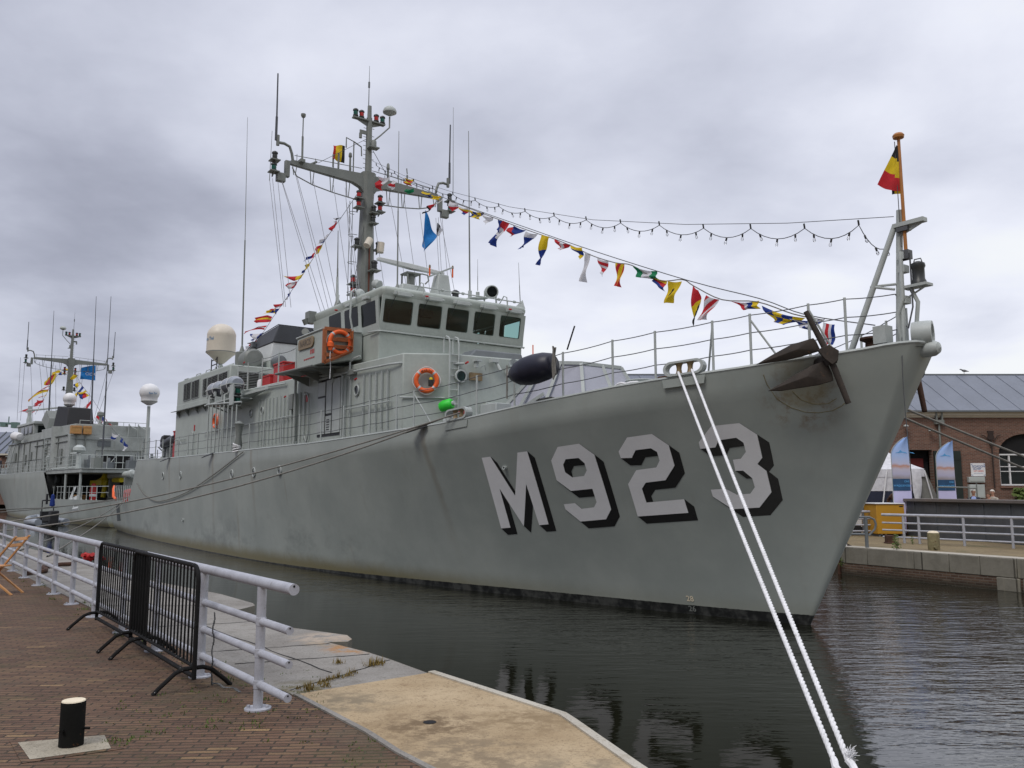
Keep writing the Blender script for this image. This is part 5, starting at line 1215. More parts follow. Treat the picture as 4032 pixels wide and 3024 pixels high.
# ------------------------------------------------------------------ wheelhouse with slanting windows
W = [-2.93, 2.93]
def ring(x_f, y_, x_b, z, zb=None): return [(x_b, -y_, zb or z), (x_f - .02, -y_, z), (x_f, -y_ + .02, z), (x_f, y_ - .02, z), (x_f - .02, y_, z), (x_b, y_, zb or z)]
wl = MB(); wl.loft([ring(-13.86, 2.90, -19.2, 6.75), ring(-13.83, 2.92, -19.2, 7.88)], cap=False)
wheel = wl.build('wheelhouse', M['grey'], ship, ang=30, bevel=.02)
ZS, ZT = 7.9, 9.08      # sloping band between sill and visor
def fxx(z): return -13.80 + (z - ZS) * .19
def fyy(z): return 2.93 + (z - ZS) * .07
def panel(mb, P, holes, thick=.07):
    """wall panel on a plane with window openings; P maps (s,z)->3D"""
    pass
def wallband(mb, P, s0, s1, wins, z0, z1, nrm):
    ss = s0
    for (a, b, za, zb) in wins + [(s1, s1, z0, z0)]:
        if a > ss: mb.prism([P(ss, z0), P(a, z0), P(a, z1), P(ss, z1)], nrm)
        if b > a:
            mb.prism([P(a, z0), P(b, z0), P(b, za), P(a, za)], nrm); mb.prism([P(a, zb), P(b, zb), P(b, z1), P(a, z1)], nrm)
        ss = b
def add_windows(P, wins, nrm, glass, frame_r=.025):
    n = Vector(nrm).normalized()
    for (a, b, za, zb) in wins:
        mb = MB(); r_ = .07; pts = []
        for cx, cz, a0 in ((b - r_, zb - r_, 0), (a + r_, zb - r_, PI / 2), (a + r_, za + r_, PI), (b - r_, za + r_, 1.5 * PI)):
            for i in range(5): t = a0 + PI / 2 * i / 4; pts.append((cx + r_ * math.cos(t), cz + r_ * math.sin(t)))
        sq = [(b + .001, zb), (a, zb), (a, za), (b, za)]
        inn = [Vector(P(x, z)) - n * .012 for x, z in pts]
        k = [Vector(P(x, z)) - n * .012 for x, z in ((b, zb), (a, zb), (a, za), (b, za))]
        vs = inn + k; fs = []
        for c in range(4):
            for i in range(4): fs.append((20 + c, c * 5 + i, c * 5 + i + 1))
            fs.append((20 + c, c * 5 + 4, (c * 5 + 5) % 20, 20 + (c + 1) % 4))
        mb.add(vs, fs); mb.path([p - n * .02 for p in inn], .02, 6, closed=True)
        o = mb.build('window', M['greyl'], wheel, fix=True)
        mb = MB(); mb.add([v + n * .02 for v in inn], [tuple(range(20))]); mb.build('pane', glass, o, smooth=False)
fr = MB(); PF = lambda s, z: (fxx(z), s, z)
FW = [(-2.83, -1.77, 8.20, 8.97), (-1.55, -.64, 8.20, 8.97), (-.42, .46, 8.20, 8.97), (.70, 1.58, 8.21, 8.98), (1.82, 2.72, 8.22, 8.98)]
nF = Vector((-.06, 0, .011))
wallband(fr, PF, -2.92, 2.92, FW, ZS, ZT, nF)
PS = lambda s, z: (s, -fyy(z), z); SW = [(-17.75, -16.72, 8.42, 9.04), (-16.40, -15.32, 8.32, 9.0), (-15.05, -13.98, 8.20, 8.96)]
wallband(fr, PS, -19.2, -13.78, SW, ZS, ZT, (0, .06, 0))
PP = lambda s, z: (s, fyy(z), z)
SWp = [(a, b, 8.22, 8.98) for a, b, _, _ in SW]
wallband(fr, PP, -19.2, -13.78, SWp, ZS, ZT, (0, -.06, 0))
fr.prism([(-19.14, -2.9, ZS), (-19.2, -2.9, ZS), (-19.2, -2.9, ZT), (-19.14, -2.9, ZT)], (0, 5.8, 0))
fr.build('window_band', M['grey'], wheel, smooth=False)
mb = MB(); mb.boxmm((-19.1, -2.85, 7.80), (-13.95, 2.85, 7.86)); mb.build('floor', M['dim'], wheel, smooth=False)
mb = MB(); mb.boxmm((-19.1, -2.86, 9.10), (-13.7, 2.86, 9.14)); mb.boxmm((-18.9, -2.5, 7.87), (-18.7, 1.4, 9.09)); mb.boxmm((-15.2, -2.3, 7.87), (-14.5, 1.4, 8.32)); mb.boxmm((-14.9, -1.2, 8.8), (-14.6, -.4, 9.1)); mb.build('interior', M['dim'], wheel, smooth=False)
mb = MB(); mb.lathe([(.0, .0), (.22, 0), (.2, .14), (.0, .22)], (-14.25, -2.25, 8.12), n=12); mb.build('covered_console', M['tarp'], wheel)
add_windows(PF, FW, (1, 0, -.19), M['bridgeglass']); add_windows(PS, SW, (0, -1, -.07), M['sideglass']); add_windows(PP, SWp, (0, 1, -.07), M['bridgeglass'])
# rounded visor roof
rfm = MB()
prof = [(-.02, 9.03), (.0, 9.06), (.03, 9.15), (.055, 9.25), (.055, 9.31), (.03, 9.365), (-.02, 9.40), (-.10, 9.415), (-.9, 9.46)]
for_ = []
for off, z in prof:
    for_.append([(-19.5 - min(off, .1), -(3.0 + off) + .1, z + .05), (-13.60 + off - .10, -(3.0 + off) + .1, z), (-13.55 + off - .04, -(3.0 + off) + .22, z), (-13.55 + off - .04, (3.0 + off) - .22, z), (-13.60 + off - .10, (3.0 + off) - .1, z), (-19.5 - min(off, .1), (3.0 + off) - .1, z + .05)])
rfm.loft(for_); rfo2 = rfm.build('roof', M['grey'], wheel, ang=50)
mb = MB(); mb.path([(-14.4, -3.03, 7.93), (-13.83, -2.98, 7.90), (-13.72, -2.9, 7.90), (-13.72, 2.95, 7.92), (-13.83, 3.0, 7.92)], .028, 8)
for y in (-2.6, -1.3, 0, 1.3, 2.6): mb.tube((-13.86, y, 7.9), (-13.72, y, 7.9), .02)
mb.build('grab_rail', M['greyl'], wheel)
for (a, b, za, zb) in FW:
    mb = MB(); m = (a + b) / 2; mb.boxmm((-13.56, m - .16, 9.09), (-13.38, m + .34, 9.22)); mb.boxmm((-13.56, m - .26, 9.12), (-13.44, m - .16, 9.24)); mb.tube((-13.42, m + .34, 9.15), (-13.42, m + .42, 9.14), .04)
    o = mb.build('wiper_box', M['greyl'], wheel, bevel=.012)
    mb = MB(); mb.bar((-13.52, m - .18, 9.08), (-13.70, m - .34, 8.55), .018, .012); mb.bar((-13.68, m - .34, 8.75), (-13.72, m - .33, 8.3), .014, .02); mb.build('wiper_arm', M['black'], wheel)
for (a, b, za, zb) in SW[1:]:
    mb = MB(); m = (a + b) / 2; mb.boxmm((m - .1, -3.2, 9.04), (m + .25, -3.05, 9.14)); mb.build('wiper_box', M['greyl'], wheel, bevel=.012)
rr3 = MB(); rr3.tube((-13.85, -1.6, 9.62), (-13.85, 2.9, 9.62), .022); 
for y in (-1.6, -.6, .6, 1.8, 2.85): rr3.tube((-13.85, y, 9.42), (-13.85, y, 9.62), .018)
for y in (-.5, .35, 1.9, 2.6): rr3.lathe([(.05, -.04), (.05, .04)], (-13.85, y, 9.62), (0, 1, 0), 10)
for y in (-1.5, 1.95): rr3.path([(-13.9, y, 9.45), (-13.6, y, 9.7), (-13.42, y, 9.62), (-13.38, y, 9.2)], .022, 6)
rr3.path([(-15.6, -2.9, 9.42), (-15.55, -3.05, 9.62), (-15.45, -3.2, 9.5), (-15.42, -3.22, 8.6), (-15.4, -3.1, 8.0)], .035, 8); rr3.path([(-17.0, -2.9, 9.42), (-17.0, -3.0, 9.58), (-16.6, -3.15, 9.6), (-16.55, -3.2, 9.3)], .028, 8)
rr3.build('roof_pipe', M['greyl'], wheel)
mb = MB()
for x, y, z in ((-13.34, -1.45, 9.18), (-13.34, 2.0, 9.18), (-16.8, -3.2, 9.1)): mb.tube((x, y, z), (x, y + .1, z), .03, n=8)
mb.build('valve_handle', M['red'], wheel)

# bridge wing with name board
bw = MB(); wy = -4.38
bw.loft([[(-17.25, wy, 6.86), (-14.98, wy, 6.84), (-14.98, -2.95, 7.1), (-17.25, -2.95, 7.1)], [(-17.25, wy, 7.98), (-14.98, wy, 7.98), (-14.98, -2.95, 8.0), (-17.25, -2.95, 8.0)]])
wing = bw.build('bridge_wing', M['grey'], ship, bevel=.03)
mb = MB(); mb.prism([(-19.6, -3.95, 6.98), (-19.0, -4.5, 6.90), (-15.6, -4.48, 6.80), (-15.6, -3.3, 6.86), (-19.6, -3.3, 7.0)], (0, 0, .04)); mb.path([(-19.6, -3.95, 7.0), (-19.0, -4.5, 6.93), (-15.6, -4.48, 6.83)], .035, 6)
for x in (-18.6, -17.4, -16.2): mb.prism([(x, -3.36, 6.84), (x, -4.3, 6.88), (x, -3.36, 6.5)], (.03, 0, 0))
mb.build('wing_floor', M['mast'], wing, smooth=False)
mb = MB(); mb.tube((-17.28, wy - .01, 8.0), (-14.95, wy - .01, 8.0), .035); mb.tube((-14.97, wy, 8.0), (-14.97, -3.0, 8.02), .035); mb.build('wing_rail', M['greyl'], wing)
nbp = MB(); nbp.prism([(x, wy - .015, z) for x, z in ((-17.0, 7.52), (-15.85, 7.5), (-15.72, 7.56), (-15.66, 7.66), (-15.68, 7.82), (-15.78, 7.88), (-16.95, 7.88), (-17.04, 7.78))], (0, -.035, 0)); nbo = nbp.build('name_board', M['bronze'], wing, bevel=.008)
mb = MB(); add_text(mb, 'NARCIS', .30, lambda x, y: (-16.36 + x * .92, wy - .054, 7.695 + y), 1.0); mb.build('name_lettering', flat('name letters dark', (.07, .05, .03), .5), nbo, smooth=False)
mb = MB()
for i in range(3): mb.boxmm((-16.0 + .13 * i, wy - .012, 7.28), (-15.93 + .13 * i, wy - .006, 7.43))
for i in range(6): mb.boxmm((-16.55 + .16 * i, wy - .012, 7.12), (-16.44 + .16 * i, wy - .006, 7.165))
mb.build('red_markings', M['red'], wing, smooth=False)
lf = MB(); xf = -14.93
for a, b in (((-4.36, 7.98), (-4.36, 6.84)), ((-3.42, 8.0), (-3.42, 7.3)), ((-4.36, 7.99), (-3.42, 8.01)), ((-4.36, 6.86), (-3.42, 7.32)), ((-4.1, 7.66), (-3.42, 7.68)), ((-4.1, 7.42), (-3.42, 7.42)), ((-4.36, 7.12), (-3.9, 7.14))):
    lf.bar((xf + .05, a[0], a[1]), (xf + .05, b[0], b[1]), .12, .085, (1, 0, 0))
lf.build('lifebuoy_frame', M['wood'], wing, smooth=False)
mb = MB()
for a, b in (((-3.98, 7.70), (-3.42, 7.72)), ((-3.98, 7.44), (-3.42, 7.46)), ((-3.42, 8.0), (-3.42, 7.3)), ((-4.36, 6.88), (-3.42, 7.34))): mb.bar((-14.745, a[0], a[1]), (-14.745, b[0], b[1]), .025, .075, (1, 0, 0))
mb.build('frame_slats', M['wood'], wing, smooth=False)
mb = MB(); mb.sphere((-16.6, -3.6, 8.06), .3, 12, (1.5, .8, .55)); mb.build('covered_instrument', M['tarp'], wing)

# ------------------------------------------------------------------ funnel
mb = MB(); mb.loft([[(-33.9, -1.25, 8.6), (-29.0, -1.25, 8.6), (-29.0, 1.25, 8.6), (-33.9, 1.25, 8.6)], [(-33.9, -1.25, 9.0), (-29.0, -1.25, 9.0), (-29.0, 1.25, 9.0), (-33.9, 1.25, 9.0)]], cap=False); 
fun = mb.build('funnel', M['grey'], ship, bevel=.04)
mb = MB(); mb.loft([[(-33.8, -1.22, 9.0), (-29.02, -1.22, 9.0), (-29.02, 1.22, 9.0), (-33.8, 1.22, 9.0)], [(-33.4, -1.16, 9.92), (-29.0, -1.14, 9.92), (-29.0, 1.14, 9.92), (-33.4, 1.16, 9.92)]]); mb.build('white_casing', M['offwhite'], fun, bevel=.05)
mb = MB(); mb.loft([[(-33.3, -1.12, 9.93), (-28.98, -1.13, 9.93), (-28.98, 1.13, 9.93), (-33.3, 1.12, 9.93)], [(-31.3, -1.0, 10.6), (-28.85, -.92, 10.80), (-28.85, .92, 10.80), (-31.3, 1.0, 10.6)]]); mb.build('cap', M['funneldark'], fun, bevel=.05)
mb = MB(); mb.path([(-33.3, -1.14, 9.93), (-28.97, -1.15, 9.93), (-28.97, 1.15, 9.93), (-33.3, 1.14, 9.93)], .025, 6); mb.path([(-33.3, -1.13, 9.95), (-31.3, -1.01, 10.61), (-28.86, -.93, 10.81), (-28.86, .93, 10.81)], .022, 6); mb.build('edge_bead', M['funnelblack'], fun)
mb = MB(); mb.boxmm((-31.9, -1.3, 10.05), (-31.55, -1.12, 10.32)); mb.tube((-31.9, -1.25, 10.3), (-32.3, -1.3, 10.32), .03); mb.boxmm((-28.96, .1, 10.0), (-28.86, .5, 10.3)); mb.build('funnel_bracket', M['greyd'], fun)
for (x, y, L, r, mt) in ((-29.9, -1.9, 1.2, .48, M['mast']), (-28.9, -.9, 1.2, .3, M['greyd'])):
    mb = MB(); mb.lathe([(.0, 0), (r * .8, .03), (r, .12), (r, L - .12), (r * .8, L - .03), (0, L)], (x - L / 2, y, 8.62 + r), (1, 0, 0), 18); mb.build('vent_drum', mt, ship)
mb = MB(); mb.lathe([(.32, 0), (.32, 1.0), (.28, 1.03), (.0, 1.03)], (-31.0, -2.0, 8.58), n=18); mb.lathe([(.14, 0), (.03, .4)], (-31.0, -2.0, 9.6), n=10); mb.tube((-31, -2, 10), (-31.25, -2, 15.5), .045, .035, 8); mb.tube((-31.25, -2, 15.5), (-31.7, -2, 22.35), .022, .010, 6); mb.build('whip_antenna', M['mast'], ship)
# big radome
def radome(root, c, r, h, pole_z, mat, txt=True, braces=True, yaw=0., tsz=.16, ball=False):
    x, y, z = c       # z = underside rim height
    mb = MB(); n = 12
    prof = [(.0, -.62 * r / .77), (.14, -.62 * r / .77), (.2, -.58 * r / .77), (r * .8, -.17), (r * 1.01, -.05), (r * 1.03, 0), (r * 1.0, .02)] + [(r * math.cos(a) * (1 - .02), .02 + (h - r * .95)) if i == 0 else (r * math.cos(a), (h - r * .95) + r * .95 * math.sin(a)) for i, a in enumerate([PI / 2 * i / 12 for i in range(13)])]
    if ball: prof = [(.0, -.25), (.12, -.25), (r * .72, -.06), (r * .80, .0), (r * .80, .06)] + [(r * math.cos(a), h * .5 + h * .5 * math.sin(a)) for a in [-.62 + (PI / 2 + .62) * i / 14 for i in range(15)]]
    prof = [p if p[0] > 1e-3 else (0., p[1]) for p in prof]
    mb.lathe(prof, (x, y, z), n=32); o = mb.build('radome', mat, root)
    k_ = .79 if ball else 1.; mb = MB(); mb.lathe([(r * 1.035 * k_, -.02), (r * 1.035 * k_, .02), (r * .99 * k_, .03)], (x, y, z), n=32); mb.build('seam', M['mast'], o)
    mb = MB(); mb.tube((x, y, pole_z), (x, y, z - .38 * r / .77), .11, .10, 12)
    if braces: mb.tube((x - 1.2, y, pole_z), (x, y, z - .6), .03, n=6); mb.tube((x, y + .5, pole_z), (x, y, z - .5), .03, n=6)
    mb.build('pedestal', M['greyl'], o)
    if txt:
        t = MB()
        def cyl(px, py): a = yaw + px / r; return (x + (r * 1.006) * math.sin(a), y - (r * 1.006) * math.cos(a), z + h * .42 + py)
        add_text(t, 'Sea Tel', tsz * 1.6, cyl); t.build('lettering', M['radometext'], o, smooth=False, fix=False)
    return o
rd1 = radome(ship, (-34.6, -2.0, 10.07), .76, 1.58, 8.6, M['radome'], yaw=R(16), tsz=.15)
mb = MB()
for x in (-35.2, -34.2): mb.tube((x, -2.3, 8.6), (x, -2.3, 9.75), .03)
for i in range(4): mb.tube((-35.2, -2.3, 8.85 + .27 * i), (-34.2, -2.3, 8.85 + .27 * i), .03, n=6)
mb.build('radome_ladder', M['black'], ship)

# ------------------------------------------------------------------ mast, yard, lamps, aerials
def lamp(parent, c, lens, s=1., plat=True, nx=1):
    x, y, z = c; mb = MB()
    if plat: mb.boxmm((x - .22 * s, y - .2 * s, z - .05 * s), (x + .2 * s, y + .2 * s, z - .01 * s)); mb.prism([(x - .2 * s, y - .02, z - .05 * s), (x + .1 * s, y - .02, z - .05 * s), (x - .2 * s, y - .02, z - .2 * s)], (0, .04, 0))
    o = mb.build('lamp_bracket', M['mast'], parent) if plat else parent
    mb = MB(); mb.lathe([(.10 * s, 0), (.125 * s, .02 * s), (.125 * s, .06 * s), (.1 * s, .07 * s)], c, n=14); mb.tube((x, y, z + .05 * s), (x, y, z + .27 * s), .05 * s); mb.lathe([(.10 * s, .25 * s), (.13 * s, .27 * s), (.12 * s, .33 * s), (.05 * s, .38 * s), (.0, .39 * s)], c, n=14)
    mb.build('navigation_lamp', M['lampblack'], parent)
    mb = MB(); mb.lathe([(.098 * s, .07 * s), (.105 * s, .16 * s), (.098 * s, .25 * s)], c, n=14); mb.build('lamp_lens', lens, parent)
def build_mast(root, X=-21.05, ys=1., full=True):
    mb = MB()
    def rg(z, wy_, wx, cy=0.): return [(X - wx, cy - wy_, z), (X + wx * .5, cy - wy_, z), (X + wx, cy - wy_ * .55, z), (X + wx, cy + wy_ * .55, z), (X + wx * .5, cy + wy_, z), (X - wx, cy + wy_, z)]
    mb.loft([rg(6.9, .36, .34), rg(13.1, .285, .26), rg(15.0, .23, .23), rg(15.5, .26, .23), rg(16.28, .31, .26)])
    mast = mb.build('mast', M['mast'], root, ang=25)
    mb = MB(); mb.tube((X, 0, 16.28), (X, 0, 18.8), .15, .125, 12); mb.tube((X, 0, 18.8), (X, 0, 19.35), .10, .09, 10); mb.build('topmast', M['mast'], mast)
    mb = MB(); mb.tube((X, -.05, 19.3), (X, -.05, 20.25), .022, .018, 6); mb.tube((X, -.05, 20.2), (X, -.05, 20.45), .045, .045, 8); mb.tube((X, -.05, 20.45), (X, -.05, 21.2), .014, .008, 6); mb.build('whip_antenna', M['greyd'], mast)
    mb = MB(); mb.boxmm((X + .285, -.03, 9), (X + .31, .03, 13)); mb.build('cable_trunk', M['redstripe'], mast, smooth=False)
    for s in (-1, 1):
        mb = MB(); xa, xb = X - .17, X + .17
        f = lambda y, zt, zb, wx: [(X - wx, s * y * ys, zb), (X + wx, s * y * ys, zb), (X + wx, s * y * ys, zt), (X - wx, s * y * ys, zt)]
        mb.loft([f(.2 / ys, 16.2, 15.3, .13), f(.4, 16.18, 15.58, .13), f(.75, 16.16, 15.72, .13), f(3.45, 16.06, 15.87, .085)]); y_ = mb.build('yard', M['mast'], mast)
        mb = MB(); mb.path([(X + .05, s * 3.4 * ys, 15.75), (X + .05, s * 3.2 * ys, 15.42), (X + .05, s * 2.5 * ys, 15.2), (X + .05, s * 1.6 * ys, 15.07), (X + .05, s * .35, 14.97)], .026, 6)
        for yy, zt_, zb_ in ((3.3, 15.86, 15.45), (2.55, 15.84, 15.21), (1.68, 15.78, 15.09), (.95, 15.74, 15.02)):
            for d in (-.09, .09): mb.tube((X + .05, s * (yy + d) * ys, zt_), (X + .05, s * (yy + d * .35) * ys, zb_), .02, n=6)
        mb.build('yard_truss', M['mast'], mast)
        mb = MB(); mb.path([(X, s * .3, 16.45), (X, s * 2.6 * ys, 16.34), (X, s * 3.3 * ys, 16.3)], .016, 5)
        for yy in (.8, 1.6, 2.4, 3.2): mb.tube((X, s * yy * ys, 16.1), (X, s * yy * ys, 16.38), .013, n=5)
        mb.build('jackstay', M['mast'], mast)
        mb = MB(); mb.path([(X, s * 3.35 * ys, 15.95), (X, s * 3.42 * ys, 16.35), (X, s * 3.52 * ys, 16.62), (X, s * 3.75 * ys, 16.7), (X, s * 4.0 * ys, 16.68)], .06, 10); mb.tube((X, s * 4.02 * ys, 16.55), (X, s * 4.02 * ys, 16.98), .07); mb.build('yardarm_bracket', M['mast'], mast)
        mb = MB(); mb.tube((X, s * 4.1 * ys, 16.75), (X, s * 4.1 * ys, 17.75), .055, .05); mb.tube((X, s * 4.1 * ys, 17.75), (X, s * 4.12 * ys, 19.6), .035, .03); mb.build('whip_antenna', M['funneldark'], mast)
        if full: mb = MB(); mb.tube((X, s * 4.3, 15.0 if s < 0 else 16.4), (X, s * 4.27, 17.1 if s < 0 else 20.5), .016, .008, 5); mb.build('whip_antenna', M['mast'], mast)
        mb = MB(); mb.boxmm((X - .12, s * 3.85 * ys - .18, 15.05), (X + .12, s * 3.85 * ys + .18, 15.42)); mb.boxmm((X - .1, s * 3.6 * ys - .1, 15.3), (X + .1, s * 3.6 * ys + .1, 16.0)); mb.build('lamp_box', M['mast'], mast, bevel=.03)
        lamp(mast, (X, s * 4.12 * ys, 15.92), M['lampblack'], .95); lamp(mast, (X, s * 4.14 * ys, 15.44), M['greenlens'], .95)
        for zz, ln in ((15.02, M['redlens']), (14.62, M['redlens'])): lamp(mast, (X + .2, s * .5, zz), ln, .92)
        lamp(mast, (X + .1, s * .5, 12.95), M['lampblack'], .95)
    mb = MB(); mb.boxmm((X - .1, -.78, 18.62), (X + .12, .72, 18.68)); mb.prism([(X, -.7, 18.62), (X, .65, 18.62), (X, 0, 18.35)], (.03, 0, 0)); mb.build('crosstree', M['mast'], mast)
    for y, ln in ((-.66, 'greenlens'), (-.38, 'redlens'), (.32, 'redlens'), (.62, 'greenlens')): lamp(mast, (X + .02, y, 18.70), M[ln], .95, False)
    mb = MB(); mb.boxmm((X + .1, -.15, 17.35), (X + .42, .32, 17.4)); mb.lathe([(.12, 0), (.12, .25), (.1, .3), (.0, .3)], (X + .28, .1, 17.4), n=12); mb.path([(X, 0, 17.6), (X + .05, .5, 18.1), (X + .05, .95, 18.6), (X + .05, .95, 19.1)], .035, 6); mb.boxmm((X, -.45, 18.0), (X + .06, -.1, 18.16)); mb.tube((X, -.4, 17.8), (X, -.4, 18.02), .07); mb.build('masthead_bracket', M['mast'], mast)
    mb = MB(); mb.lathe([(.06, -.2), (.3, -.06), (.31, 0), (.26, .12), (.15, .21), (.0, .24)], (X + .05, .95, 19.35), n=18); mb.build('dome_antenna', M['greyl'], mast)
    mb = MB()
    for i in range(12): mb.path([(X, -.13, 16.5 + .2 * i), (X, -.26, 16.5 + .2 * i)], .012, 5); mb.tube((X, .13, 16.6 + .35 * (i % 6)), (X, .24, 16.6 + .35 * (i % 6)), .012, n=5)
    mb.build('rungs', M['mast'], mast)
    mb = MB()
    for zz in (11.0, 12.3, 13.5, 14.5): mb.path([(X - .1, -.4, zz), (X - .12, -.65, zz), (X - .3, -.72, zz), (X - .45, -.6, zz), (X - .45, -.4, zz)], .014, 5)
    for y in (-.55, -.68): mb.tube((X - .3, y, 9), (X - .3, y, 15.0), .014, n=5)
    mb.build('mast_ladder', M['mast'], mast)
    if full:
        mb = MB(); mb.lathe([(.0, -.2), (.15, -.2), (.15, .2), (.0, .2)], (X + .42, -.12, 13.08), (.3, -.6, -1.0), 14); mb.lathe([(.0, -.22), (.15, -.22), (.15, .22), (.0, .22)], (X + .3, .52, 13.0), (.0, .1, 1), 14); mb.build('cream_canister', M['radome'], mast)
        lamp(mast, (X + .55, .12, 11.9), M['lampblack'], 1.1); lamp(mast, (X + .1, -.62, 11.3), M['redlens'], 1.); lamp(mast, (X + .1, -.62, 10.85), M['redlens'], 1.); lamp(mast, (X + .35, .14, 14.45), M['lampblack'], .9); lamp(mast, (X + .35, .12, 14.0), M['lampblack'], .9)
        mb = MB(); mb.tube((X - .1, -2.6 * ys, 16.1), (X - .1, -2.3, 16.3), .05); mb.boxmm((X - .15, -3.15, 16.0), (X + .3, -2.95, 16.12)); mb.tube((X + .2, -3.05, 16.1), (X + .2, -3.06, 17.1), .045); mb.tube((X + .2, -3.06, 17.1), (X + .2, -3.06, 17.95), .025); mb.lathe([(.07, 0), (.1, .06), (.1, .14), (.0, .16)], (X + .2, -3.06, 17.93), n=12); mb.build('gps_antenna', M['mast'], mast)
        mb = MB(); mb.tube((X, -1.62, 16.2), (X, -1.62, 16.75), .04); mb.tube((X, -1.38, 16.2), (X, -1.38, 16.85), .045); mb.tube((X, -.85, 16.0), (X, -.85, 16.8), .045); mb.lathe([(.05, 0), (.08, .05), (.06, .2), (.0, .24)], (X, -.85, 16.8), n=10); mb.tube((X, .95, 16.2), (X, .95, 16.7), .05); mb.lathe([(.08, 0), (.06, .22), (.02, .28), (.0, .29)], (X, .95, 16.7), n=10); mb.tube((X, 1.9, 16.1), (X, 1.9, 16.65), .04); mb.tube((X, 1.9, 16.7), (X, 1.87, 16.95), .025)
        mb.path([(X, -.7, 16.2), (X, -.7, 17.55), (X, -1.05, 17.65), (X, -1.05, 17.2)], .03, 6); mb.path([(X, -.7, 17.55), (X, -.35, 17.4), (X, -.33, 17.0)], .03, 6); mb.build('wind_sensor', M['mast'], mast)
        sl_ = MB(); sl_.lathe([(.0, -.15), (.17, -.14), (.2, -.05), (.2, .16), (.17, .18), (.0, .17)], (X + .75, .15, 11.25), (.7, .3, -.3), 16); sl_.path([(X + .6, .3, 11.0), (X + .9, -.1, 10.2), (X + .9, -.3, 9.4)], .035, 6); sl_.path([(X + .6, .1, 11.0), (X + .8, .5, 10.2), (X + .9, .6, 9.4)], .035, 6); sl_.build('searchlight', M['greyl'], mast)
    return mast
mast = build_mast(ship)
hy = MB()
halo = empty('halyards'); halo.parent = ship
for (y0, z0, y1, z1) in ((-4.09, 9.6, -4.31, 15.0), (-4.02, 9.6, -4.2, 15.1), (-3.81, 9.6, -3.98, 15.07), (-2.55, 9.4, -3.87, 15.21), (-2.35, 9.4, -3.85, 15.2), (-2.2, 9.4, -3.25, 15.47), (-2.0, 9.4, -3.2, 15.45), (-1.8, 9.4, -2.5, 15.44), (-1.15, 9.4, -1.07, 15.4), (-1.25, 9.4, -1.6, 15.4), (-.9, 9.4, -1.0, 14.8), (-.8, 9.4, -.9, 14.7), (.37, 9.5, .27, 14.5), (1.5, 9.5, 1.04, 15.4), (1.9, 9.5, 1.75, 15.5), (2.5, 9.5, 2.55, 15.04), (2.9, 9.5, 3.37, 14.94), (3.0, 9.5, 3.5, 15), (3.4, 9.5, 3.69, 15.07), (3.9, 9.5, 3.6, 15.0)):
    mb = MB(); mb.tube((-19.5, y0, z0), (-21, y1, z1), .011, n=4); mb.build('halyard', M['halyard'], halo)
for a, b in (((-21, 0, 17.9), (-21, -2.3, 16.2)), ((-21, 0, 17.6), (-21, 1.0, 16.2)), ((-21, .1, 15.6), (-20.6, -1.0, 9.6))):
    mb = MB(); mb.tube(a, b, .012, n=4); mb.build('stay_wire', M['wire'], halo)
# aerials and fittings on the wheelhouse roof
def whip(root, base, top, r=.02, cone=True):
    mb = MB(); b = Vector(base); t = Vector(top)
    if cone: mb.lathe([(.14, 0), (.12, .04), (.04, .3), (.03, .34)], b, n=10)
    m_ = b.lerp(t, .5); mb.tube(b + Vector((0, 0, .1)), m_, r, r * .8, 6); mb.tube(m_, t, r * .65, r * .35, 5); mb.build('whip_antenna', M['mast'], root)
whip(ship, (-15.2, -1.55, 9.65), (-15.2, -1.6, 15.65), .03); whip(ship, (-14.5, 1.06, 9.5), (-14.5, .95, 16.07), .032, False); whip(ship, (-13.95, 2.95, 9.42), (-14.0, 2.9, 11.2), .018, False); whip(ship, (-14.5, 1.40, 9.9), (-14.5, 1.39, 11.2), .014, False); whip(ship, (-17.75, -2.7, 9.45), (-17.85, -2.7, 12.4), .04, True)
mb = MB(); mb.tube((-14.5, 1.06, 9.45), (-14.5, 1.06, 9.95), .07); mb.prism([(-14.6, .9, 9.6), (-14.6, 1.75, 9.72), (-14.2, 1.75, 9.72), (-14.2, .9, 9.6)], (0, 0, .05)); mb.tube((-14.5, 1.4, 9.75), (-14.5, 1.4, 9.95), .07); mb.tube((-17.75, -2.7, 9.4), (-17.8, -2.7, 10.6), .07, .045); mb.tube((-14.5, 2.75, 9.45), (-14.5, 2.75, 9.78), .02); mb.lathe([(.05, 0), (.0, .03)], (-14.5, 2.75, 9.78), n=8); mb.prism([(-13.8, 2.6, 9.42), (-13.8, 3.05, 9.4), (-13.9, 3.0, 9.75)], (.02, 0, 0)); mb.build('aerial_base', M['greyl'], ship)
sl_ = MB(); sl_.lathe([(.0, -.2), (.2, -.18), (.25, -.05), (.25, .16), (.22, .2), (.2, .17), (.0, .15)], (-14.3, 1.86, 9.98), (.9, -.35, -.15), 18)
for s in (-1, 1): sl_.tube((-14.35, 1.86 + s * .27, 9.45), (-14.35, 1.86 + s * .25, 10.0), .03)
sl_.build('searchlight', M['greyl'], ship)
mb = MB(); mb.lathe([(.0, .0), (.19, .0)], (-14.3 + .165, 1.86 - .064, 9.953), (.9, -.35, -.15), 18); mb.build('searchlight_glass', M['glass'], ship)
radar = MB(); radar.loft([[(-17.1, -1.0, 9.4), (-16.1, -1.0, 9.4), (-16.1, .45, 9.4), (-17.1, .45, 9.4)], [(-16.95, -.75, 10.35), (-16.3, -.75, 10.35), (-16.3, .15, 10.35), (-16.95, .15, 10.35)]])
rdo = radar.build('radar', M['greyl'], ship, bevel=.03)
mb = MB()
for x in (-16.85, -16.4):
    for y in (-.5, .02): mb.tube((x, y, 10.35), (x, y, 10.85), .035)
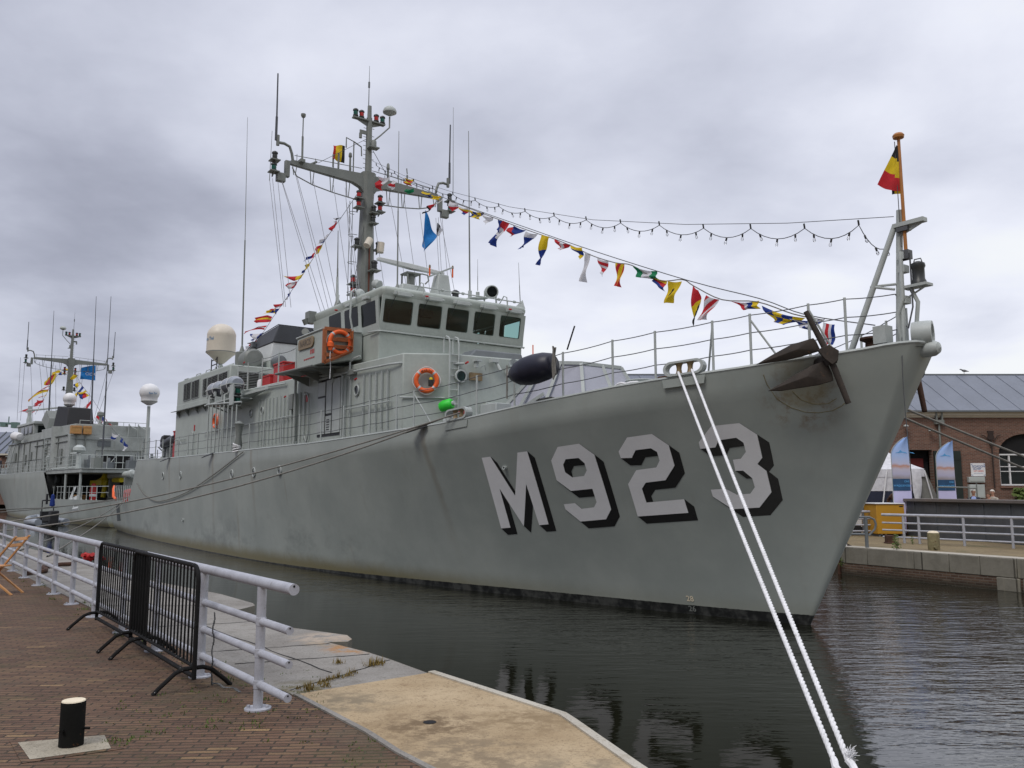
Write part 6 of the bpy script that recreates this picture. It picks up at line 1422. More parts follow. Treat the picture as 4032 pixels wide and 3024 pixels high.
mb.boxmm((-16.9, -.55, 10.8), (-16.35, .07, 10.85)); mb.lathe([(.12, 0), (.14, .3), (.1, .5)], (-16.6, -.25, 10.36), n=12); mb.path([(-16.4, .1, 10.85), (-16.3, .3, 10.8), (-16.3, .35, 10.6), (-16.3, .2, 10.45)], .03, 6); mb.build('radar_gearbox', M['mast'], rdo)
mb = MB(); mb.T = Matrix.Translation((-16.6, -.25, 11.05)) @ Matrix.Rotation(R(-3), 4, 'X'); mb.loft([[(-.10, -1.42, .02), (.1, -1.42, 0), (.1, -1.42, .13), (-.1, -1.42, .13)], [(-.14, 0, -.03), (.14, 0, -.05), (.14, 0, .15), (-.14, 0, .15)], [(-.10, 1.42, .02), (.1, 1.42, 0), (.1, 1.42, .13), (-.1, 1.42, .13)]]); mb.build('scanner_bar', M['offwhite'], rdo, bevel=.02)
dfm = MB(); dfm.loft([[(-15.9, .02, 9.4), (-15.2, .02, 9.4), (-15.2, .78, 9.4), (-15.9, .78, 9.4)], [(-15.75, .25, 10.65), (-15.35, .25, 10.65), (-15.35, .66, 10.65), (-15.75, .66, 10.65)]]); dfo = dfm.build('direction_finder', M['greyl'], ship, bevel=.02)
mb = MB(); mb.bar((-15.5, -.1, 10.52), (-15.5, .93, 11.03), .07, .06); mb.tube((-15.5, .43, 10.65), (-15.5, .43, 10.8), .05); mb.build('arm', M['greyl'], dfo)
for y, z0, z1 in ((-.07, 10.52, 10.86), (.92, 10.64, 10.98)):
    mb = MB(); mb.tube((-15.5, y, z0), (-15.5, y, z1), .032, n=10); mb.build('orange_rod', M['orange'], dfo); mb = MB(); mb.lathe([(.03, 0), (.045, .02), (.035, .1), (.0, .13)], (-15.5, y, z1), n=10); mb.build('rod_cap', M['bronze'], dfo)
mb = MB(); mb.lathe([(.0, -.06), (.2, -.05), (.2, .02), (.1, .1), (.0, .1)], (-16.2, -2.5, 9.66), (1, .2, .1), 16); mb.tube((-16.2, -2.5, 9.42), (-16.2, -2.5, 9.6), .05); mb.tube((-16.0, -1.95, 9.42), (-16.0, -1.95, 9.75), .02); mb.lathe([(.03, 0), (.17, .08), (.17, .1), (.0, .1)], (-16.0, -1.95, 9.75), n=14); mb.tube((-16, -2.2, 9.6), (-16, -1.7, 9.57), .025); mb.build('roof_horn', M['greyl'], ship)
lamp(ship, (-14.6, .5, 9.46), M['lampblack'], 1.2, False)
mb = MB(); mb.boxmm((-19.6, -3.2, 9.05), (-19.2, -2.9, 9.5)); mb.tube((-19.4, -3.2, 9.0), (-19.4, -3.3, 9.2), .12); mb.tube((-19.5, -3.15, 8.65), (-19.3, -3.3, 8.7), .14); mb.build('side_floodlight', M['mast'], ship)

# ------------------------------------------------------------------ foredeck
gc = empty('gun_cover'); gc.parent = ship
dz = zd(-7) - .1
mb = MB(); mb.loft([[(-5.3, -1.35, dz), (-5.3, 1.2, dz), (-9.4, 1.4, dz), (-9.4, -1.7, dz)], [(-6.15, -.75, dz + 1.65), (-6.15, .7, dz + 1.65), (-7.5, .85, dz + 1.82), (-7.5, -.95, dz + 1.82)]], cap=True); mb.build('cover_panel', M['tarp'], gc, smooth=False)
mb = MB(); fr_ = [[(-5.3, -1.35, dz), (-6.15, -.75, dz + 1.65)], [(-5.3, 1.2, dz), (-6.15, .7, dz + 1.65)], [(-9.4, -1.7, dz), (-7.5, -.95, dz + 1.82)], [(-6.15, -.75, dz + 1.65), (-7.5, -.95, dz + 1.82)], [(-6.15, -.75, dz + 1.65), (-6.15, .7, dz + 1.65)], [(-7.1, -1.53, dz), (-6.9, -.86, dz + 1.75)], [(-8.3, -1.62, dz), (-7.5, -.95, dz + 1.82)], [(-5.3, 0, dz), (-6.15, 0, dz + 1.65)], [(-8.9, -1.65, dz + .1), (-7.2, -1.2, dz + .9)]]
for a, b in fr_: a = Vector(a); b = Vector(b); o_ = Vector((.02, -.03, .02)); mb.bar(a + o_, b + o_, .09, .03, (.5, -.8, 0))
mb.build('cover_frame', M['greyl'], gc, smooth=False)
mb = MB(); mb.boxmm((-9.3, -1.9, dz), (-8.5, -1.3, dz + .75)); mb.tube((-5.9, -1.5, dz), (-5.75, -1.5, dz + .62), .05); mb.tube((-5.9, -1.2, dz), (-5.75, -1.5, dz + .6), .03); mb.build('deck_fitting', M['greyl'], gc, bevel=.02)
cz = zd(-4.5) - .08
mb = MB(); mb.boxmm((-5.4, -.75, cz), (-3.9, .75, cz + .42)); mb.lathe([(.42, .42), (.30, .5), (.27, .62), (.30, .78), (.40, .84), (.41, .88), (.0, .89)], (-4.7, 0, cz), n=20); mb.lathe([(.0, -.4), (.1, -.4), (.12, .1), (.0, .12)], (-5.5, -.3, cz + .35), (0, 1, 0), 10); mb.boxmm((-5.9, -.4, cz), (-5.3, -.1, cz + .2)); mb.build('capstan', M['greyl'], ship, bevel=.02)
mb = MB(); mb.lathe([(.16, 0), (.14, .45), (.24, .5), (.24, .54), (.0, .55)], (-2.9, -.9, zd(-2.9) - .05), n=16); mb.lathe([(.16, 0), (.14, .35), (.24, .4), (.24, .44), (.0, .45)], (1.75, -.1, 5.2), n=16); mb.build('bitt', M['rust'], ship)
cb_ = MB(); cb_.path([(-1.2, -.5, zd(-1.2) + .28), (.1, -.5, zd(0) + .2), (1.0, -.9, 5.25)], .08, 8)
for i in range(18):
    x = -1.0 + i * .1; cb_.path([(x + .07 * math.cos(a), -.75 + .045 * math.sin(a) * (i % 2), zd(x) + .06 + .05 * math.sin(a) * ((i + 1) % 2) + .10 * math.sin(i * .9)) for a in [2 * PI * k / 8 for k in range(8)]], .022, 5, closed=True)
cb_.build('anchor_chain', M['rust'], ship)
mb = MB(); mb.loft([[(-.35, -.5, 5.0), (.25, -.5, 5.05), (.25, -1.0, 5.05), (-.35, -1.0, 5.0)], [(-.08, -.72, 5.38), (-.02, -.72, 5.38), (-.02, -.78, 5.38), (-.08, -.78, 5.38)]]); mb.build('chain_stopper', M['mossiron'], ship)
# bow mast
bmt = MB(); bmt.tube((2.18, .07, 5.3), (2.37, .02, 8.05), .07, .06, 10); bmt.tube((2.38, -.12, 5.35), (2.36, -.02, 7.2), .045); bmt.tube((1.35, -.35, 5.2), (2.28, -.02, 7.75), .06, .055, 10)
bmt.boxmm((2.26, -.08, 7.70), (2.86, .08, 7.78)); bmt.prism([(2.3, -.02, 7.7), (2.85, -.02, 7.7), (2.3, -.02, 7.5)], (0, .04, 0)); bmt.boxmm((2.38, -.12, 6.48), (2.86, .14, 6.53)); bmt.tube((2.4, 0, 6.3), (2.85, 0, 6.5), .02)
bmt.tube((1.82, -.2, 6.62), (2.3, .03, 6.62), .025, n=6); bmt.tube((1.82, -.2, 6.62), (2.25, -.1, 6.5), .025, n=6)
bmt.path([(2.32, -.1, 5.4), (2.30, -.14, 6.0), (2.42, -.14, 6.3), (2.40, -.1, 7.2)], .04, 8); bmt.path([(2.55, .05, 5.8), (2.62, .02, 6.2), (2.5, 0, 6.5)], .04, 8); bmt.boxmm((2.05, -.6, 5.42), (2.3, -.35, 5.75))
for z in (6.8, 7.05, 6.2): bmt.boxmm((2.33, -.12, z), (2.47, .06, z + .14))
bm_o = bmt.build('bow_mast', M['greyl'], ship)
mb = MB(); mb.lathe([(.14, 0), (.13, .06), (.11, .1), (.11, .3), (.13, .34), (.12, .4), (.05, .44), (.0, .44)], (2.66, .02, 6.53), n=16); mb.path([(2.58, .02, 6.95), (2.60, .02, 7.02), (2.72, .02, 7.02), (2.74, .02, 6.95)], .012, 5); mb.build('bow_lamp', M['lampblack'], bm_o)
mb = MB(); mb.tube((2.47, -.02, 7.1), (2.46, -.02, 9.45), .035, .03, 10); mb.lathe([(.02, 0), (.10, .02), (.11, .07), (.08, .11), (.0, .12)], (2.46, -.02, 9.44), n=14); mb.build('flagstaff', M['pole'], bm_o)
mb = MB(); mb.boxmm((2.38, -.10, 7.05), (2.55, .06, 7.22)); mb.boxmm((2.34, -.09, 7.6), (2.56, .05, 7.68)); mb.tube((2.40, -.05, 7.3), (2.40, -.06, 9.4), .008, n=4); mb.path([(2.56, -.06, 7.15), (2.58, -.1, 6.1), (2.5, -.16, 5.7)], .016, 5); mb.build('staff_bracket', M['wire'], bm_o)
# lifebuoys
def lifebuoy(mat4, loc, nrm, label, text=None, R0=.31, r0=.07, up=Vector((0, 0, 1))):
    n = Vector(nrm).normalized(); a = up.cross(n).normalized(); b = n.cross(a)
    t = empty('lifebuoy', mat4, loc, label, 'lifebuoy', 'orange lifebuoys on the ship')
    mb = MB(); mb.path([a * (R0 * math.cos(k)) + b * (R0 * math.sin(k)) for k in [2 * PI * i / 32 for i in range(32)]], r0, 12, closed=True); mb.build('ring', M['orange'], t)
    for q_ in range(4):
        th = PI / 4 + q_ * PI / 2; c = a * R0 * math.cos(th) + b * R0 * math.sin(th); tg = (-a * math.sin(th) + b * math.cos(th))
        mb = MB(); mb.path([c - tg * .03, c + tg * .03], r0 * 1.05, 12); mb.build('tape_band', M['reflect'], t)
    mb = MB(); mb.path([a * ((R0 + r0 + .02 + .02 * math.cos(4 * k)) * math.cos(k)) + b * ((R0 + r0 + .02 + .02 * math.cos(4 * k)) * math.sin(k)) for k in [2 * PI * i / 40 for i in range(40)]], .008, 5, closed=True); mb.build('grab_line', M['ropew'], t)
    if text:
        mb = MB()
        def f(x, y): k = PI / 2 - x / R0; rr = R0 + y; return a * rr * math.cos(k) + b * rr * math.sin(k) + n * (math.sqrt(max(0, r0 ** 2 - y ** 2)) + .004)
        add_text(mb, text, .085, f, 1.25); mb.build('lettering', M['black'], t, smooth=False, fix=False)
    return t
lifebuoy(MS, (-10.88, -2.78, 5.95), (.9, -.50, 0), 'orange lifebuoy with black lettering on the deckhouse front beside the ladder', 'MARINE')
lifebuoy(MS, (-14.86, -3.82, 7.58), (1, 0, 0), 'orange lifebuoy in the brown wooden frame below the bridge wing', None, .36)
lifebuoy(MS, (-29.9, -3.46, 5.98), (0, -1, 0), 'orange lifebuoy behind the upright bars under the life rafts')
t = empty('rescue_light', MS, (-14.80, -4.18, 7.42), 'orange buoy light with cord hung on the wooden frame at the bridge wing', 'rescue light')
mb = MB(); mb.lathe([(.0, -.16), (.06, -.15), (.075, -.05), (.11, -.03), (.11, .1), (.06, .14), (.0, .16)], n=12); mb.build('body', M['orange'], t)
mb = MB(); mb.path([(0, 0, -.1), (.03, -.02, -.4), (0, .02, -.7), (.02, 0, -1.1)], .012, 5); mb.build('cord', M['ropew'], t)
t = empty('smoke_float', MS, (-10.82, -2.66, 5.9), 'small dark box with yellow top inside the lifebuoy ring', 'marker light')
mb = MB(); mb.boxmm((-.05, -.07, -.12), (.05, .07, .08)); mb.build('body', M['lampblack'], t, bevel=.01); mb = MB(); mb.lathe([(.06, 0), (.05, .06), (.0, .08)], (0, 0, .08), n=8); mb.build('cap', M['yellowb'], t)
t = empty('rescue_buoy', MS, (-10.45, -2.32, 5.2), 'bright green covered canister at the foot of the deckhouse ladder', 'canister')
mb = MB(); mb.lathe([(.0, -.22), (.15, -.21), (.18, -.1), (.17, .14), (.12, .2), (.0, .2)], (0, 0, 0), (.75, .35, .2), 16); mb.build('cover', M['green'], t); mb = MB(); mb.lathe([(.07, .2), (.07, .27), (.0, .27)], (0, 0, 0), (.75, .35, .2), 12); mb.build('fitting', M['greyl'], t)
# life rafts
def raft(x, label):
    t = empty('life_raft', MS, (x, -3.95, 7.25), label, 'life raft', 'grey life raft canisters on their rack')
    for nm, sgn_, mt in (('upper_shell', 1, M['raft']), ('lower_shell', -1, M['funneldark'])):
        mb = MB(); rings = []
        for u in range(9):
            xx = -.72 + 1.44 * u / 8; e = abs(xx) / .72; rr = .36 * (1 - .35 * max(0, (e - .6) / .4) ** 2)
            rings.append([(xx, rr * math.cos(PI * k / 12) , .02 * sgn_ + sgn_ * rr * .95 * math.sin(PI * k / 12)) for k in range(13)])
        mb.loft(rings); mb.build(nm, mt, t)
    mb = MB(); mb.boxmm((-.75, -.38, -.022), (.75, .38, .022)); mb.build('rim', M['greyl'], t)
    mb = MB()
    for xx in (-.4, .4): mb.path([(xx, .39 * math.cos(a), .37 * math.sin(a)) for a in [2 * PI * k / 20 for k in range(20)]], .014, 5, closed=True)
    mb.build('strap', M['ropew'], t)
raft(-28.0, 'grey life raft canister further aft on the rack below the louvres'); raft(-25.9, 'grey life raft canister nearer the bridge on the rack below the louvres')
mb = MB()
for x in (-28.5, -27.4, -26.4, -25.3): mb.boxmm((x - .05, -4.25, 6.62), (x + .05, -3.65, 6.88)); mb.boxmm((x - .05, -4.3, 6.88), (x + .05, -4.2, 7.1)); mb.bar((x, -3.35, 6.3), (x, -4.2, 6.6), .05, .06)
mb.boxmm((-28.9, -4.3, 6.55), (-24.9, -3.36, 6.61)); mb.prism([(-25.0, -3.36, 6.75), (-25.0, -4.0, 6.75), (-22.6, -3.5, 6.9)], (0, 0, -.1)); mb.build('raft_rack', M['greyl'], ship, bevel=.01)
nl = MB(); nl.boxmm((-24.72, -4.42, 6.25), (-24.66, -3.95, 7.12)); nl.boxmm((-24.66, -4.42, 6.25), (-24.2, -4.38, 7.12)); nl.boxmm((-24.66, -4.37, 6.62), (-24.3, -4.0, 6.65)); nlo = nl.build('sidelight_screen', M['greyl'], ship)
for z in (6.28, 6.68): lamp(nlo, (-24.42, -4.16, z), M['greenlens'], 1.1, False)
# fender
fe = empty('fender', MS, (-4.47, -3.62, 5.46), 'large dark navy inflatable fender slung on the guard rail', 'fender')
mb = MB(); mb.lathe([(.03, -.82), (.05, -.74), (.16, -.66), (.28, -.45), (.335, -.2), (.345, .05), (.32, .35), (.26, .55), (.2, .6), (.0, .61)], (0, 0, 0), (.975, .20, .11), 24); mb.build('body', M['fender'], fe)
rp_ = MB()
for i in range(5): rp_.path([(.72 + .02 * i, .0 - .02 * i, .42), (.70 + .03 * i, -.02, 0 - .05 * i), (.74 + .02 * i, -.03, -.32 + .03 * i), (.78 - .02 * i, .02, .1), (.72 + .02 * i, 0, .4)], .018, 6)
rp_.path([(-.82, -.16, -.1), (-.9, -.12, .1), (-.92, -.1, -.4), (-.96, -.08, .2), (-.93, -.1, -.6)], .018, 6); rp_.build('lashing', M['rope'], fe)
bhk = MB(); bhk.tube((-3.72, -3.25, 5.85), (-3.45, -3.25, 6.35), .018, n=6); tag(place(bhk.build('boat_hook', M['black']), MS), 'thin dark pole standing behind the fender at the guard rail', 'pole')
# coiled ropes on deck
def coil(loc, r, h, mat, label, n=6, sx=1., rr=.03):
    mb = MB()
    for i in range(n):
        k = 20; R_ = r * random.uniform(.8, 1.05); z = h * i / n
        mb.path([(R_ * sx * math.cos(2 * PI * j / k) + random.uniform(-.02, .02), R_ * math.sin(2 * PI * j / k), z + random.uniform(0, .04)) for j in range(k)], rr, 6, closed=True)
    return tag(place(mb.build('rope_coil', mat), MS, loc), label, 'rope', 'coiled ropes on the ship deck')
coil((-3.2, -1.75, zd(-3.2) + .0), .38, .32, M['ropew'], 'coil of white rope on the foredeck behind the twin roller fairlead', 9, 1.2)
coil((-4.75, -2.95, zd(-4.8) + .02), .22, .14, M['rope'], 'flat coil of grey rope on the deck edge below the fender', 5, 2.2, .022)
vh = MB(); vh.lathe([(.1, -.25), (.1, .25)], (-8.35, -3.45, zd(-8.3) + .12), (1, .1, 0), 12); vh.build('hose_fitting', M['greyl'], ship)
vr = MB()
for a in range(6): vr.tube((-8.05, -3.5, zd(-8) + .33), (-8.05 + .09 * math.cos(a * PI / 3), -3.55, zd(-8) + .33 + .09 * math.sin(a * PI / 3)), .016, n=6)
vr.lathe([(.06, -.1), (.06, .1)], (-7.8, -3.45, zd(-8) + .3), (1, 0, 0), 10); vr.build('red_valve', M['red'], ship)
# stern fittings: crane, outboards, second radome
rd2 = radome(ship, (-46.9, -2.9, 8.42), .62, 1.18, 1.2, M['white'], braces=False, yaw=R(98), tsz=.11, ball=True)
t = empty('outboard_motor', MS, (-41.0, -3.1, 4.4), 'black outboard motor standing on the after deck beside the white dome post', 'outboard motor')
mb = MB(); mb.loft([[(-.35, -.22, .9), (.25, -.22, .95), (.25, .22, .95), (-.35, .22, .9)], [(-.4, -.25, 1.2), (.3, -.25, 1.25), (.3, .25, 1.25), (-.4, .25, 1.2)], [(-.3, -.2, 1.45), (.25, -.2, 1.5), (.25, .2, 1.5), (-.3, .2, 1.45)]]); mb.build('cowl', M['rubber'], t, bevel=.04)
mb = MB(); mb.boxmm((-.12, -.1, .15), (.12, .1, .9)); mb.boxmm((-.25, -.02, .1), (.1, .02, .4)); mb.build('leg', M['greyd'], t, bevel=.02)
mb = MB(); mb.tube((-.6, 0, 0), (.5, 0, .0), .04); mb.tube((0, -.4, 0), (0, .4, .8), .04); mb.tube((0, .4, 0), (0, -.4, .8), .04); mb.build('stand', M['greyl'], t)
t = empty('inflatable_boat', MS, (-39.4, -2.9, 4.3), 'dark grey inflatable boat stowed on the after deck next to the red locker', 'boat')
mb = MB(); mb.path([(1.2, -.35, 1.25), (.3, -.4, 1.2), (-1.2, -.4, 1.0), (-1.5, 0, .95), (-1.2, .4, 1.0), (.3, .4, 1.2), (1.2, .35, 1.25)], .22, 10); mb.build('tube', M['funneldark'], t)
mb = MB(); mb.boxmm((-1.0, -.3, .0), (-.9, .3, .85)); mb.boxmm((.7, -.3, .0), (.8, .3, .95)); mb.build('cradle', M['greyl'], t)
lockbox('hose_locker', (-38.5, -3.3, 4.35), (-38.0, -2.8, 6.0), M['red'], 'tall red locker at the after end of the deckhouse side', 'locker')
mb = MB(); mb.tube((-39.6, -2.4, 4.3), (-39.9, -2.4, 7.3), .05); mb.tube((-39.2, -2.6, 4.3), (-39.2, -2.6, 6.7), .06); place(mb.build('deck_post', M['rust']), MS); tag(bpy.data.objects['deck_post'], 'rusty upright davit post on the after deck', 'post')
qr = empty('stern_rail'); qr.parent = ship
for i in range(10):
    x = -44.8 - .68 * i; mb = MB(); mb.tube((x, -4.1 + .02 * i, 1.9), (x, -4.1 + .02 * i, 3.0), .026); mb.build('stanchion', M['greyl'], qr)
mb = MB(); mb.path([(-44.4, -4.1, 2.98), (-51.0, -3.92, 2.98)], .02, 6); mb.path([(-44.4, -4.1, 2.5), (-51.0, -3.92, 2.5)], .014, 6); mb.build('guard_wire', M['wire'], qr)
t = empty('life_capsule', MS, (-49.7, -3.2, 1.2), 'large red drum standing on the quarterdeck behind the stern rail', 'drum')
mb = MB(); mb.lathe([(.0, 0), (.38, .02), (.42, .12), (.42, 1.3), (.34, 1.5), (.0, 1.58)], n=18); mb.build('shell', M['red'], t)
mb = MB(); mb.path([(-51.5, -3.85, 2.95), (-51.2, -3.95, 2.75), (-50.5, -4.05, 2.25), (-49.6, -4.05, 2.08)], .085, 10); tag(place(mb.build('suction_hose', M['orange']), MS), 'orange hose with red end leaning on the stern bulwark', 'hose')

# ------------------------------------------------------------------ flags, flag lines, light string
FRONT = [
 ([(-20.02, 15.83), (-19.0, 15.48), (-19.99, 15.18), (-20.13, 15.5)], 'wr'), ([(-18.81, 15.3), (-18.21, 15.08), (-18.8, 14.88), (-19.11, 15.07)], 'wrw'),
 ([(-17.68, 15.03), (-16.94, 14.74), (-17.27, 14.56), (-17.73, 14.82)], 'yryr'), ([(-17.61, 14.55), (-16.82, 14.34), (-17.32, 14.24), (-17.6, 14.38)], 'g'),
 ([(-16.38, 14.12), (-15.54, 13.76), (-15.74, 13.66), (-16.22, 13.9)], 'yb'), ([(-15.54, 13.69), (-14.84, 13.44), (-14.96, 13.3), (-15.49, 13.5)], 'y'),
 ([(-14.8, 13.33), (-14.7, 13.23), (-16.29, 13.16), (-16.01, 13.34)], 'wrk'), ([(-14.26, 13.08), (-13.61, 12.79), (-13.86, 12.6), (-14.25, 12.7)], 'wr'),
 ([(-13.61, 12.7), (-12.98, 12.45), (-13.13, 12.2), (-13.5, 12.45)], 'wyrb'), ([(-12.9, 12.36), (-11.99, 12.02), (-12.18, 11.8), (-12.86, 12.1)], '#yb'),
 ([(-12.07, 11.97), (-11.42, 11.68), (-11.76, 11.5), (-12.03, 11.75)], 'w'), ([(-11.16, 11.54), (-10.9, 11.42), (-11.07, 11.05), (-11.17, 11.2)], 'b'),
 ([(-10.84, 11.42), (-10.52, 11.25), (-11.42, 10.68), (-11.58, 10.84)], 'rwb'), ([(-10.28, 11.1), (-9.67, 10.79), (-10.66, 10.86), (-10.57, 11.05)], 'br'),
 ([(-9.63, 10.74), (-9.02, 10.5), (-9.67, 10.22), (-9.96, 10.22)], 'wbb'), ([(-8.83, 10.44), (-8.43, 10.27), (-8.99, 9.51), (-9.09, 9.54)], 'yb'),
 ([(-8.21, 10.14), (-7.45, 9.78), (-7.8, 9.66), (-8.05, 9.82)], '|rrwrr'), ([(-7.51, 9.78), (-6.92, 9.56), (-7.01, 9.21), (-7.17, 9.46)], 'yby'),
 ([(-6.79, 9.41), (-6.6, 9.3), (-6.86, 8.54), (-7.03, 8.59)], 'w'), ([(-6.31, 9.12), (-5.85, 8.92), (-6.01, 8.5), (-6.19, 8.68)], 'wrwrw'),
 ([(-5.57, 8.81), (-5.23, 8.7), (-5.38, 8.09), (-5.56, 8.16)], '/yr'), ([(-4.9, 8.57), (-4.05, 8.25), (-4.04, 8.02), (-4.72, 8.22)], '|gwwg'),
 ([(-4.37, 8.22), (-3.71, 7.93), (-3.79, 7.66), (-4.15, 8.0)], 'yrb'), ([(-3.65, 7.9), (-3.22, 7.81), (-3.58, 7.34), (-3.79, 7.36)], 'oyk'),
 ([(-2.86, 7.62), (-2.68, 7.47), (-2.65, 6.97), (-2.97, 6.64)], 'rryk'), ([(-2.45, 7.31), (-2.06, 7.13), (-2.48, 6.72), (-2.69, 6.73)], '/rw'),
 ([(-1.71, 7.02), (-.96, 6.9), (-.99, 6.74), (-1.34, 6.74)], '|rwby'), ([(-.88, 6.77), (.23, 6.3), (-.2, 6.2), (-.64, 6.38)], '#by'),
 ([(-.17, 6.35), (.67, 6.21), (.33, 6.02), (.12, 6.1)], '+bw'), ([(.62, 6.15), (.9, 6.05), (.83, 5.64), (.56, 5.7)], '|wrwb')]
AFT = [
 ([(-23.7, 15.12), (-23.97, 15.09), (-24.62, 15.06), (-24.68, 15.26)], 'kw'), ([(-24.18, 15.0), (-24.42, 14.84), (-24.8, 14.68), (-25.07, 14.85)], 'r'),
 ([(-25.13, 14.65), (-25.66, 14.39), (-26.35, 14.35), (-25.94, 14.6)], 'wbw'), ([(-25.77, 14.35), (-26.36, 14.0), (-26.71, 14.08), (-26.5, 14.32)], 'yr'),
 ([(-26.67, 14.11), (-26.93, 13.93), (-27.92, 13.9), (-27.63, 14.11)], 'rb'), ([(-27.24, 13.79), (-27.78, 13.5), (-28.44, 13.45), (-28.09, 13.73)], 'yb'),
 ([(-28.18, 13.41), (-28.67, 13.2), (-29.73, 13.4), (-31.12, 13.91)], 'yry'), ([(-28.91, 13.13), (-29.41, 12.93), (-30.55, 13.14), (-30.28, 13.26)], 'rwr'),
 ([(-29.79, 12.78), (-30.08, 12.56), (-30.53, 12.48), (-30.32, 12.72)], 'bw'), ([(-30.72, 12.46), (-31.18, 12.24), (-33.07, 12.36), (-32.35, 12.59)], '|rwr'),
 ([(-31.41, 12.19), (-31.86, 11.95), (-33.36, 12.2), (-33.02, 12.4)], 'byby'), ([(-32.35, 11.9), (-32.7, 11.7), (-35.07, 12.0), (-34.81, 12.25)], '|ryr'),
 ([(-33.22, 11.58), (-33.65, 11.4), (-36.57, 11.6), (-36.59, 11.78)], '|rwr'), ([(-33.85, 11.31), (-34.27, 11.09), (-36.03, 11.17), (-35.95, 11.52)], 'bwb'),
 ([(-34.66, 10.97), (-35.16, 10.82), (-35.92, 10.76), (-35.76, 10.92)], 'r'), ([(-35.39, 10.8), (-35.93, 10.54), (-36.75, 10.6), (-36.35, 10.86)], 'bw')]
NAMES = {'r': 'red', 'w': 'white', 'y': 'yellow', 'b': 'blue', 'k': 'black', 'g': 'green', 'c': 'light blue'}
ORD = ['first', 'second', 'third', 'fourth', 'fifth', 'sixth', 'seventh', 'eighth', 'ninth', 'tenth', 'eleventh', 'twelfth', 'thirteenth', 'fourteenth', 'fifteenth', 'sixteenth', 'seventeenth', 'eighteenth', 'nineteenth', 'twentieth', 'twenty-first', 'twenty-second', 'twenty-third', 'twenty-fourth', 'twenty-fifth', 'twenty-sixth', 'twenty-seventh', 'twenty-eighth', 'twenty-ninth', 'thirtieth']
def flag(mat4, quad, pat, label, group, wave=.08, y0=0., n=12, m=8, name='signal_flag', cat='flag', P3=None):
    """cloth quad: p0-p1 hangs on the line, p3/p2 is the free end; pat = colour bands from the line outwards"""
    mode = pat[0] if pat[0] in '|/#+o' else ''; cs = pat[1:] if mode else pat
    if mode in ('/', 'o', '+'): n = m = 18
    cols = sorted(set(cs)); mb = MB(); ph = random.uniform(0, 6)
    P = P3 or [Vector((a, y0, b)) for a, b in quad]
    c = sum((Vector(p) for p in P), Vector()) / 4
    L = max((Vector(P[3]) - Vector(P[0])).length, (Vector(P[2]) - Vector(P[1])).length)
    W_ = (Vector(P[1]) - Vector(P[0])).length
    nrm = (Vector(P[1]) - Vector(P[0])).cross(Vector(P[3]) - Vector(P[0])); nrm = nrm.normalized() if nrm.length > 1e-6 else Vector((0, 1, 0))
    vs = []
    amp = wave * min(1.6, (L + W_) * .8)
    for i in range(n + 1):
        u = i / n
        for j in range(m + 1):
            v = j / m; a = Vector(P[0]).lerp(Vector(P[1]), v); b = Vector(P[3]).lerp(Vector(P[2]), v)
            p = a.lerp(b, u)
            p += nrm * amp * (.25 + u) * (math.sin(u * 6 + ph + v * 2.5) + .45 * math.sin(v * 8 + ph * 2 + u * 3))
            p.z -= .05 * W_ * math.sin(v * PI) * (1 - u) + .06 * L * math.sin(u * PI) * math.sin(ph + 2 * v)
            vs.append(p - c)
    fs = []; mi = []
    for i in range(n):
        for j in range(m):
            u = (i + .5) / n; v = (j + .5) / m
            fs.append((i * (m + 1) + j, i * (m + 1) + j + 1, (i + 1) * (m + 1) + j + 1, (i + 1) * (m + 1) + j))
            if mode == '|': k = cs[min(int(v * len(cs)), len(cs) - 1)]
            elif mode == '/': k = cs[int((u * 2.2 + v * 2.2) * 1.4) % 2]
            elif mode == '#': k = cs[(int(u * 2) + int(v * 4)) % 2]
            elif mode == '+': k = cs[1] if abs(u - v) < .16 or abs(u + v - 1) < .16 else cs[0]
            elif mode == 'o': k = cs[1] if (u - .48) ** 2 + (v - .5) ** 2 < .035 else cs[0]
            else: k = cs[min(int(u * len(cs)), len(cs) - 1)]
            mi.append(cols.index(k))
    mb.v = vs; mb.f = fs; mb.mi = mi
    o = mb.build(name, [FM[k] for k in cols], fix=False, ang=80); o.matrix_world = mat4 @ Matrix.Translation(c)
    return tag(o, label, cat, group)
def words_(pat):
    seen = []
    for ch_ in pat:
        if ch_ in NAMES and NAMES[ch_] not in seen: seen.append(NAMES[ch_])
    return ' and '.join([' '.join(seen[:-1])] + seen[-1:]).strip() if len(seen) > 1 else seen[0]
for i, (qd_, p) in enumerate(FRONT):
    j = len(FRONT) - 1 - i
    where = '%s from the mast' % ORD[i] if i < 15 else ('%s from the bow' % ORD[j])
    flag(MS, qd_, p, '%s signal flag on the bow line, %s' % (words_(p), where), 'signal flags on the line from mast to bow')
for i, (qd_, p) in enumerate(AFT):
    flag(MS, qd_, p, '%s signal flag on the stern line, %s down from the mast' % (words_(p), ORD[i]), 'signal flags on the line from mast to stern')
def line(mat4, pts, r, mat, name, label, cat, group=None, sub=1, n=5, tw=None):
    P = [Vector(p) for p in pts]
    if sub > 1:
        out = []
        for i in range(len(P) - 1):
            p0 = P[max(i - 1, 0)]; p1 = P[i]; p2 = P[i + 1]; p3 = P[min(i + 2, len(P) - 1)]
            for k in range(sub):
                t = k / sub; out.append(.5 * ((2 * p1) + (p2 - p0) * t + (2 * p0 - 5 * p1 + 4 * p2 - p3) * t * t + (3 * p1 - p0 - 3 * p2 + p3) * t ** 3))
        P = out + [P[-1]]
    mb = MB(); mb.path(P, r, n); o = mb.build(name, mat); o.matrix_world = mat4
    return tag(o, label, cat, group)
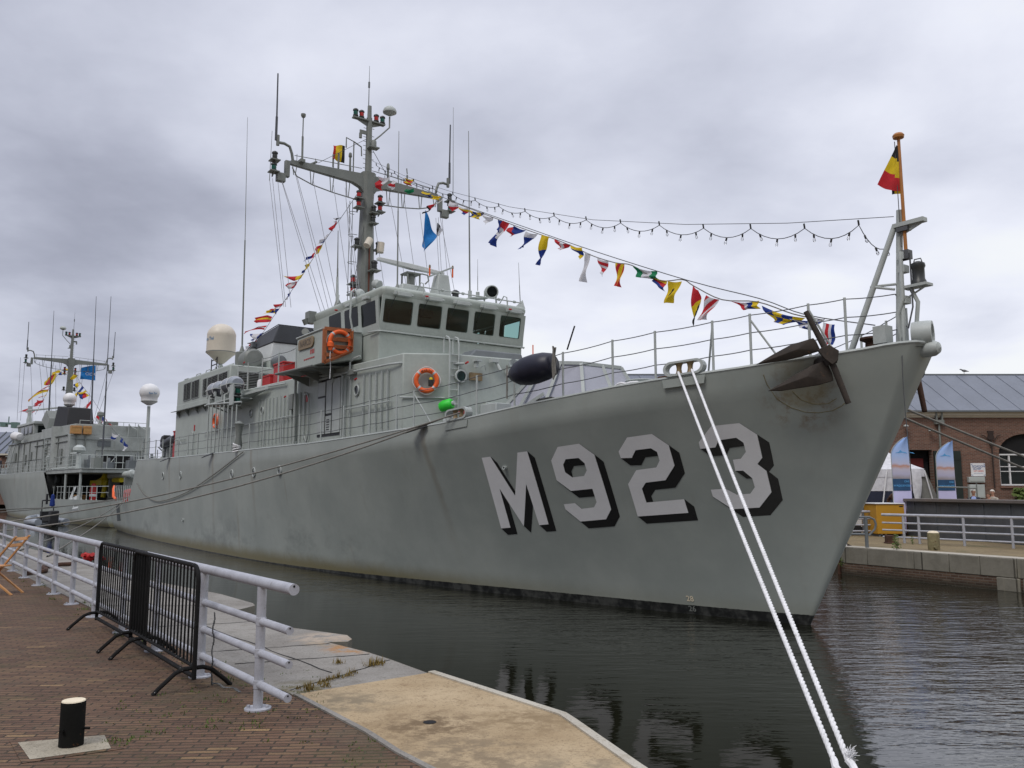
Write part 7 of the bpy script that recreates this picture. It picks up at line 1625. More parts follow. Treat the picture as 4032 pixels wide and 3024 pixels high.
FL = [(-20.7, 16.3), (-17.27, 14.69), (-13.96, 12.96), (-9.05, 10.59), (-6.3, 9.28), (-2.95, 7.76), (-.93, 6.94), (.23, 6.37), (1.75, 5.9)]
line(MS, [(x, .01, z) for x, z in FL], .012, M['wire'], 'flag_line', 'thin line carrying signal flags from the mast down to the bow', 'rope', sub=4)
line(MS, [(-14.3, .02, 13.1), (-10.5, .02, 11.22), (-9.0, .02, 10.5), (-8.3, .02, 10.18), (-7.4, .02, 9.72), (-6.5, .02, 9.22), (-5.6, .02, 8.82), (-4.95, .02, 8.60), (-4.0, .02, 8.0), (-3.2, .02, 7.85), (-2.85, .02, 7.62), (-2.0, .02, 7.12), (-1.0, .02, 6.88), (-.1, .02, 6.45), (.6, .02, 6.2)], .014, M['rope'], 'hoist_rope', 'knotted rope sagging below the flag line toward the bow', 'rope', sub=4)
AL = [(-21.3, .0, 16.0), (-23.63, .01, 15.13), (-25.12, .01, 14.62), (-26.93, .01, 13.92), (-28.83, .01, 13.18), (-30.61, .01, 12.51), (-32.34, .01, 11.89), (-34.06, .01, 11.21), (-36.55, .01, 10.51), (-39, .01, 9.5)]
line(MS, AL, .012, M['wire'], 'flag_line', 'thin line carrying signal flags from the mast down to the stern', 'rope', sub=3)
# string of light bulbs
sl = empty('string_lights', MS, (-20.1, 0, 16.6), 'string of bare light bulbs hung in loops from mast to bow mast', 'string lights')
def rel(p): return Vector(p) - Vector((-20.1, 0, 16.6))
LC = [(-20.7, 0, 16.75), (-17.86, 0, 15.2), (-15.44, 0, 14.0), (-14.05, 0, 13.35), (-10.52, 0, 11.79), (-6.48, 0, 10.26), (-3.05, 0, 9.21), (-.13, 0, 8.46), (2.26, 0, 7.95)]
mb = MB(); mb.path([rel(p) for p in LC], .0075, 5); mb.build('support_wire', M['wire'], sl)
HK = [(-20.3, 16.45), (-18.6, 15.55), (-17.0, 14.72), (-15.5, 13.98), (-14.05, 13.31), (-12.58, 12.66), (-11.15, 12.04), (-9.7, 11.46), (-8.24, 10.91), (-6.78, 10.39), (-5.37, 9.92), (-3.94, 9.48), (-2.49, 9.02), (-1.11, 8.65), (.28, 8.29), (1.52, 8.03), (2.17, 7.48)]
fb1 = MB(); fb1.lathe([(.017, 0), (.021, -.01), (.021, -.075), (.017, -.08)], n=8); fbm = fb1.mesh('bulb_holder', M['black']); fb2 = MB(); fb2.lathe([(.015, -.08), (.03, -.115), (.032, -.14), (.02, -.165), (.0, -.17)], n=8); fbg = fb2.mesh('bulb', M['bulb'])
cab = MB(); allp = []
for (xa, za), (xb, zb) in zip(HK, HK[1:]):
    dz_ = .05 + .0105 * max(0, xa + 19); seg = []
    for k in range(9):
        t = k / 8; seg.append(Vector((xa + (xb - xa) * t, .02, za + (zb - za) * t - .05 - 4 * dz_ * t * (1 - t) * 1)))
    allp += seg[:-1]
    for t in (.17, .5, .83):
        f = t * 8; i = int(f); p = seg[i].lerp(seg[i + 1], f - i)
        o = bpy.data.objects.new('bulb_holder', fbm); col.objects.link(o); o.parent = sl; o.location = rel(p); o.rotation_euler = (random.uniform(-.15, .15), random.uniform(-.4, .4), 0)
        g_ = bpy.data.objects.new('bulb', fbg); col.objects.link(g_); g_.parent = o
    cab.tube((xa, .02, za - .05), (xa, .0, za + .05), .02, n=5)
allp.append(Vector((HK[-1][0], .02, HK[-1][1]))); cab.path(allp, .009, 5); cab.v = [rel(p) for p in cab.v]; cab.build('cable', M['black'], sl)
# national flags, blue association flag
def jack():
    mb = MB(); n, m = 14, 12; cols = ['k', 'y', 'r']; vs = []; fs = []; mi = []
    top = Vector((2.44, -.05, 9.32)); 
    for i in range(n + 1):
        v = i / n                       # down the staff
        lft = Vector((2.43 - .37 * v ** 1.1, -.06 - .10 * v, 9.32 - .70 * v)); rgt = Vector((2.45 + .035 * v, -.05, 9.30 - .90 * v))
        for j in range(m + 1):
            u = j / m; p = lft.lerp(rgt, u); p += Vector((.3, -.9, 0)) * .035 * math.sin(u * 9 + v * 3) * v; p.z -= .06 * math.sin(u * PI) * v; vs.append(p)
    for i in range(n):
        for j in range(m):
            v = (i + .5) / n; u = (j + .5) / m; fs.append((i * (m + 1) + j, i * (m + 1) + j + 1, (i + 1) * (m + 1) + j + 1, (i + 1) * (m + 1) + j)); w_ = v + .10 * (.5 - u)
            mi.append(0 if w_ < .30 else (1 if w_ < .66 else 2))
    o = len(vs); 
    for i in range(5):
        for j in range(7): vs.append(Vector((2.27 + .19 * j / 6, -.03 - .02 * math.sin(j), 8.64 - .26 * i / 4 - .03 * j / 6)))
    for i in range(4):
        for j in range(6): fs.append((o + i * 7 + j, o + i * 7 + j + 1, o + (i + 1) * 7 + j + 1, o + (i + 1) * 7 + j)); mi.append(0 if j < 2 else (1 if j < 5 else 2))
    c = Vector((2.4, -.05, 8.9)); mb.v = [p - c for p in vs]; mb.f = fs; mb.mi = mi
    ob = mb.build('national_flag', [FM[k] for k in cols], fix=False, ang=80); ob.matrix_world = MS @ Matrix.Translation(c)
    tag(ob, 'black yellow red national flag draped down the varnished staff at the bow', 'flag')
jack()
flag(MS, None, 'kyyr', 'small red yellow black flag flying above the yard beside the topmast', None, .10, name='courtesy_flag', P3=[Vector((-21, -1.13, 17.23)), Vector((-21, -1.14, 16.45)), Vector((-21.1, -1.66, 16.55)), Vector((-21.1, -1.58, 17.25))])
flag(MS, None, 'c', 'light blue flag with white lettering hanging below the port yardarm', None, .10, name='association_flag', P3=[Vector((-21, 2.80, 15.20)), Vector((-21, 2.72, 13.75)), Vector((-20.9, 2.68, 13.22)), Vector((-20.9, 3.42, 14.1))])
flag(MS, None, 'kw', 'tiny black and white flag on the halyards under the port yardarm', None, .06, name='signal_flag', P3=[Vector((-21, 3.45, 14.75)), Vector((-21, 3.4, 14.2)), Vector((-21, 3.5, 14.1)), Vector((-21, 3.75, 14.45))])

# ------------------------------------------------------------------ mooring ropes
def W_(p): return (MS @ Vector(p))
def rope(pts, r, mat, label, name='mooring_rope', sag=0., n=24, twist=True, group=None, sides=8):
    a = Vector(pts[0]); P = []
    for p, q_ in zip(pts, pts[1:]):
        p = Vector(p); q_ = Vector(q_); k = max(2, n // (len(pts) - 1))
        for i in range(k): t = i / k; v = p.lerp(q_, t); v.z -= 4 * sag * t * (1 - t); P.append(v)
    P.append(Vector(pts[-1]))
    mb = MB(); mb.path(P, r, sides); o = mb.build(name, mat)
    return tag(o, label, 'rope', group)
def laid_rope(a, b, r, mat, label, group=None, sag=0., pitch=.16, name='mooring_rope'):
    """three visible strands twisted round each other"""
    a = Vector(a); b = Vector(b); L = (b - a).length; d = (b - a).normalized(); u = d.orthogonal().normalized(); v = d.cross(u)
    n = int(L / pitch * 10); mb = MB()
    for s in range(3):
        P = []
        for i in range(n + 1):
            t = i / n; ph = 2 * PI * (t * L / pitch + s / 3); p = a.lerp(b, t); p.z -= 4 * sag * t * (1 - t)
            P.append(p + (u * math.cos(ph) + v * math.sin(ph)) * r * .52)
        mb.path(P, r * .54, 6)
    o = mb.build(name, mat, ang=60); return tag(o, label, 'rope', group)
fa = W_((-.97, -2.62, 5.07)); fb_ = W_((-.70, -2.52, 5.10)); ea = Vector((2.52, 6.8, .62)); eb = Vector((2.63, 6.8, .62))
laid_rope(fa, ea, .025, M['ropew'], 'left of the two thick white ropes from the bow fairlead to the near quay', 'white ropes from the bow to the quay', .05)
laid_rope(fb_, eb, .025, M['ropew'], 'right of the two thick white ropes from the bow fairlead to the near quay', 'white ropes from the bow to the quay', .05)
kn = MB(); kn.path([ea, ea + Vector((-.02, -.08, -.03)), ea + Vector((.0, -.17, -.06)), ea + Vector((.055, -.20, -.07)), ea + Vector((.11, -.16, -.05)), eb + Vector((.01, -.06, -.02)), eb], .030, 8)
for i in range(46):
    p = eb + Vector((random.uniform(-.02, .03), random.uniform(-.02, .02), random.uniform(-.02, .06))); kn.tube(p, p + Vector((random.uniform(-.02, .07), random.uniform(-.05, .02), random.uniform(.0, .07))), .004, .002, 4)
tag(kn.build('rope_eye', M['ropew']), 'frayed white spliced eye at the lower end of the two white ropes', 'rope')
rope([ea + Vector((.05, -.19, -.07)), (2.72, 4.66, .02)], .03, M['rope'], 'short dark hawser joining the white rope eye to the quay face', sag=.02)
nb = MB(); nb.path([(2.72 + .09 * math.cos(a), 4.56, -.06 + .09 * math.sin(a)) for a in [2 * PI * k / 16 for k in range(16)]], .02, 8, closed=True); tag(nb.build('mooring_ring', M['rust']), 'rusty iron ring on the near quay face under the white ropes', 'ring')
gR = 'grey hawsers from ship to near quay'
rope([W_((-7.25, -3.86, 4.66)), (-21.0, 29.3, 1.3)], .021, M['rope'], 'upper grey hawser from the starboard fairlead along the hull to the near quay', sag=.55, group=gR)
rope([W_((-7.6, -3.92, 4.62)), (-19.0, 26.2, 1.3)], .021, M['rope'], 'lower grey hawser from the starboard fairlead along the hull to the near quay', sag=.75, group=gR)
rope([W_((-49.0, -3.6, 2.1)), (-13.81, 23.58, 1.03)], .024, M['rope'], 'grey stern line from the ship ahead of the barrier to the quay edge', sag=.25, group=gR)
rope([W_((-48.2, -3.7, 2.1)), (-11.9, 21.6, 1.03), (-13.4, 23.1, 1.02)], .022, M['rope'], 'grey stern line passing nearest the black barriers behind the railing', sag=.2, group=gR)
rope([W_((-46.5, -3.9, 2.2)), (-23.5, 30.5, 2.1)], .022, M['rope'], 'thin grey line running from the orange hose at the stern to the far quay railing', sag=.35, group=gR)
rope([W_((-45.5, -3.95, 2.3)), (-25.5, 33.5, 1.6)], .022, M['rope'], 'thin grey line just below the one from the orange hose at the stern', sag=.25, group=gR)
line(MS, [hp_(x, z, .06) for x, z in [(-22.3, 4.2), (-26.1, 3.4), (-30.4, 2.64), (-34.5, 2.2), (-37.2, 2.14), (-39.8, 2.5), (-41.6, 3.1)]], .022, M['rope'], 'painter_rope', 'slack grey rope hanging in a bight along the after hull side', 'rope', sub=6)
cnv = empty('canvas_bundle', MS, edgept(-23.3) + Vector((0, -.05, 0)), 'grey lashed canvas bundle with white rope coil at the rail near the upright bars', 'bundle')
mb = MB(); mb.lathe([(.13, .1), (.16, .3), (.11, .6), (.15, .9), (.17, 1.05), (.20, 1.12), (.08, 1.22), (.0, 1.24)], n=12); mb.build('canvas', M['mast'], cnv); mb = MB()
for i in range(5): mb.path([(.15 * math.cos(a), .15 * math.sin(a) - .05, .02 + .06 * i + .05 * math.sin(a + i)) for a in [2 * PI * k / 12 for k in range(12)]], .03, 5, closed=True)
mb.build('rope_turns', M['ropew'], cnv)
line(MS, [(2.50, -.40, 5.50), (2.51, -.47, 4.9), (2.52, -.48, 4.2), (2.54, -.48, 3.6), (2.57, -.48, 2.7)], .009, M['wire'], 'bow_cable', 'thin dark cable with a bulb hanging down in front of the stem', 'cable', sub=3)
rope([W_((-.3, 2.3, 5.1)), (20.5, 22.0, .98)], .028, M['rope'], 'upper grey rope sloping from behind the bow across the brick hall', sag=.12, group='ropes from the port bow to the far quay')
rope([W_((-.5, 2.35, 5.0)), (20.0, 22.2, .86)], .028, M['rope'], 'lower grey rope sloping from behind the bow across the brick hall', sag=.16, group='ropes from the port bow to the far quay')

# ------------------------------------------------------------------ second warship, stern to stern with the first
a2 = R(41.5); U2 = Vector((-math.sin(a2), math.cos(a2), 0)); O2 = Vector((-45.9, 85.24, 0)) + U2 * 21.05
M2 = frame(O2, U2)
ship2 = empty('second_minehunter', M2, label='grey minehunter with black funnel moored stern to stern beyond the ship numbered M923', cat='warship')
hull2 = build_hull(ship2, (-33.3, -35.6), -50.6, over=True)
mb = MB(); mb.boxmm((-44.5, -4.25, 4.05), (-33.2, 4.25, 4.38)); mb.boxmm((-44.6, -4.3, 4.34), (-33.0, 4.3, 4.40)); mb.build('deck_overhang', M['grey2'], ship2, bevel=.03)
mb = MB()
for x in (-43.8, -39.4):
    for y in (-4.1, 4.1): mb.tube((x, y, 1.2), (x, y, 4.05), .10, n=8)
mb.build('overhang_post', M['greyl'], ship2)
mb = MB(); mb.boxmm((-44.0, -4.2, 1.21), (-36.2, -.2, 4.0)); mb.build('quarterdeck_house', M['dim'], ship2, smooth=False)
dk2 = MB(); b2 = [(-36.6, -3.35), (-22, -3.35), (-11.35, -3.33), (-10.3, 0), (-11.35, 3.33), (-22, 3.35), (-36.6, 3.35)]
dk2.loft([[(x, y, 4.1) for x, y in b2], [(x, y, 7.45) for x, y in b2]]); d2 = dk2.build('deckhouse', M['grey2'], ship2, bevel=.04, ang=25)
mb = MB(); mb.loft([[(-36.55, -3.32, 7.45), (-25.0, -3.32, 7.45), (-25.0, 3.0, 7.45), (-36.55, 3.0, 7.45)], [(-36.55, -3.32, 8.40), (-24.6, -3.32, 8.5), (-24.6, 3.0, 8.5), (-36.55, 3.0, 8.40)]]); mb.build('after_house', M['grey2'], ship2, bevel=.04, ang=25)
mb = MB(); mb.boxmm((-36.66, .02, 6.5), (-36.62, 1.1, 7.0)); mb.build('aft_window', M['greyd'], d2, smooth=False)
mb = MB(); mb.boxmm((-36.66, -1.9, 4.6), (-36.62, .7, 5.7)); mb.build('aft_opening', M['dark'], d2, smooth=False)
mb = MB()
for a, b in (((-36.7, .7, 4.5), (-36.7, .7, 5.75)), ((-36.7, -1.9, 4.5), (-36.7, -1.9, 5.75)), ((-36.7, .7, 5.75), (-36.7, -1.9, 5.75)), ((-36.7, .4, 4.5), (-36.7, -.5, 5.7)), ((-36.7, .7, 5.1), (-36.7, -1.9, 5.1)), ((-36.7, -.5, 4.4), (-36.7, -.5, 5.9))): mb.tube(a, b, .035, n=6)
mb.build('opening_frame', M['greyl'], d2)
mb = MB(); mb.boxmm((-36.65, -.1, 7.15), (-36.62, 1.0, 7.26)); mb.build('pale_strip', M['offwhite'], d2, smooth=False)
mb = MB(); mb.boxmm((-36.9, 1.35, 4.4), (-36.65, 2.5, 5.75)); mb.build('aft_locker', M['greyl'], d2, bevel=.02)
for y0, y1 in ((2.75, 3.6), (1.95, 2.6)):
    t = empty('wooden_crate', M2, (-36.75, (y0 + y1) / 2 - .25, 7.5), 'larger wooden crate on the second ship aft parapet' if y0 > 2.5 else 'smaller wooden crate on the second ship aft parapet', 'crate')
    mb = MB(); h_ = (y1 - y0) / 2; mb.boxmm((-.12, -h_, 0), (.3, h_, .72)); mb.build('planks', M['crate'], t, bevel=.01)
    mb = MB(); mb.boxmm((-.14, -h_, .05), (-.121, h_, .13)); mb.boxmm((-.14, -h_, .58), (-.121, h_, .66)); mb.build('batten', M['pine'], t, smooth=False)
mb = MB()
for y in (-3.2, -2, -1, 0, 1, 2.6): mb.tube((-36.5, y, 8.4), (-36.5, y, 8.75), .025, n=6)
mb.tube((-36.5, -3.2, 8.72), (-36.5, 2.6, 8.72), .025, n=6)
for y in (-2.2, -1.4): mb.tube((-36.55, y, 7.3), (-36.75, y, 8.6), .05, n=6); mb.tube((-36.6, y, 8.5), (-36.9, y - .6, 8.1), .04, n=6)
mb.build('parapet_rail', M['greyl'], ship2)
ws = MB(); ws.loft([ring(-13.86, 2.9, -25.5, 7.4), ring(-13.83, 2.92, -25.5, 8.3)]); w2 = ws.build('wheelhouse', M['grey2'], ship2, bevel=.03)
mb = MB(); mb.loft([[(-21.0, -2.9, 8.3), (-13.8, -2.9, 8.3), (-13.8, 2.9, 8.3), (-21.0, 2.9, 8.3)], [(-21.0, -3.0, 9.3), (-13.6, -3.0, 9.3), (-13.6, 3.0, 9.3), (-21.0, 3.0, 9.3)]]); mb.loft([[(-21.3, -3.1, 9.3), (-13.5, -3.1, 9.3), (-13.5, 3.1, 9.3), (-21.3, 3.1, 9.3)], [(-21.3, -3.0, 9.6), (-13.5, -3.0, 9.6), (-13.5, 3.0, 9.6), (-21.3, 3.0, 9.6)]]); mb.build('bridge_top', M['grey2'], w2, bevel=.05)
for x0, x1 in ((-20.3, -19.0), (-18.5, -17.2), (-16.8, -15.4)): mb = MB(); mb.boxmm((x0, 2.95, 8.45), (x1, 3.01, 9.15)); mb.build('window', M['glass'], w2, smooth=False)
for y0, y1 in ((.6, 2.6),): mb = MB(); mb.boxmm((-21.06, y0, 8.4), (-21.0, y1, 9.15)); mb.build('window', M['glass'], w2, smooth=False)
mb = MB(); mb.lathe([(.95, 4.1), (.95, 8.4)], (-31.5, 2.7, 0), n=20); mb.build('side_tower', M['grey2'], ship2)
mb = MB()
for y in (3.2, 3.9): mb.tube((-30.4, y, 4.4), (-30.2, y, 7.4), .03)
for i in range(10): mb.tube((-30.4, 3.2, 4.7 + i * .28), (-30.4, 3.9, 4.7 + i * .28), .03, n=6)
mb.build('ladder', M['greyl'], ship2); mb = MB()
for x in (-15, -13): mb.tube((x, 3.9, 4.4), (x - .3, 3.45, 7.3), .05)
for i in range(4): mb.tube((-15, 3.8, 5 + i * .6), (-13, 3.8, 5 + i * .6), .035, n=6)
mb.build('ladder', M['greyl'], ship2)
g2 = empty('guard_rail'); g2.parent = ship2
for x in [-11 - 1.55 * i for i in range(15)] + [-34.2, -36, -38, -40, -42, -44]:
    o = bpy.data.objects.new('stanchion', sme); col.objects.link(o); o.parent = g2; o.location = (x, half(x, 9) - .1, zd(x) + (.08 if x < -33 else 0))
for h in (1.03, .68, .34): mb = MB(); mb.path([(x, half(x, 9) - .1, zd(x) + h) for x in (-10, -15, -20, -26, -33, -38, -44)], .02, 5); mb.build('guard_wire', M['greyl'], g2)
for i in range(11):
    x = -36.2 - 1.2 * i; o = bpy.data.objects.new('stanchion', sme); col.objects.link(o); o.parent = g2; o.location = (x, half(max(x, -48), 1.9) - .15, 1.95)
mb = MB(); mb.path([(-36, 3.95, 2.97), (-42, 3.8, 2.97), (-48.5, 3.3, 2.97)], .025, 6); mb.path([(-36, 3.95, 2.5), (-42, 3.8, 2.5), (-48.5, 3.3, 2.5)], .018, 6); mb.build('guard_wire', M['greyl'], g2)
mast2 = build_mast(ship2, -21.05, 1.0, False)
rd3 = radome(ship2, (-27.5, 1.4, 10.85), .60, 1.15, 8.4, M['white'], False, False, ball=True)
mb = MB(); mb.loft([[(-31.8, .2, 8.4), (-26.5, .2, 8.4), (-26.5, 2.5, 8.4), (-31.8, 2.5, 8.4)], [(-31.3, .3, 10.25), (-27.3, .3, 10.65), (-27.3, 2.35, 10.65), (-31.3, 2.35, 10.25)]]); mb.build('funnel', M['funnelblack'], ship2, bevel=.06)
mb = MB(); mb.lathe([(.3, 0), (.12, .3), (.12, .8), (.32, .95), (.3, 1.2), (.0, 1.3)], (-35.2, .6, 8.4), n=12); mb.boxmm((-35.6, -.8, 8.4), (-35.0, .2, 8.8)); mb.loft([[(-24.5, 2.6, 8.5), (-22.3, 2.6, 9.6), (-22.3, .6, 9.6), (-24.5, .6, 8.5)], [(-24.2, 2.3, 9.7), (-22.5, 2.3, 10.6), (-22.5, .9, 10.6), (-24.2, .9, 9.7)]]); mb.build('roof_vent', M['mast'], ship2)
for b_, tp_ in (((-37.6, 2, 8.4), (-36.7, 2, 19.8)), ((-41.6, 2, 4.4), (-41.2, 2, 19.0)), ((-22.4, 2, 9.6), (-21.4, 2, 21.0))):
    mb = MB(); b_ = Vector(b_); tp_ = Vector(tp_); mb.tube(b_, b_.lerp(tp_, .5), .09, .06, 6); mb.tube(b_.lerp(tp_, .5), tp_, .045, .02, 6); mb.build('whip_antenna', M['funneldark'], ship2)
mb = MB(); mb.tube((-16.5, 0, 9.6), (-16.5, 0, 11.2), .12); mb.tube((-15.5, 2.6, 11.05), (-22.5, 0, 11.15), .10); mb.lathe([(.25, 0), (.28, .5), (.2, .9), (.0, 1.)], (-14.8, 2.2, 9.6), n=12); mb.tube((-14.8, 2.2, 10.5), (-14.8, 2.2, 11.6), .2); mb.build('radar', M['greyl'], ship2)
for y0, z0, y1, z1 in ((4.4, 9.6, 4.6, 15.9), (4.1, 9.6, 4.2, 15.8), (3.0, 9.6, 3.7, 15.6), (1.9, 9.6, 2.9, 15.6), (1.2, 9.6, 2.3, 15.5), (.9, 9.6, 1.4, 15.4), (-1.2, 9.6, -1.2, 15.4), (-1.9, 9.6, -2.2, 15.5), (-2.6, 9.6, -3.6, 15.6), (-2.8, 9.6, -4.3, 15.7)):
    mb = MB(); mb.tube((-20.5, y0, z0), (-21, y1, z1), .02, n=4); mb.build('halyard', M['halyard'], mast2)
pb = MB()
for y in (3.1, 2.4, -2.6): pb.path([(-36.68, y, 4.5), (-36.68, y, 6.2), (-36.68, y - .3, 6.4), (-36.68, y - .3, 7.4)], .05, 6)
pb.path([(-36.68, -2.9, 6.2), (-36.68, 1.2, 6.15), (-36.68, 1.2, 5.8)], .04, 6); pb.path([(-36.68, 3.2, 7.1), (-36.68, .5, 7.05)], .03, 6)
for x in (-33, -29, -27.5, -25, -22, -19.5, -17): pb.tube((x, 3.4, 4.5), (x, 3.4, 7.3), .05, n=6)
pb.path([(-36, 3.42, 6.9), (-24, 3.42, 6.9)], .045, 6); pb.path([(-36, 3.42, 5.6), (-12, 3.42, 5.6)], .03, 6); pb.path([(-36, 3.42, 7.45), (-12, 3.42, 7.45)], .06, 6)
pb.build('pipe', M['mast'], d2)
for (x0, x1, z0, z1) in ((-34.5, -33.4, 5.0, 6.3), (-28.6, -27.6, 4.6, 6.6), (-23, -22.4, 5.6, 6.4), (-20.6, -19.8, 5.2, 6.2), (-16, -15.3, 5.6, 6.5)): mb = MB(); mb.boxmm((x0, 3.36, z0), (x1, 3.46, z1)); mb.build('side_locker', M['mast'], d2, bevel=.01)
for x, y, h in ((-38.2, -1.2, .7), (-39.6, -2.6, 1.1), (-41.5, -1.2, .8), (-42.4, 2.6, .9), (-40.6, 1.2, .6), (-37.6, 1.9, .9), (-43.3, .2, .7)):
    mb = MB(); mb.boxmm((x - .4, y - .35, 4.4), (x + .4, y + .35, 4.4 + h)); mb.tube((x, y, 4.4 + h), (x + .1, y, 4.4 + h + .35), .13, n=8); mb.tube((x - .45, y - .3, 4.4), (x - .45, y - .3, 4.4 + h + .7), .04, n=6); mb.build('deck_gear', random.choice([M['mast'], M['lampblack'], M['greyd'], M['mast']]), ship2, bevel=.03)
for i in range(6): mb = MB(); x = -37.4 - 1.1 * i; mb.tube((x, -4.15, 4.4), (x, -4.15, 5.45), .03, n=6); mb.build('stanchion', M['greyl'], g2)
mb = MB(); mb.path([(-37, -4.15, 5.42), (-44.3, -4.15, 5.42)], .022, 5); mb.path([(-44.4, 4.1, 5.42), (-44.4, -4.1, 5.42)], .022, 5); mb.build('guard_wire', M['greyl'], g2)
for i in range(7): mb = MB(); y = 3.6 - 1.2 * i; mb.tube((-44.4, y, 4.4), (-44.4, y, 5.45), .03, n=6); mb.build('stanchion', M['greyl'], g2)
for x, y, r_, h in ((-45.5, 2.2, .35, .9), (-46.8, 1.0, .5, .6), (-47.6, -1.0, .4, 1.0), (-46.0, -2.0, .6, .7), (-48.5, 1.8, .3, .9)):
    mb = MB(); mb.lathe([(.0, 0), (r_, .02), (r_ * .8, h * .4), (r_, h), (.0, h + .05)], (x, y, 1.2), n=12); mb.tube((x - .3, y, 1.2), (x + .4, y + .3, 2.6), .05, n=6); mb.build('winch', random.choice([M['mast'], M['lampblack'], M['greyl']]), ship2)
# boom and gear above the stern
mb = MB(); mb.tube((-38.9, 3.1, 4.4), (-38.9, 3.1, 6.0), .22, .16, 12); mb.lathe([(.3, 0), (.5, .15), (.45, .4), (.2, .6), (.0, .62)], (-38.9, 3.1, 5.85), n=10); mb.tube((-38.9, 3.1, 5.75), (-30.0, 3.3, 5.9), .10, n=8); mb.tube((-30.2, 3.3, 5.8), (-36.6, 3.2, 4.75), .08, n=8); mb.tube((-38.9, 3.1, 4.6), (-30.2, 3.6, 4.55), .09, n=8); mb.lathe([(.3, 0), (.25, .6), (.35, .9), (.35, 1.3), (.15, 1.5)], (-30.0, 3.3, 4.4), n=12); mb.build('stern_boom', M['greyl'], ship2)
mb = MB(); mb.loft([[(-46.2, -3.9, 4.3), (-44.6, -3.9, 4.3), (-44.6, -3.2, 4.3), (-46.2, -3.2, 4.3)], [(-44.9, -4.0, 6.8), (-43.8, -4.0, 6.8), (-43.8, -3.3, 6.8), (-44.9, -3.3, 6.8)]]); mb.tube((-44.3, -3.6, 6.8), (-47, -3.6, 3.9), .25, .2); mb.build('stern_crane', M['greyl'], ship2)
def thing2(nm, c, label, cat): return empty(nm, M2, c, label, cat)
t = thing2('liferaft_capsule', (-17.6, 3.75, 7.65), 'white life raft capsule beside the second ship bridge', 'life raft')
mb = MB(); mb.lathe([(.0, -1.0), (.32, -.93), (.45, -.7), (.45, .7), (.32, .93), (.0, 1.0)], (0, 0, .5), (1, .1, .1), 16); mb.build('shell', M['white'], t); mb = MB(); mb.boxmm((-.6, -.3, -.2), (-.5, .3, .1)); mb.boxmm((.5, -.3, -.2), (.6, .3, .1)); mb.build('cradle', M['greyl'], t)
t = thing2('underwater_drone', (-42.5, .8, 1.2), 'yellow underwater drone with grey cylinder on the second ship quarterdeck', 'drone')
mb = MB(); mb.tube((-3.2, .2, 2.75), (2.0, .2, 2.65), .26, n=14); mb.lathe([(.0, -.5), (.3, -.4), (.36, 0), (.3, .4), (.0, .5)], (-3.6, .2, 2.75), (1, 0, 0), 12); mb.build('cylinder', M['greyl'], t)
mb = MB(); mb.path([(2.2, .6, .9), (2.0, .5, 2.2), (2.6, .4, 2.8), (3.3, .4, 2.4), (5.0, .5, 2.1)], .2, 8); mb.boxmm((2.2, .2, 1.9), (5.6, .8, 2.3)); mb.tube((-1.5, .3, 2.3), (.5, .3, 2.3), .2); mb.build('frame', M['yellowb'], t)
mb = MB(); mb.boxmm((-3, -.3, 0), (-2.7, .5, 2.5)); mb.boxmm((1, -.3, 0), (1.3, .5, 2.4)); mb.build('stand', M['mast'], t)
for (p, r_, h_, nm, lb, mt) in (((-43.4, 3.0, 1.5), .26, 1.7, 'red_buoy', 'tall red marker buoy on the second ship quarterdeck beside the yellow drone', M['red']),):
    t = thing2(nm, p, lb, 'buoy'); mb = MB(); mb.lathe([(.0, 0), (r_ * .8, .05), (r_, .3), (r_, h_ * .75), (r_ * .5, h_), (.0, h_ + .05)], n=14); mb.build('float', mt, t)
    mb = MB(); mb.lathe([(r_ * 1.04, h_ * .4), (r_ * 1.06, h_ * .42), (r_ * 1.06, h_ * .5), (r_ * 1.04, h_ * .52)], n=14); mb.build('band', M['white'], t)
mb = MB(); mb.boxmm((-.7, -.4, 0), (.7, .4, 1.0)); mb.boxmm((-.8, -.5, 1.0), (.8, .5, 1.08)); tag(place(mb.build('wooden_chest', M['crate'], bevel=.02), M2, (-39.0, 2.9, 1.2)), 'wooden chest behind the rail of the second ship quarterdeck', 'chest')
mb = MB(); mb.add([(-43.2, 3.9, 2.4), (-41.0, 4.2, 1.9), (-43.0, 4.3, 1.4), (-44.6, 4.0, 1.3)], [(0, 1, 2, 3)]); mb.add([(-41.6, 3.8, 3.0), (-41.0, 3.8, 3.0), (-40.4, 4.1, 1.7), (-41.4, 4.15, 1.7)], [(0, 1, 2, 3)]); mb.tube((-44.4, 4.1, 1.3), (-42.8, 4.1, 1.2), .22, n=8); tag(place(mb.build('hanging_cloth', M['offwhite'], fix=False), M2), 'pale cloth hanging over the second ship quarterdeck rail', 'cloth')
mb = MB()
for x, z in ((-33.6, 2.7), (-34.6, 3.6), (-33.9, 1.9)): mb.boxmm((x - .7, 2.4, z - .4), (x + .5, 3.4, z + .35)); mb.lathe([(.4, 0), (.4, .3)], (x, 3.5, z), (0, 1, 0), 12)
place(mb.build('winch_gear', M['lampblack'], bevel=.04), M2); tag(bpy.data.objects['winch_gear'], 'dark winch machinery inside the side opening of the second ship', 'winch')
flag(M2, None, 'c', 'light blue flag with white letters flying from the second ship yard', None, .12, name='association_flag', P3=[Vector((-21.2, -2.35, 15.75)), Vector((-21.2, -2.4, 14.15)), Vector((-20.9, -1.0, 14.2)), Vector((-20.9, -1.05, 15.4))])
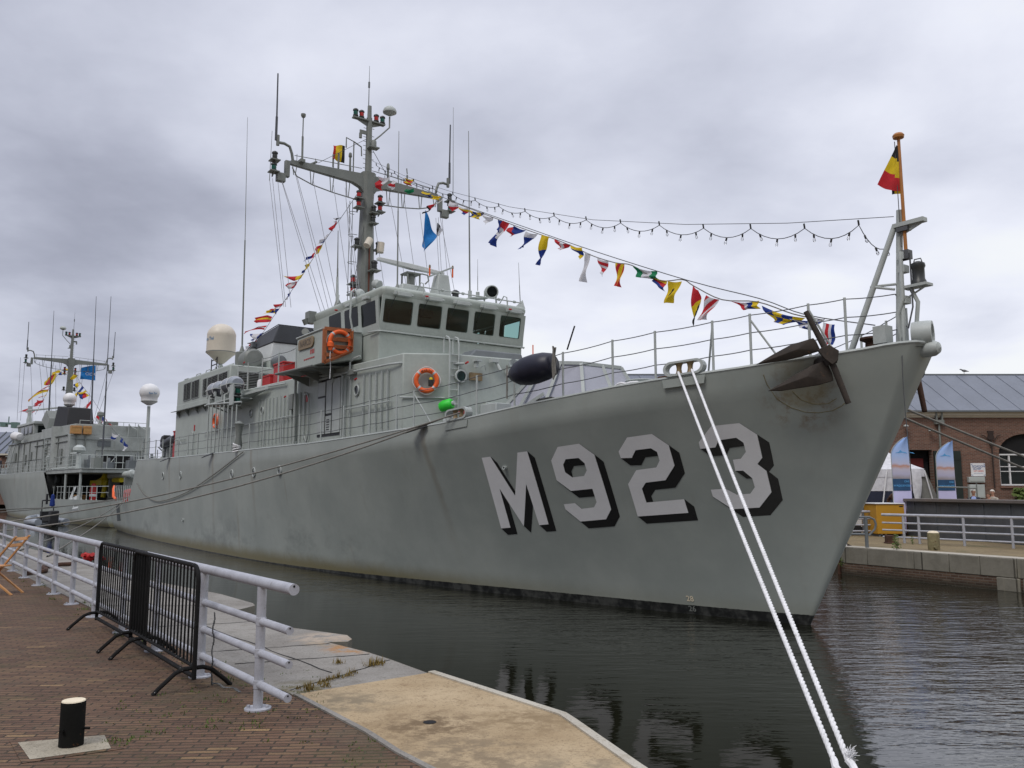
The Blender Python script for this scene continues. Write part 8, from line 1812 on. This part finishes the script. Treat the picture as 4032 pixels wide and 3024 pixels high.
fl2o = MB(); add_text(fl2o, 'CIOR', .42, lambda x, y: (-21.36, -1.85 - x, 14.75 + y)); tag(place(fl2o.build('flag_lettering', FM['w'], smooth=False, fix=False), M2), kind=None); bpy.data.objects['flag_lettering'].parent = bpy.data.objects['association_flag.001']; bpy.data.objects['flag_lettering'].matrix_parent_inverse = bpy.data.objects['association_flag.001'].matrix_world.inverted()
Q2 = [([(-19.0, 15.51), (-21.0, 15.28), (-20.9, 15.03), (-19.3, 15.17)], 'y'), ([(-17.0, 15.45), (-16.9, 15.22), (-13.6, 15.21), (-13.6, 15.58)], 'y'), ([(-16.4, 15.38), (-17.64, 15.24), (-17.58, 14.90), (-16.4, 15.0)], 'b'), ([(-17.52, 15.2), (-20.9, 15.02), (-20.7, 14.8), (-17.68, 14.95)], 'y'), ([(-15.65, 15.18), (-13.5, 14.3), (-9.2, 14.66), (-11.75, 15.07)], 'yry'), ([(-13.23, 14.26), (-12.9, 14.0), (-8.9, 14.03), (-8.87, 14.21)], 'r'), ([(-12.35, 13.83), (-11.89, 13.6), (-3.0, 13.15), (-2.6, 13.4)], '|ry'), ([(-11.45, 13.39), (-10.99, 13.15), (-7.53, 13.2), (-8.31, 13.4)], 'yr'), ([(-10.42, 12.93), (-9.87, 12.55), (-5.49, 12.63), (-6.75, 13.17)], 'r'), ([(-9.25, 12.44), (-8.64, 12.2), (-4.73, 12.37), (-4.42, 12.54)], 'r'), ([(-8.02, 12.07), (-7.71, 11.7), (3.04, 12.22), (-.03, 12.45)], '|rwr'),
 ([(-22.36, 14.48), (-23.67, 14.29), (-23.33, 13.9), (-20.51, 14.0)], 'y'), ([(-24.69, 13.46), (-25.54, 13.29), (-23.56, 12.9), (-22.64, 13.34)], 'wyb'), ([(-25.92, 12.94), (-26.67, 12.7), (-21.06, 11.75), (-20.37, 11.95)], 'byb'), ([(-27.13, 12.44), (-27.77, 12.18), (-23.92, 12.3), (-24.1, 12.5)], 'yy'), ([(-28.01, 11.97), (-28.81, 11.79), (-25.92, 11.57), (-25.11, 12.1)], 'yrb'), ([(-29.77, 11.3), (-29.9, 11.05), (-24.6, 10.13), (-23.6, 10.3)], 'rwb'), ([(-32.1, 10.02), (-33.12, 9.71), (-32.14, 8.45), (-31.3, 9.15)], 'rw'), ([(-33.02, 9.55), (-34.13, 9.3), (-33.5, 8.41), (-32.78, 8.65)], 'br'), ([(-34.7, 9.12), (-36.64, 8.41), (-35.94, 7.9), (-35.28, 8.11)], 'rby'), ([(-36.6, 7.74), (-38.9, 7.48), (-37.4, 7.0), (-36.5, 7.1)], 'wbw'), ([(-39.31, 7.23), (-40.06, 7.05), (-39.89, 6.6), (-39.26, 6.8)], 'b'), ([(-40.33, 6.85), (-41.44, 6.47), (-40.94, 5.95), (-39.99, 6.05)], 'bw')]
for i, (qd_, p) in enumerate(Q2):
    fwd = i < 11
    flag(M2, qd_, p, '%s signal flag, %s down the second ship %s line' % (words_(p), ORD[i if fwd else i - 11], 'left' if fwd else 'right'), 'signal flags on the second ship', .05)
line(M2, [(-20.8, 0, 15.9), (-14.5, 0, 14.8), (-11.5, 0, 13.5), (-8.5, 0, 12.3), (-6.5, 0, 11.4)], .016, M['wire'], 'flag_line', 'thin line carrying flags to the left from the second ship mast', 'rope', sub=3)
line(M2, [(-21.3, 0, 15.5), (-25, 0, 13.4), (-29, 0, 11.7), (-33, 0, 9.8), (-37, 0, 8.0), (-41.5, 0, 6.3), (-43, 0, 5.2)], .016, M['wire'], 'flag_line', 'thin line carrying flags to the right from the second ship mast', 'rope', sub=3)
person(M2, (-11.8, 4.0, 4.36), 0, 'person in dark clothes standing on the second ship side deck', M['trousers'], M['trousers'], M['hairb'])
person(M2, (-44.2, -2.9, 4.4), 1.5, 'person in pink jacket on the second ship after deck', M['pink'], M['trousers'], M['hairb'])
# rubber boat in the water by the second ship
rb2 = empty('rubber_boat', M2, (-42.6, 6.1, 0), 'light grey inflatable boat with dark console moored beside the second ship', 'boat')
mb = MB()
for s in (-1, 1): mb.path([(-2.2, s * .95, .28), (1.2, s * .95, .30), (2.4, s * .6, .42), (2.9, 0, .52)], [.26, .30, .28, .24], 12)
mb.build('tube', M['raft'], rb2)
mb = MB(); mb.boxmm((-2.0, -.75, .05), (2.0, .75, .18)); mb.build('floor', M['greyd'], rb2, smooth=False)
mb = MB(); mb.boxmm((-.3, -.35, .15), (.3, .35, 1.05)); mb.tube((-.5, -.4, .2), (-.5, -.4, 1.9), .04); mb.tube((-.5, .4, .2), (-.5, .4, 1.9), .04); mb.tube((-.5, -.4, 1.9), (-.5, .4, 1.9), .05); mb.lathe([(.0, 0), (.55, .1), (.5, .5), (.0, .6)], (-1.4, 0, .25), n=12); mb.tube((-.5, .1, 1.6), (-.5, .1, 2.4), .08); mb.build('console', M['rubber'], rb2)
mb = MB(); mb.boxmm((-2.75, -.3, .1), (-2.15, .3, 1.15)); mb.boxmm((-2.6, -.1, -.3), (-2.35, .1, .3)); mb.build('engine', M['rubber'], rb2, bevel=.06)
mb = MB(); mb.lathe([(.0, .0), (.2, .1), (.12, .9), (.0, 1.0)], (-.9, -.2, 1.4), n=8); mb.build('blue_cover', FM['b'], rb2)

# ------------------------------------------------------------------ far left shore
lh = empty('harbour_shed', loc=(-78, 122, .88), label='brick shed with grey roof far behind the second ship at the left edge', cat='building')
mb = MB(); mb.boxmm((-16, 0, -.3), (6.2, 14, 7.1)); mb.build('wall', M['brickwall'], lh, smooth=False)
mb = MB(); mb.loft([[(-16.4, -.4, 7.1), (6.6, -.4, 7.1), (6.6, 14.4, 7.1), (-16.4, 14.4, 7.1)], [(-16.4, 5, 10.6), (3.6, 5, 10.6), (3.6, 9, 10.6), (-16.4, 9, 10.6)]]); rfx = mb.build('roof', M['slate'], lh, smooth=False)
mb = MB()
for i in range(20): x = -16 + 1.1 * i; mb.bar((x, -.4, 7.2), (x - 1.2 if x > 3 else x, 4.9, 10.65), .12, .1)
mb.build('roof_seam', M['greyd'], rfx, smooth=False)
mb = MB(); mb.boxmm((-16.5, -.5, 6.85), (6.7, 14.5, 7.08)); mb.build('cornice', M['cream'], lh, smooth=False)
cr_ = empty('distant_crane', loc=(-124, 200, .88), label='distant harbour crane jib at the far left edge', cat='crane')
mb = MB(); mb.boxmm((-8.5, -.5, 0), (-7.5, .5, 20)); mb.build('tower', M['mast'], cr_, smooth=False)
mb = MB(); mb.bar((-14, 0, 18.6), (4.5, 0, 17.6), .6, .5); mb.boxmm((.5, -.6, 16.9), (1.8, .6, 17.8)); mb.boxmm((3.2, -.7, 16.6), (4.6, .7, 18.0)); mb.tube((2.2, 0, 18), (2.2, 0, 19.4), .12); mb.build('jib', paint('crane green', (.12, .2, .19), .6), cr_, smooth=False)

SPLIT = ('stiffener', 'overhang_post', 'pipe', 'roof_pipe', 'valve_handle', 'locker_door', 'vent_slot', 'junction_box', 'bitt', 'orange_stowage', 'drain_outlet', 'skid', 'red_markings', 'deck_lamp', 'aerial_base', 'lashing', 'cradle', 'roof_vent', 'wind_sensor', 'cream_canister', 'deck_fitting', 'vent_drum', 'printed_island', 'anchor_pocket')
for o in [o for o in col.objects if o.name.split('.')[0] in SPLIT and o.type == 'MESH' and o.parent]: split_islands(o)
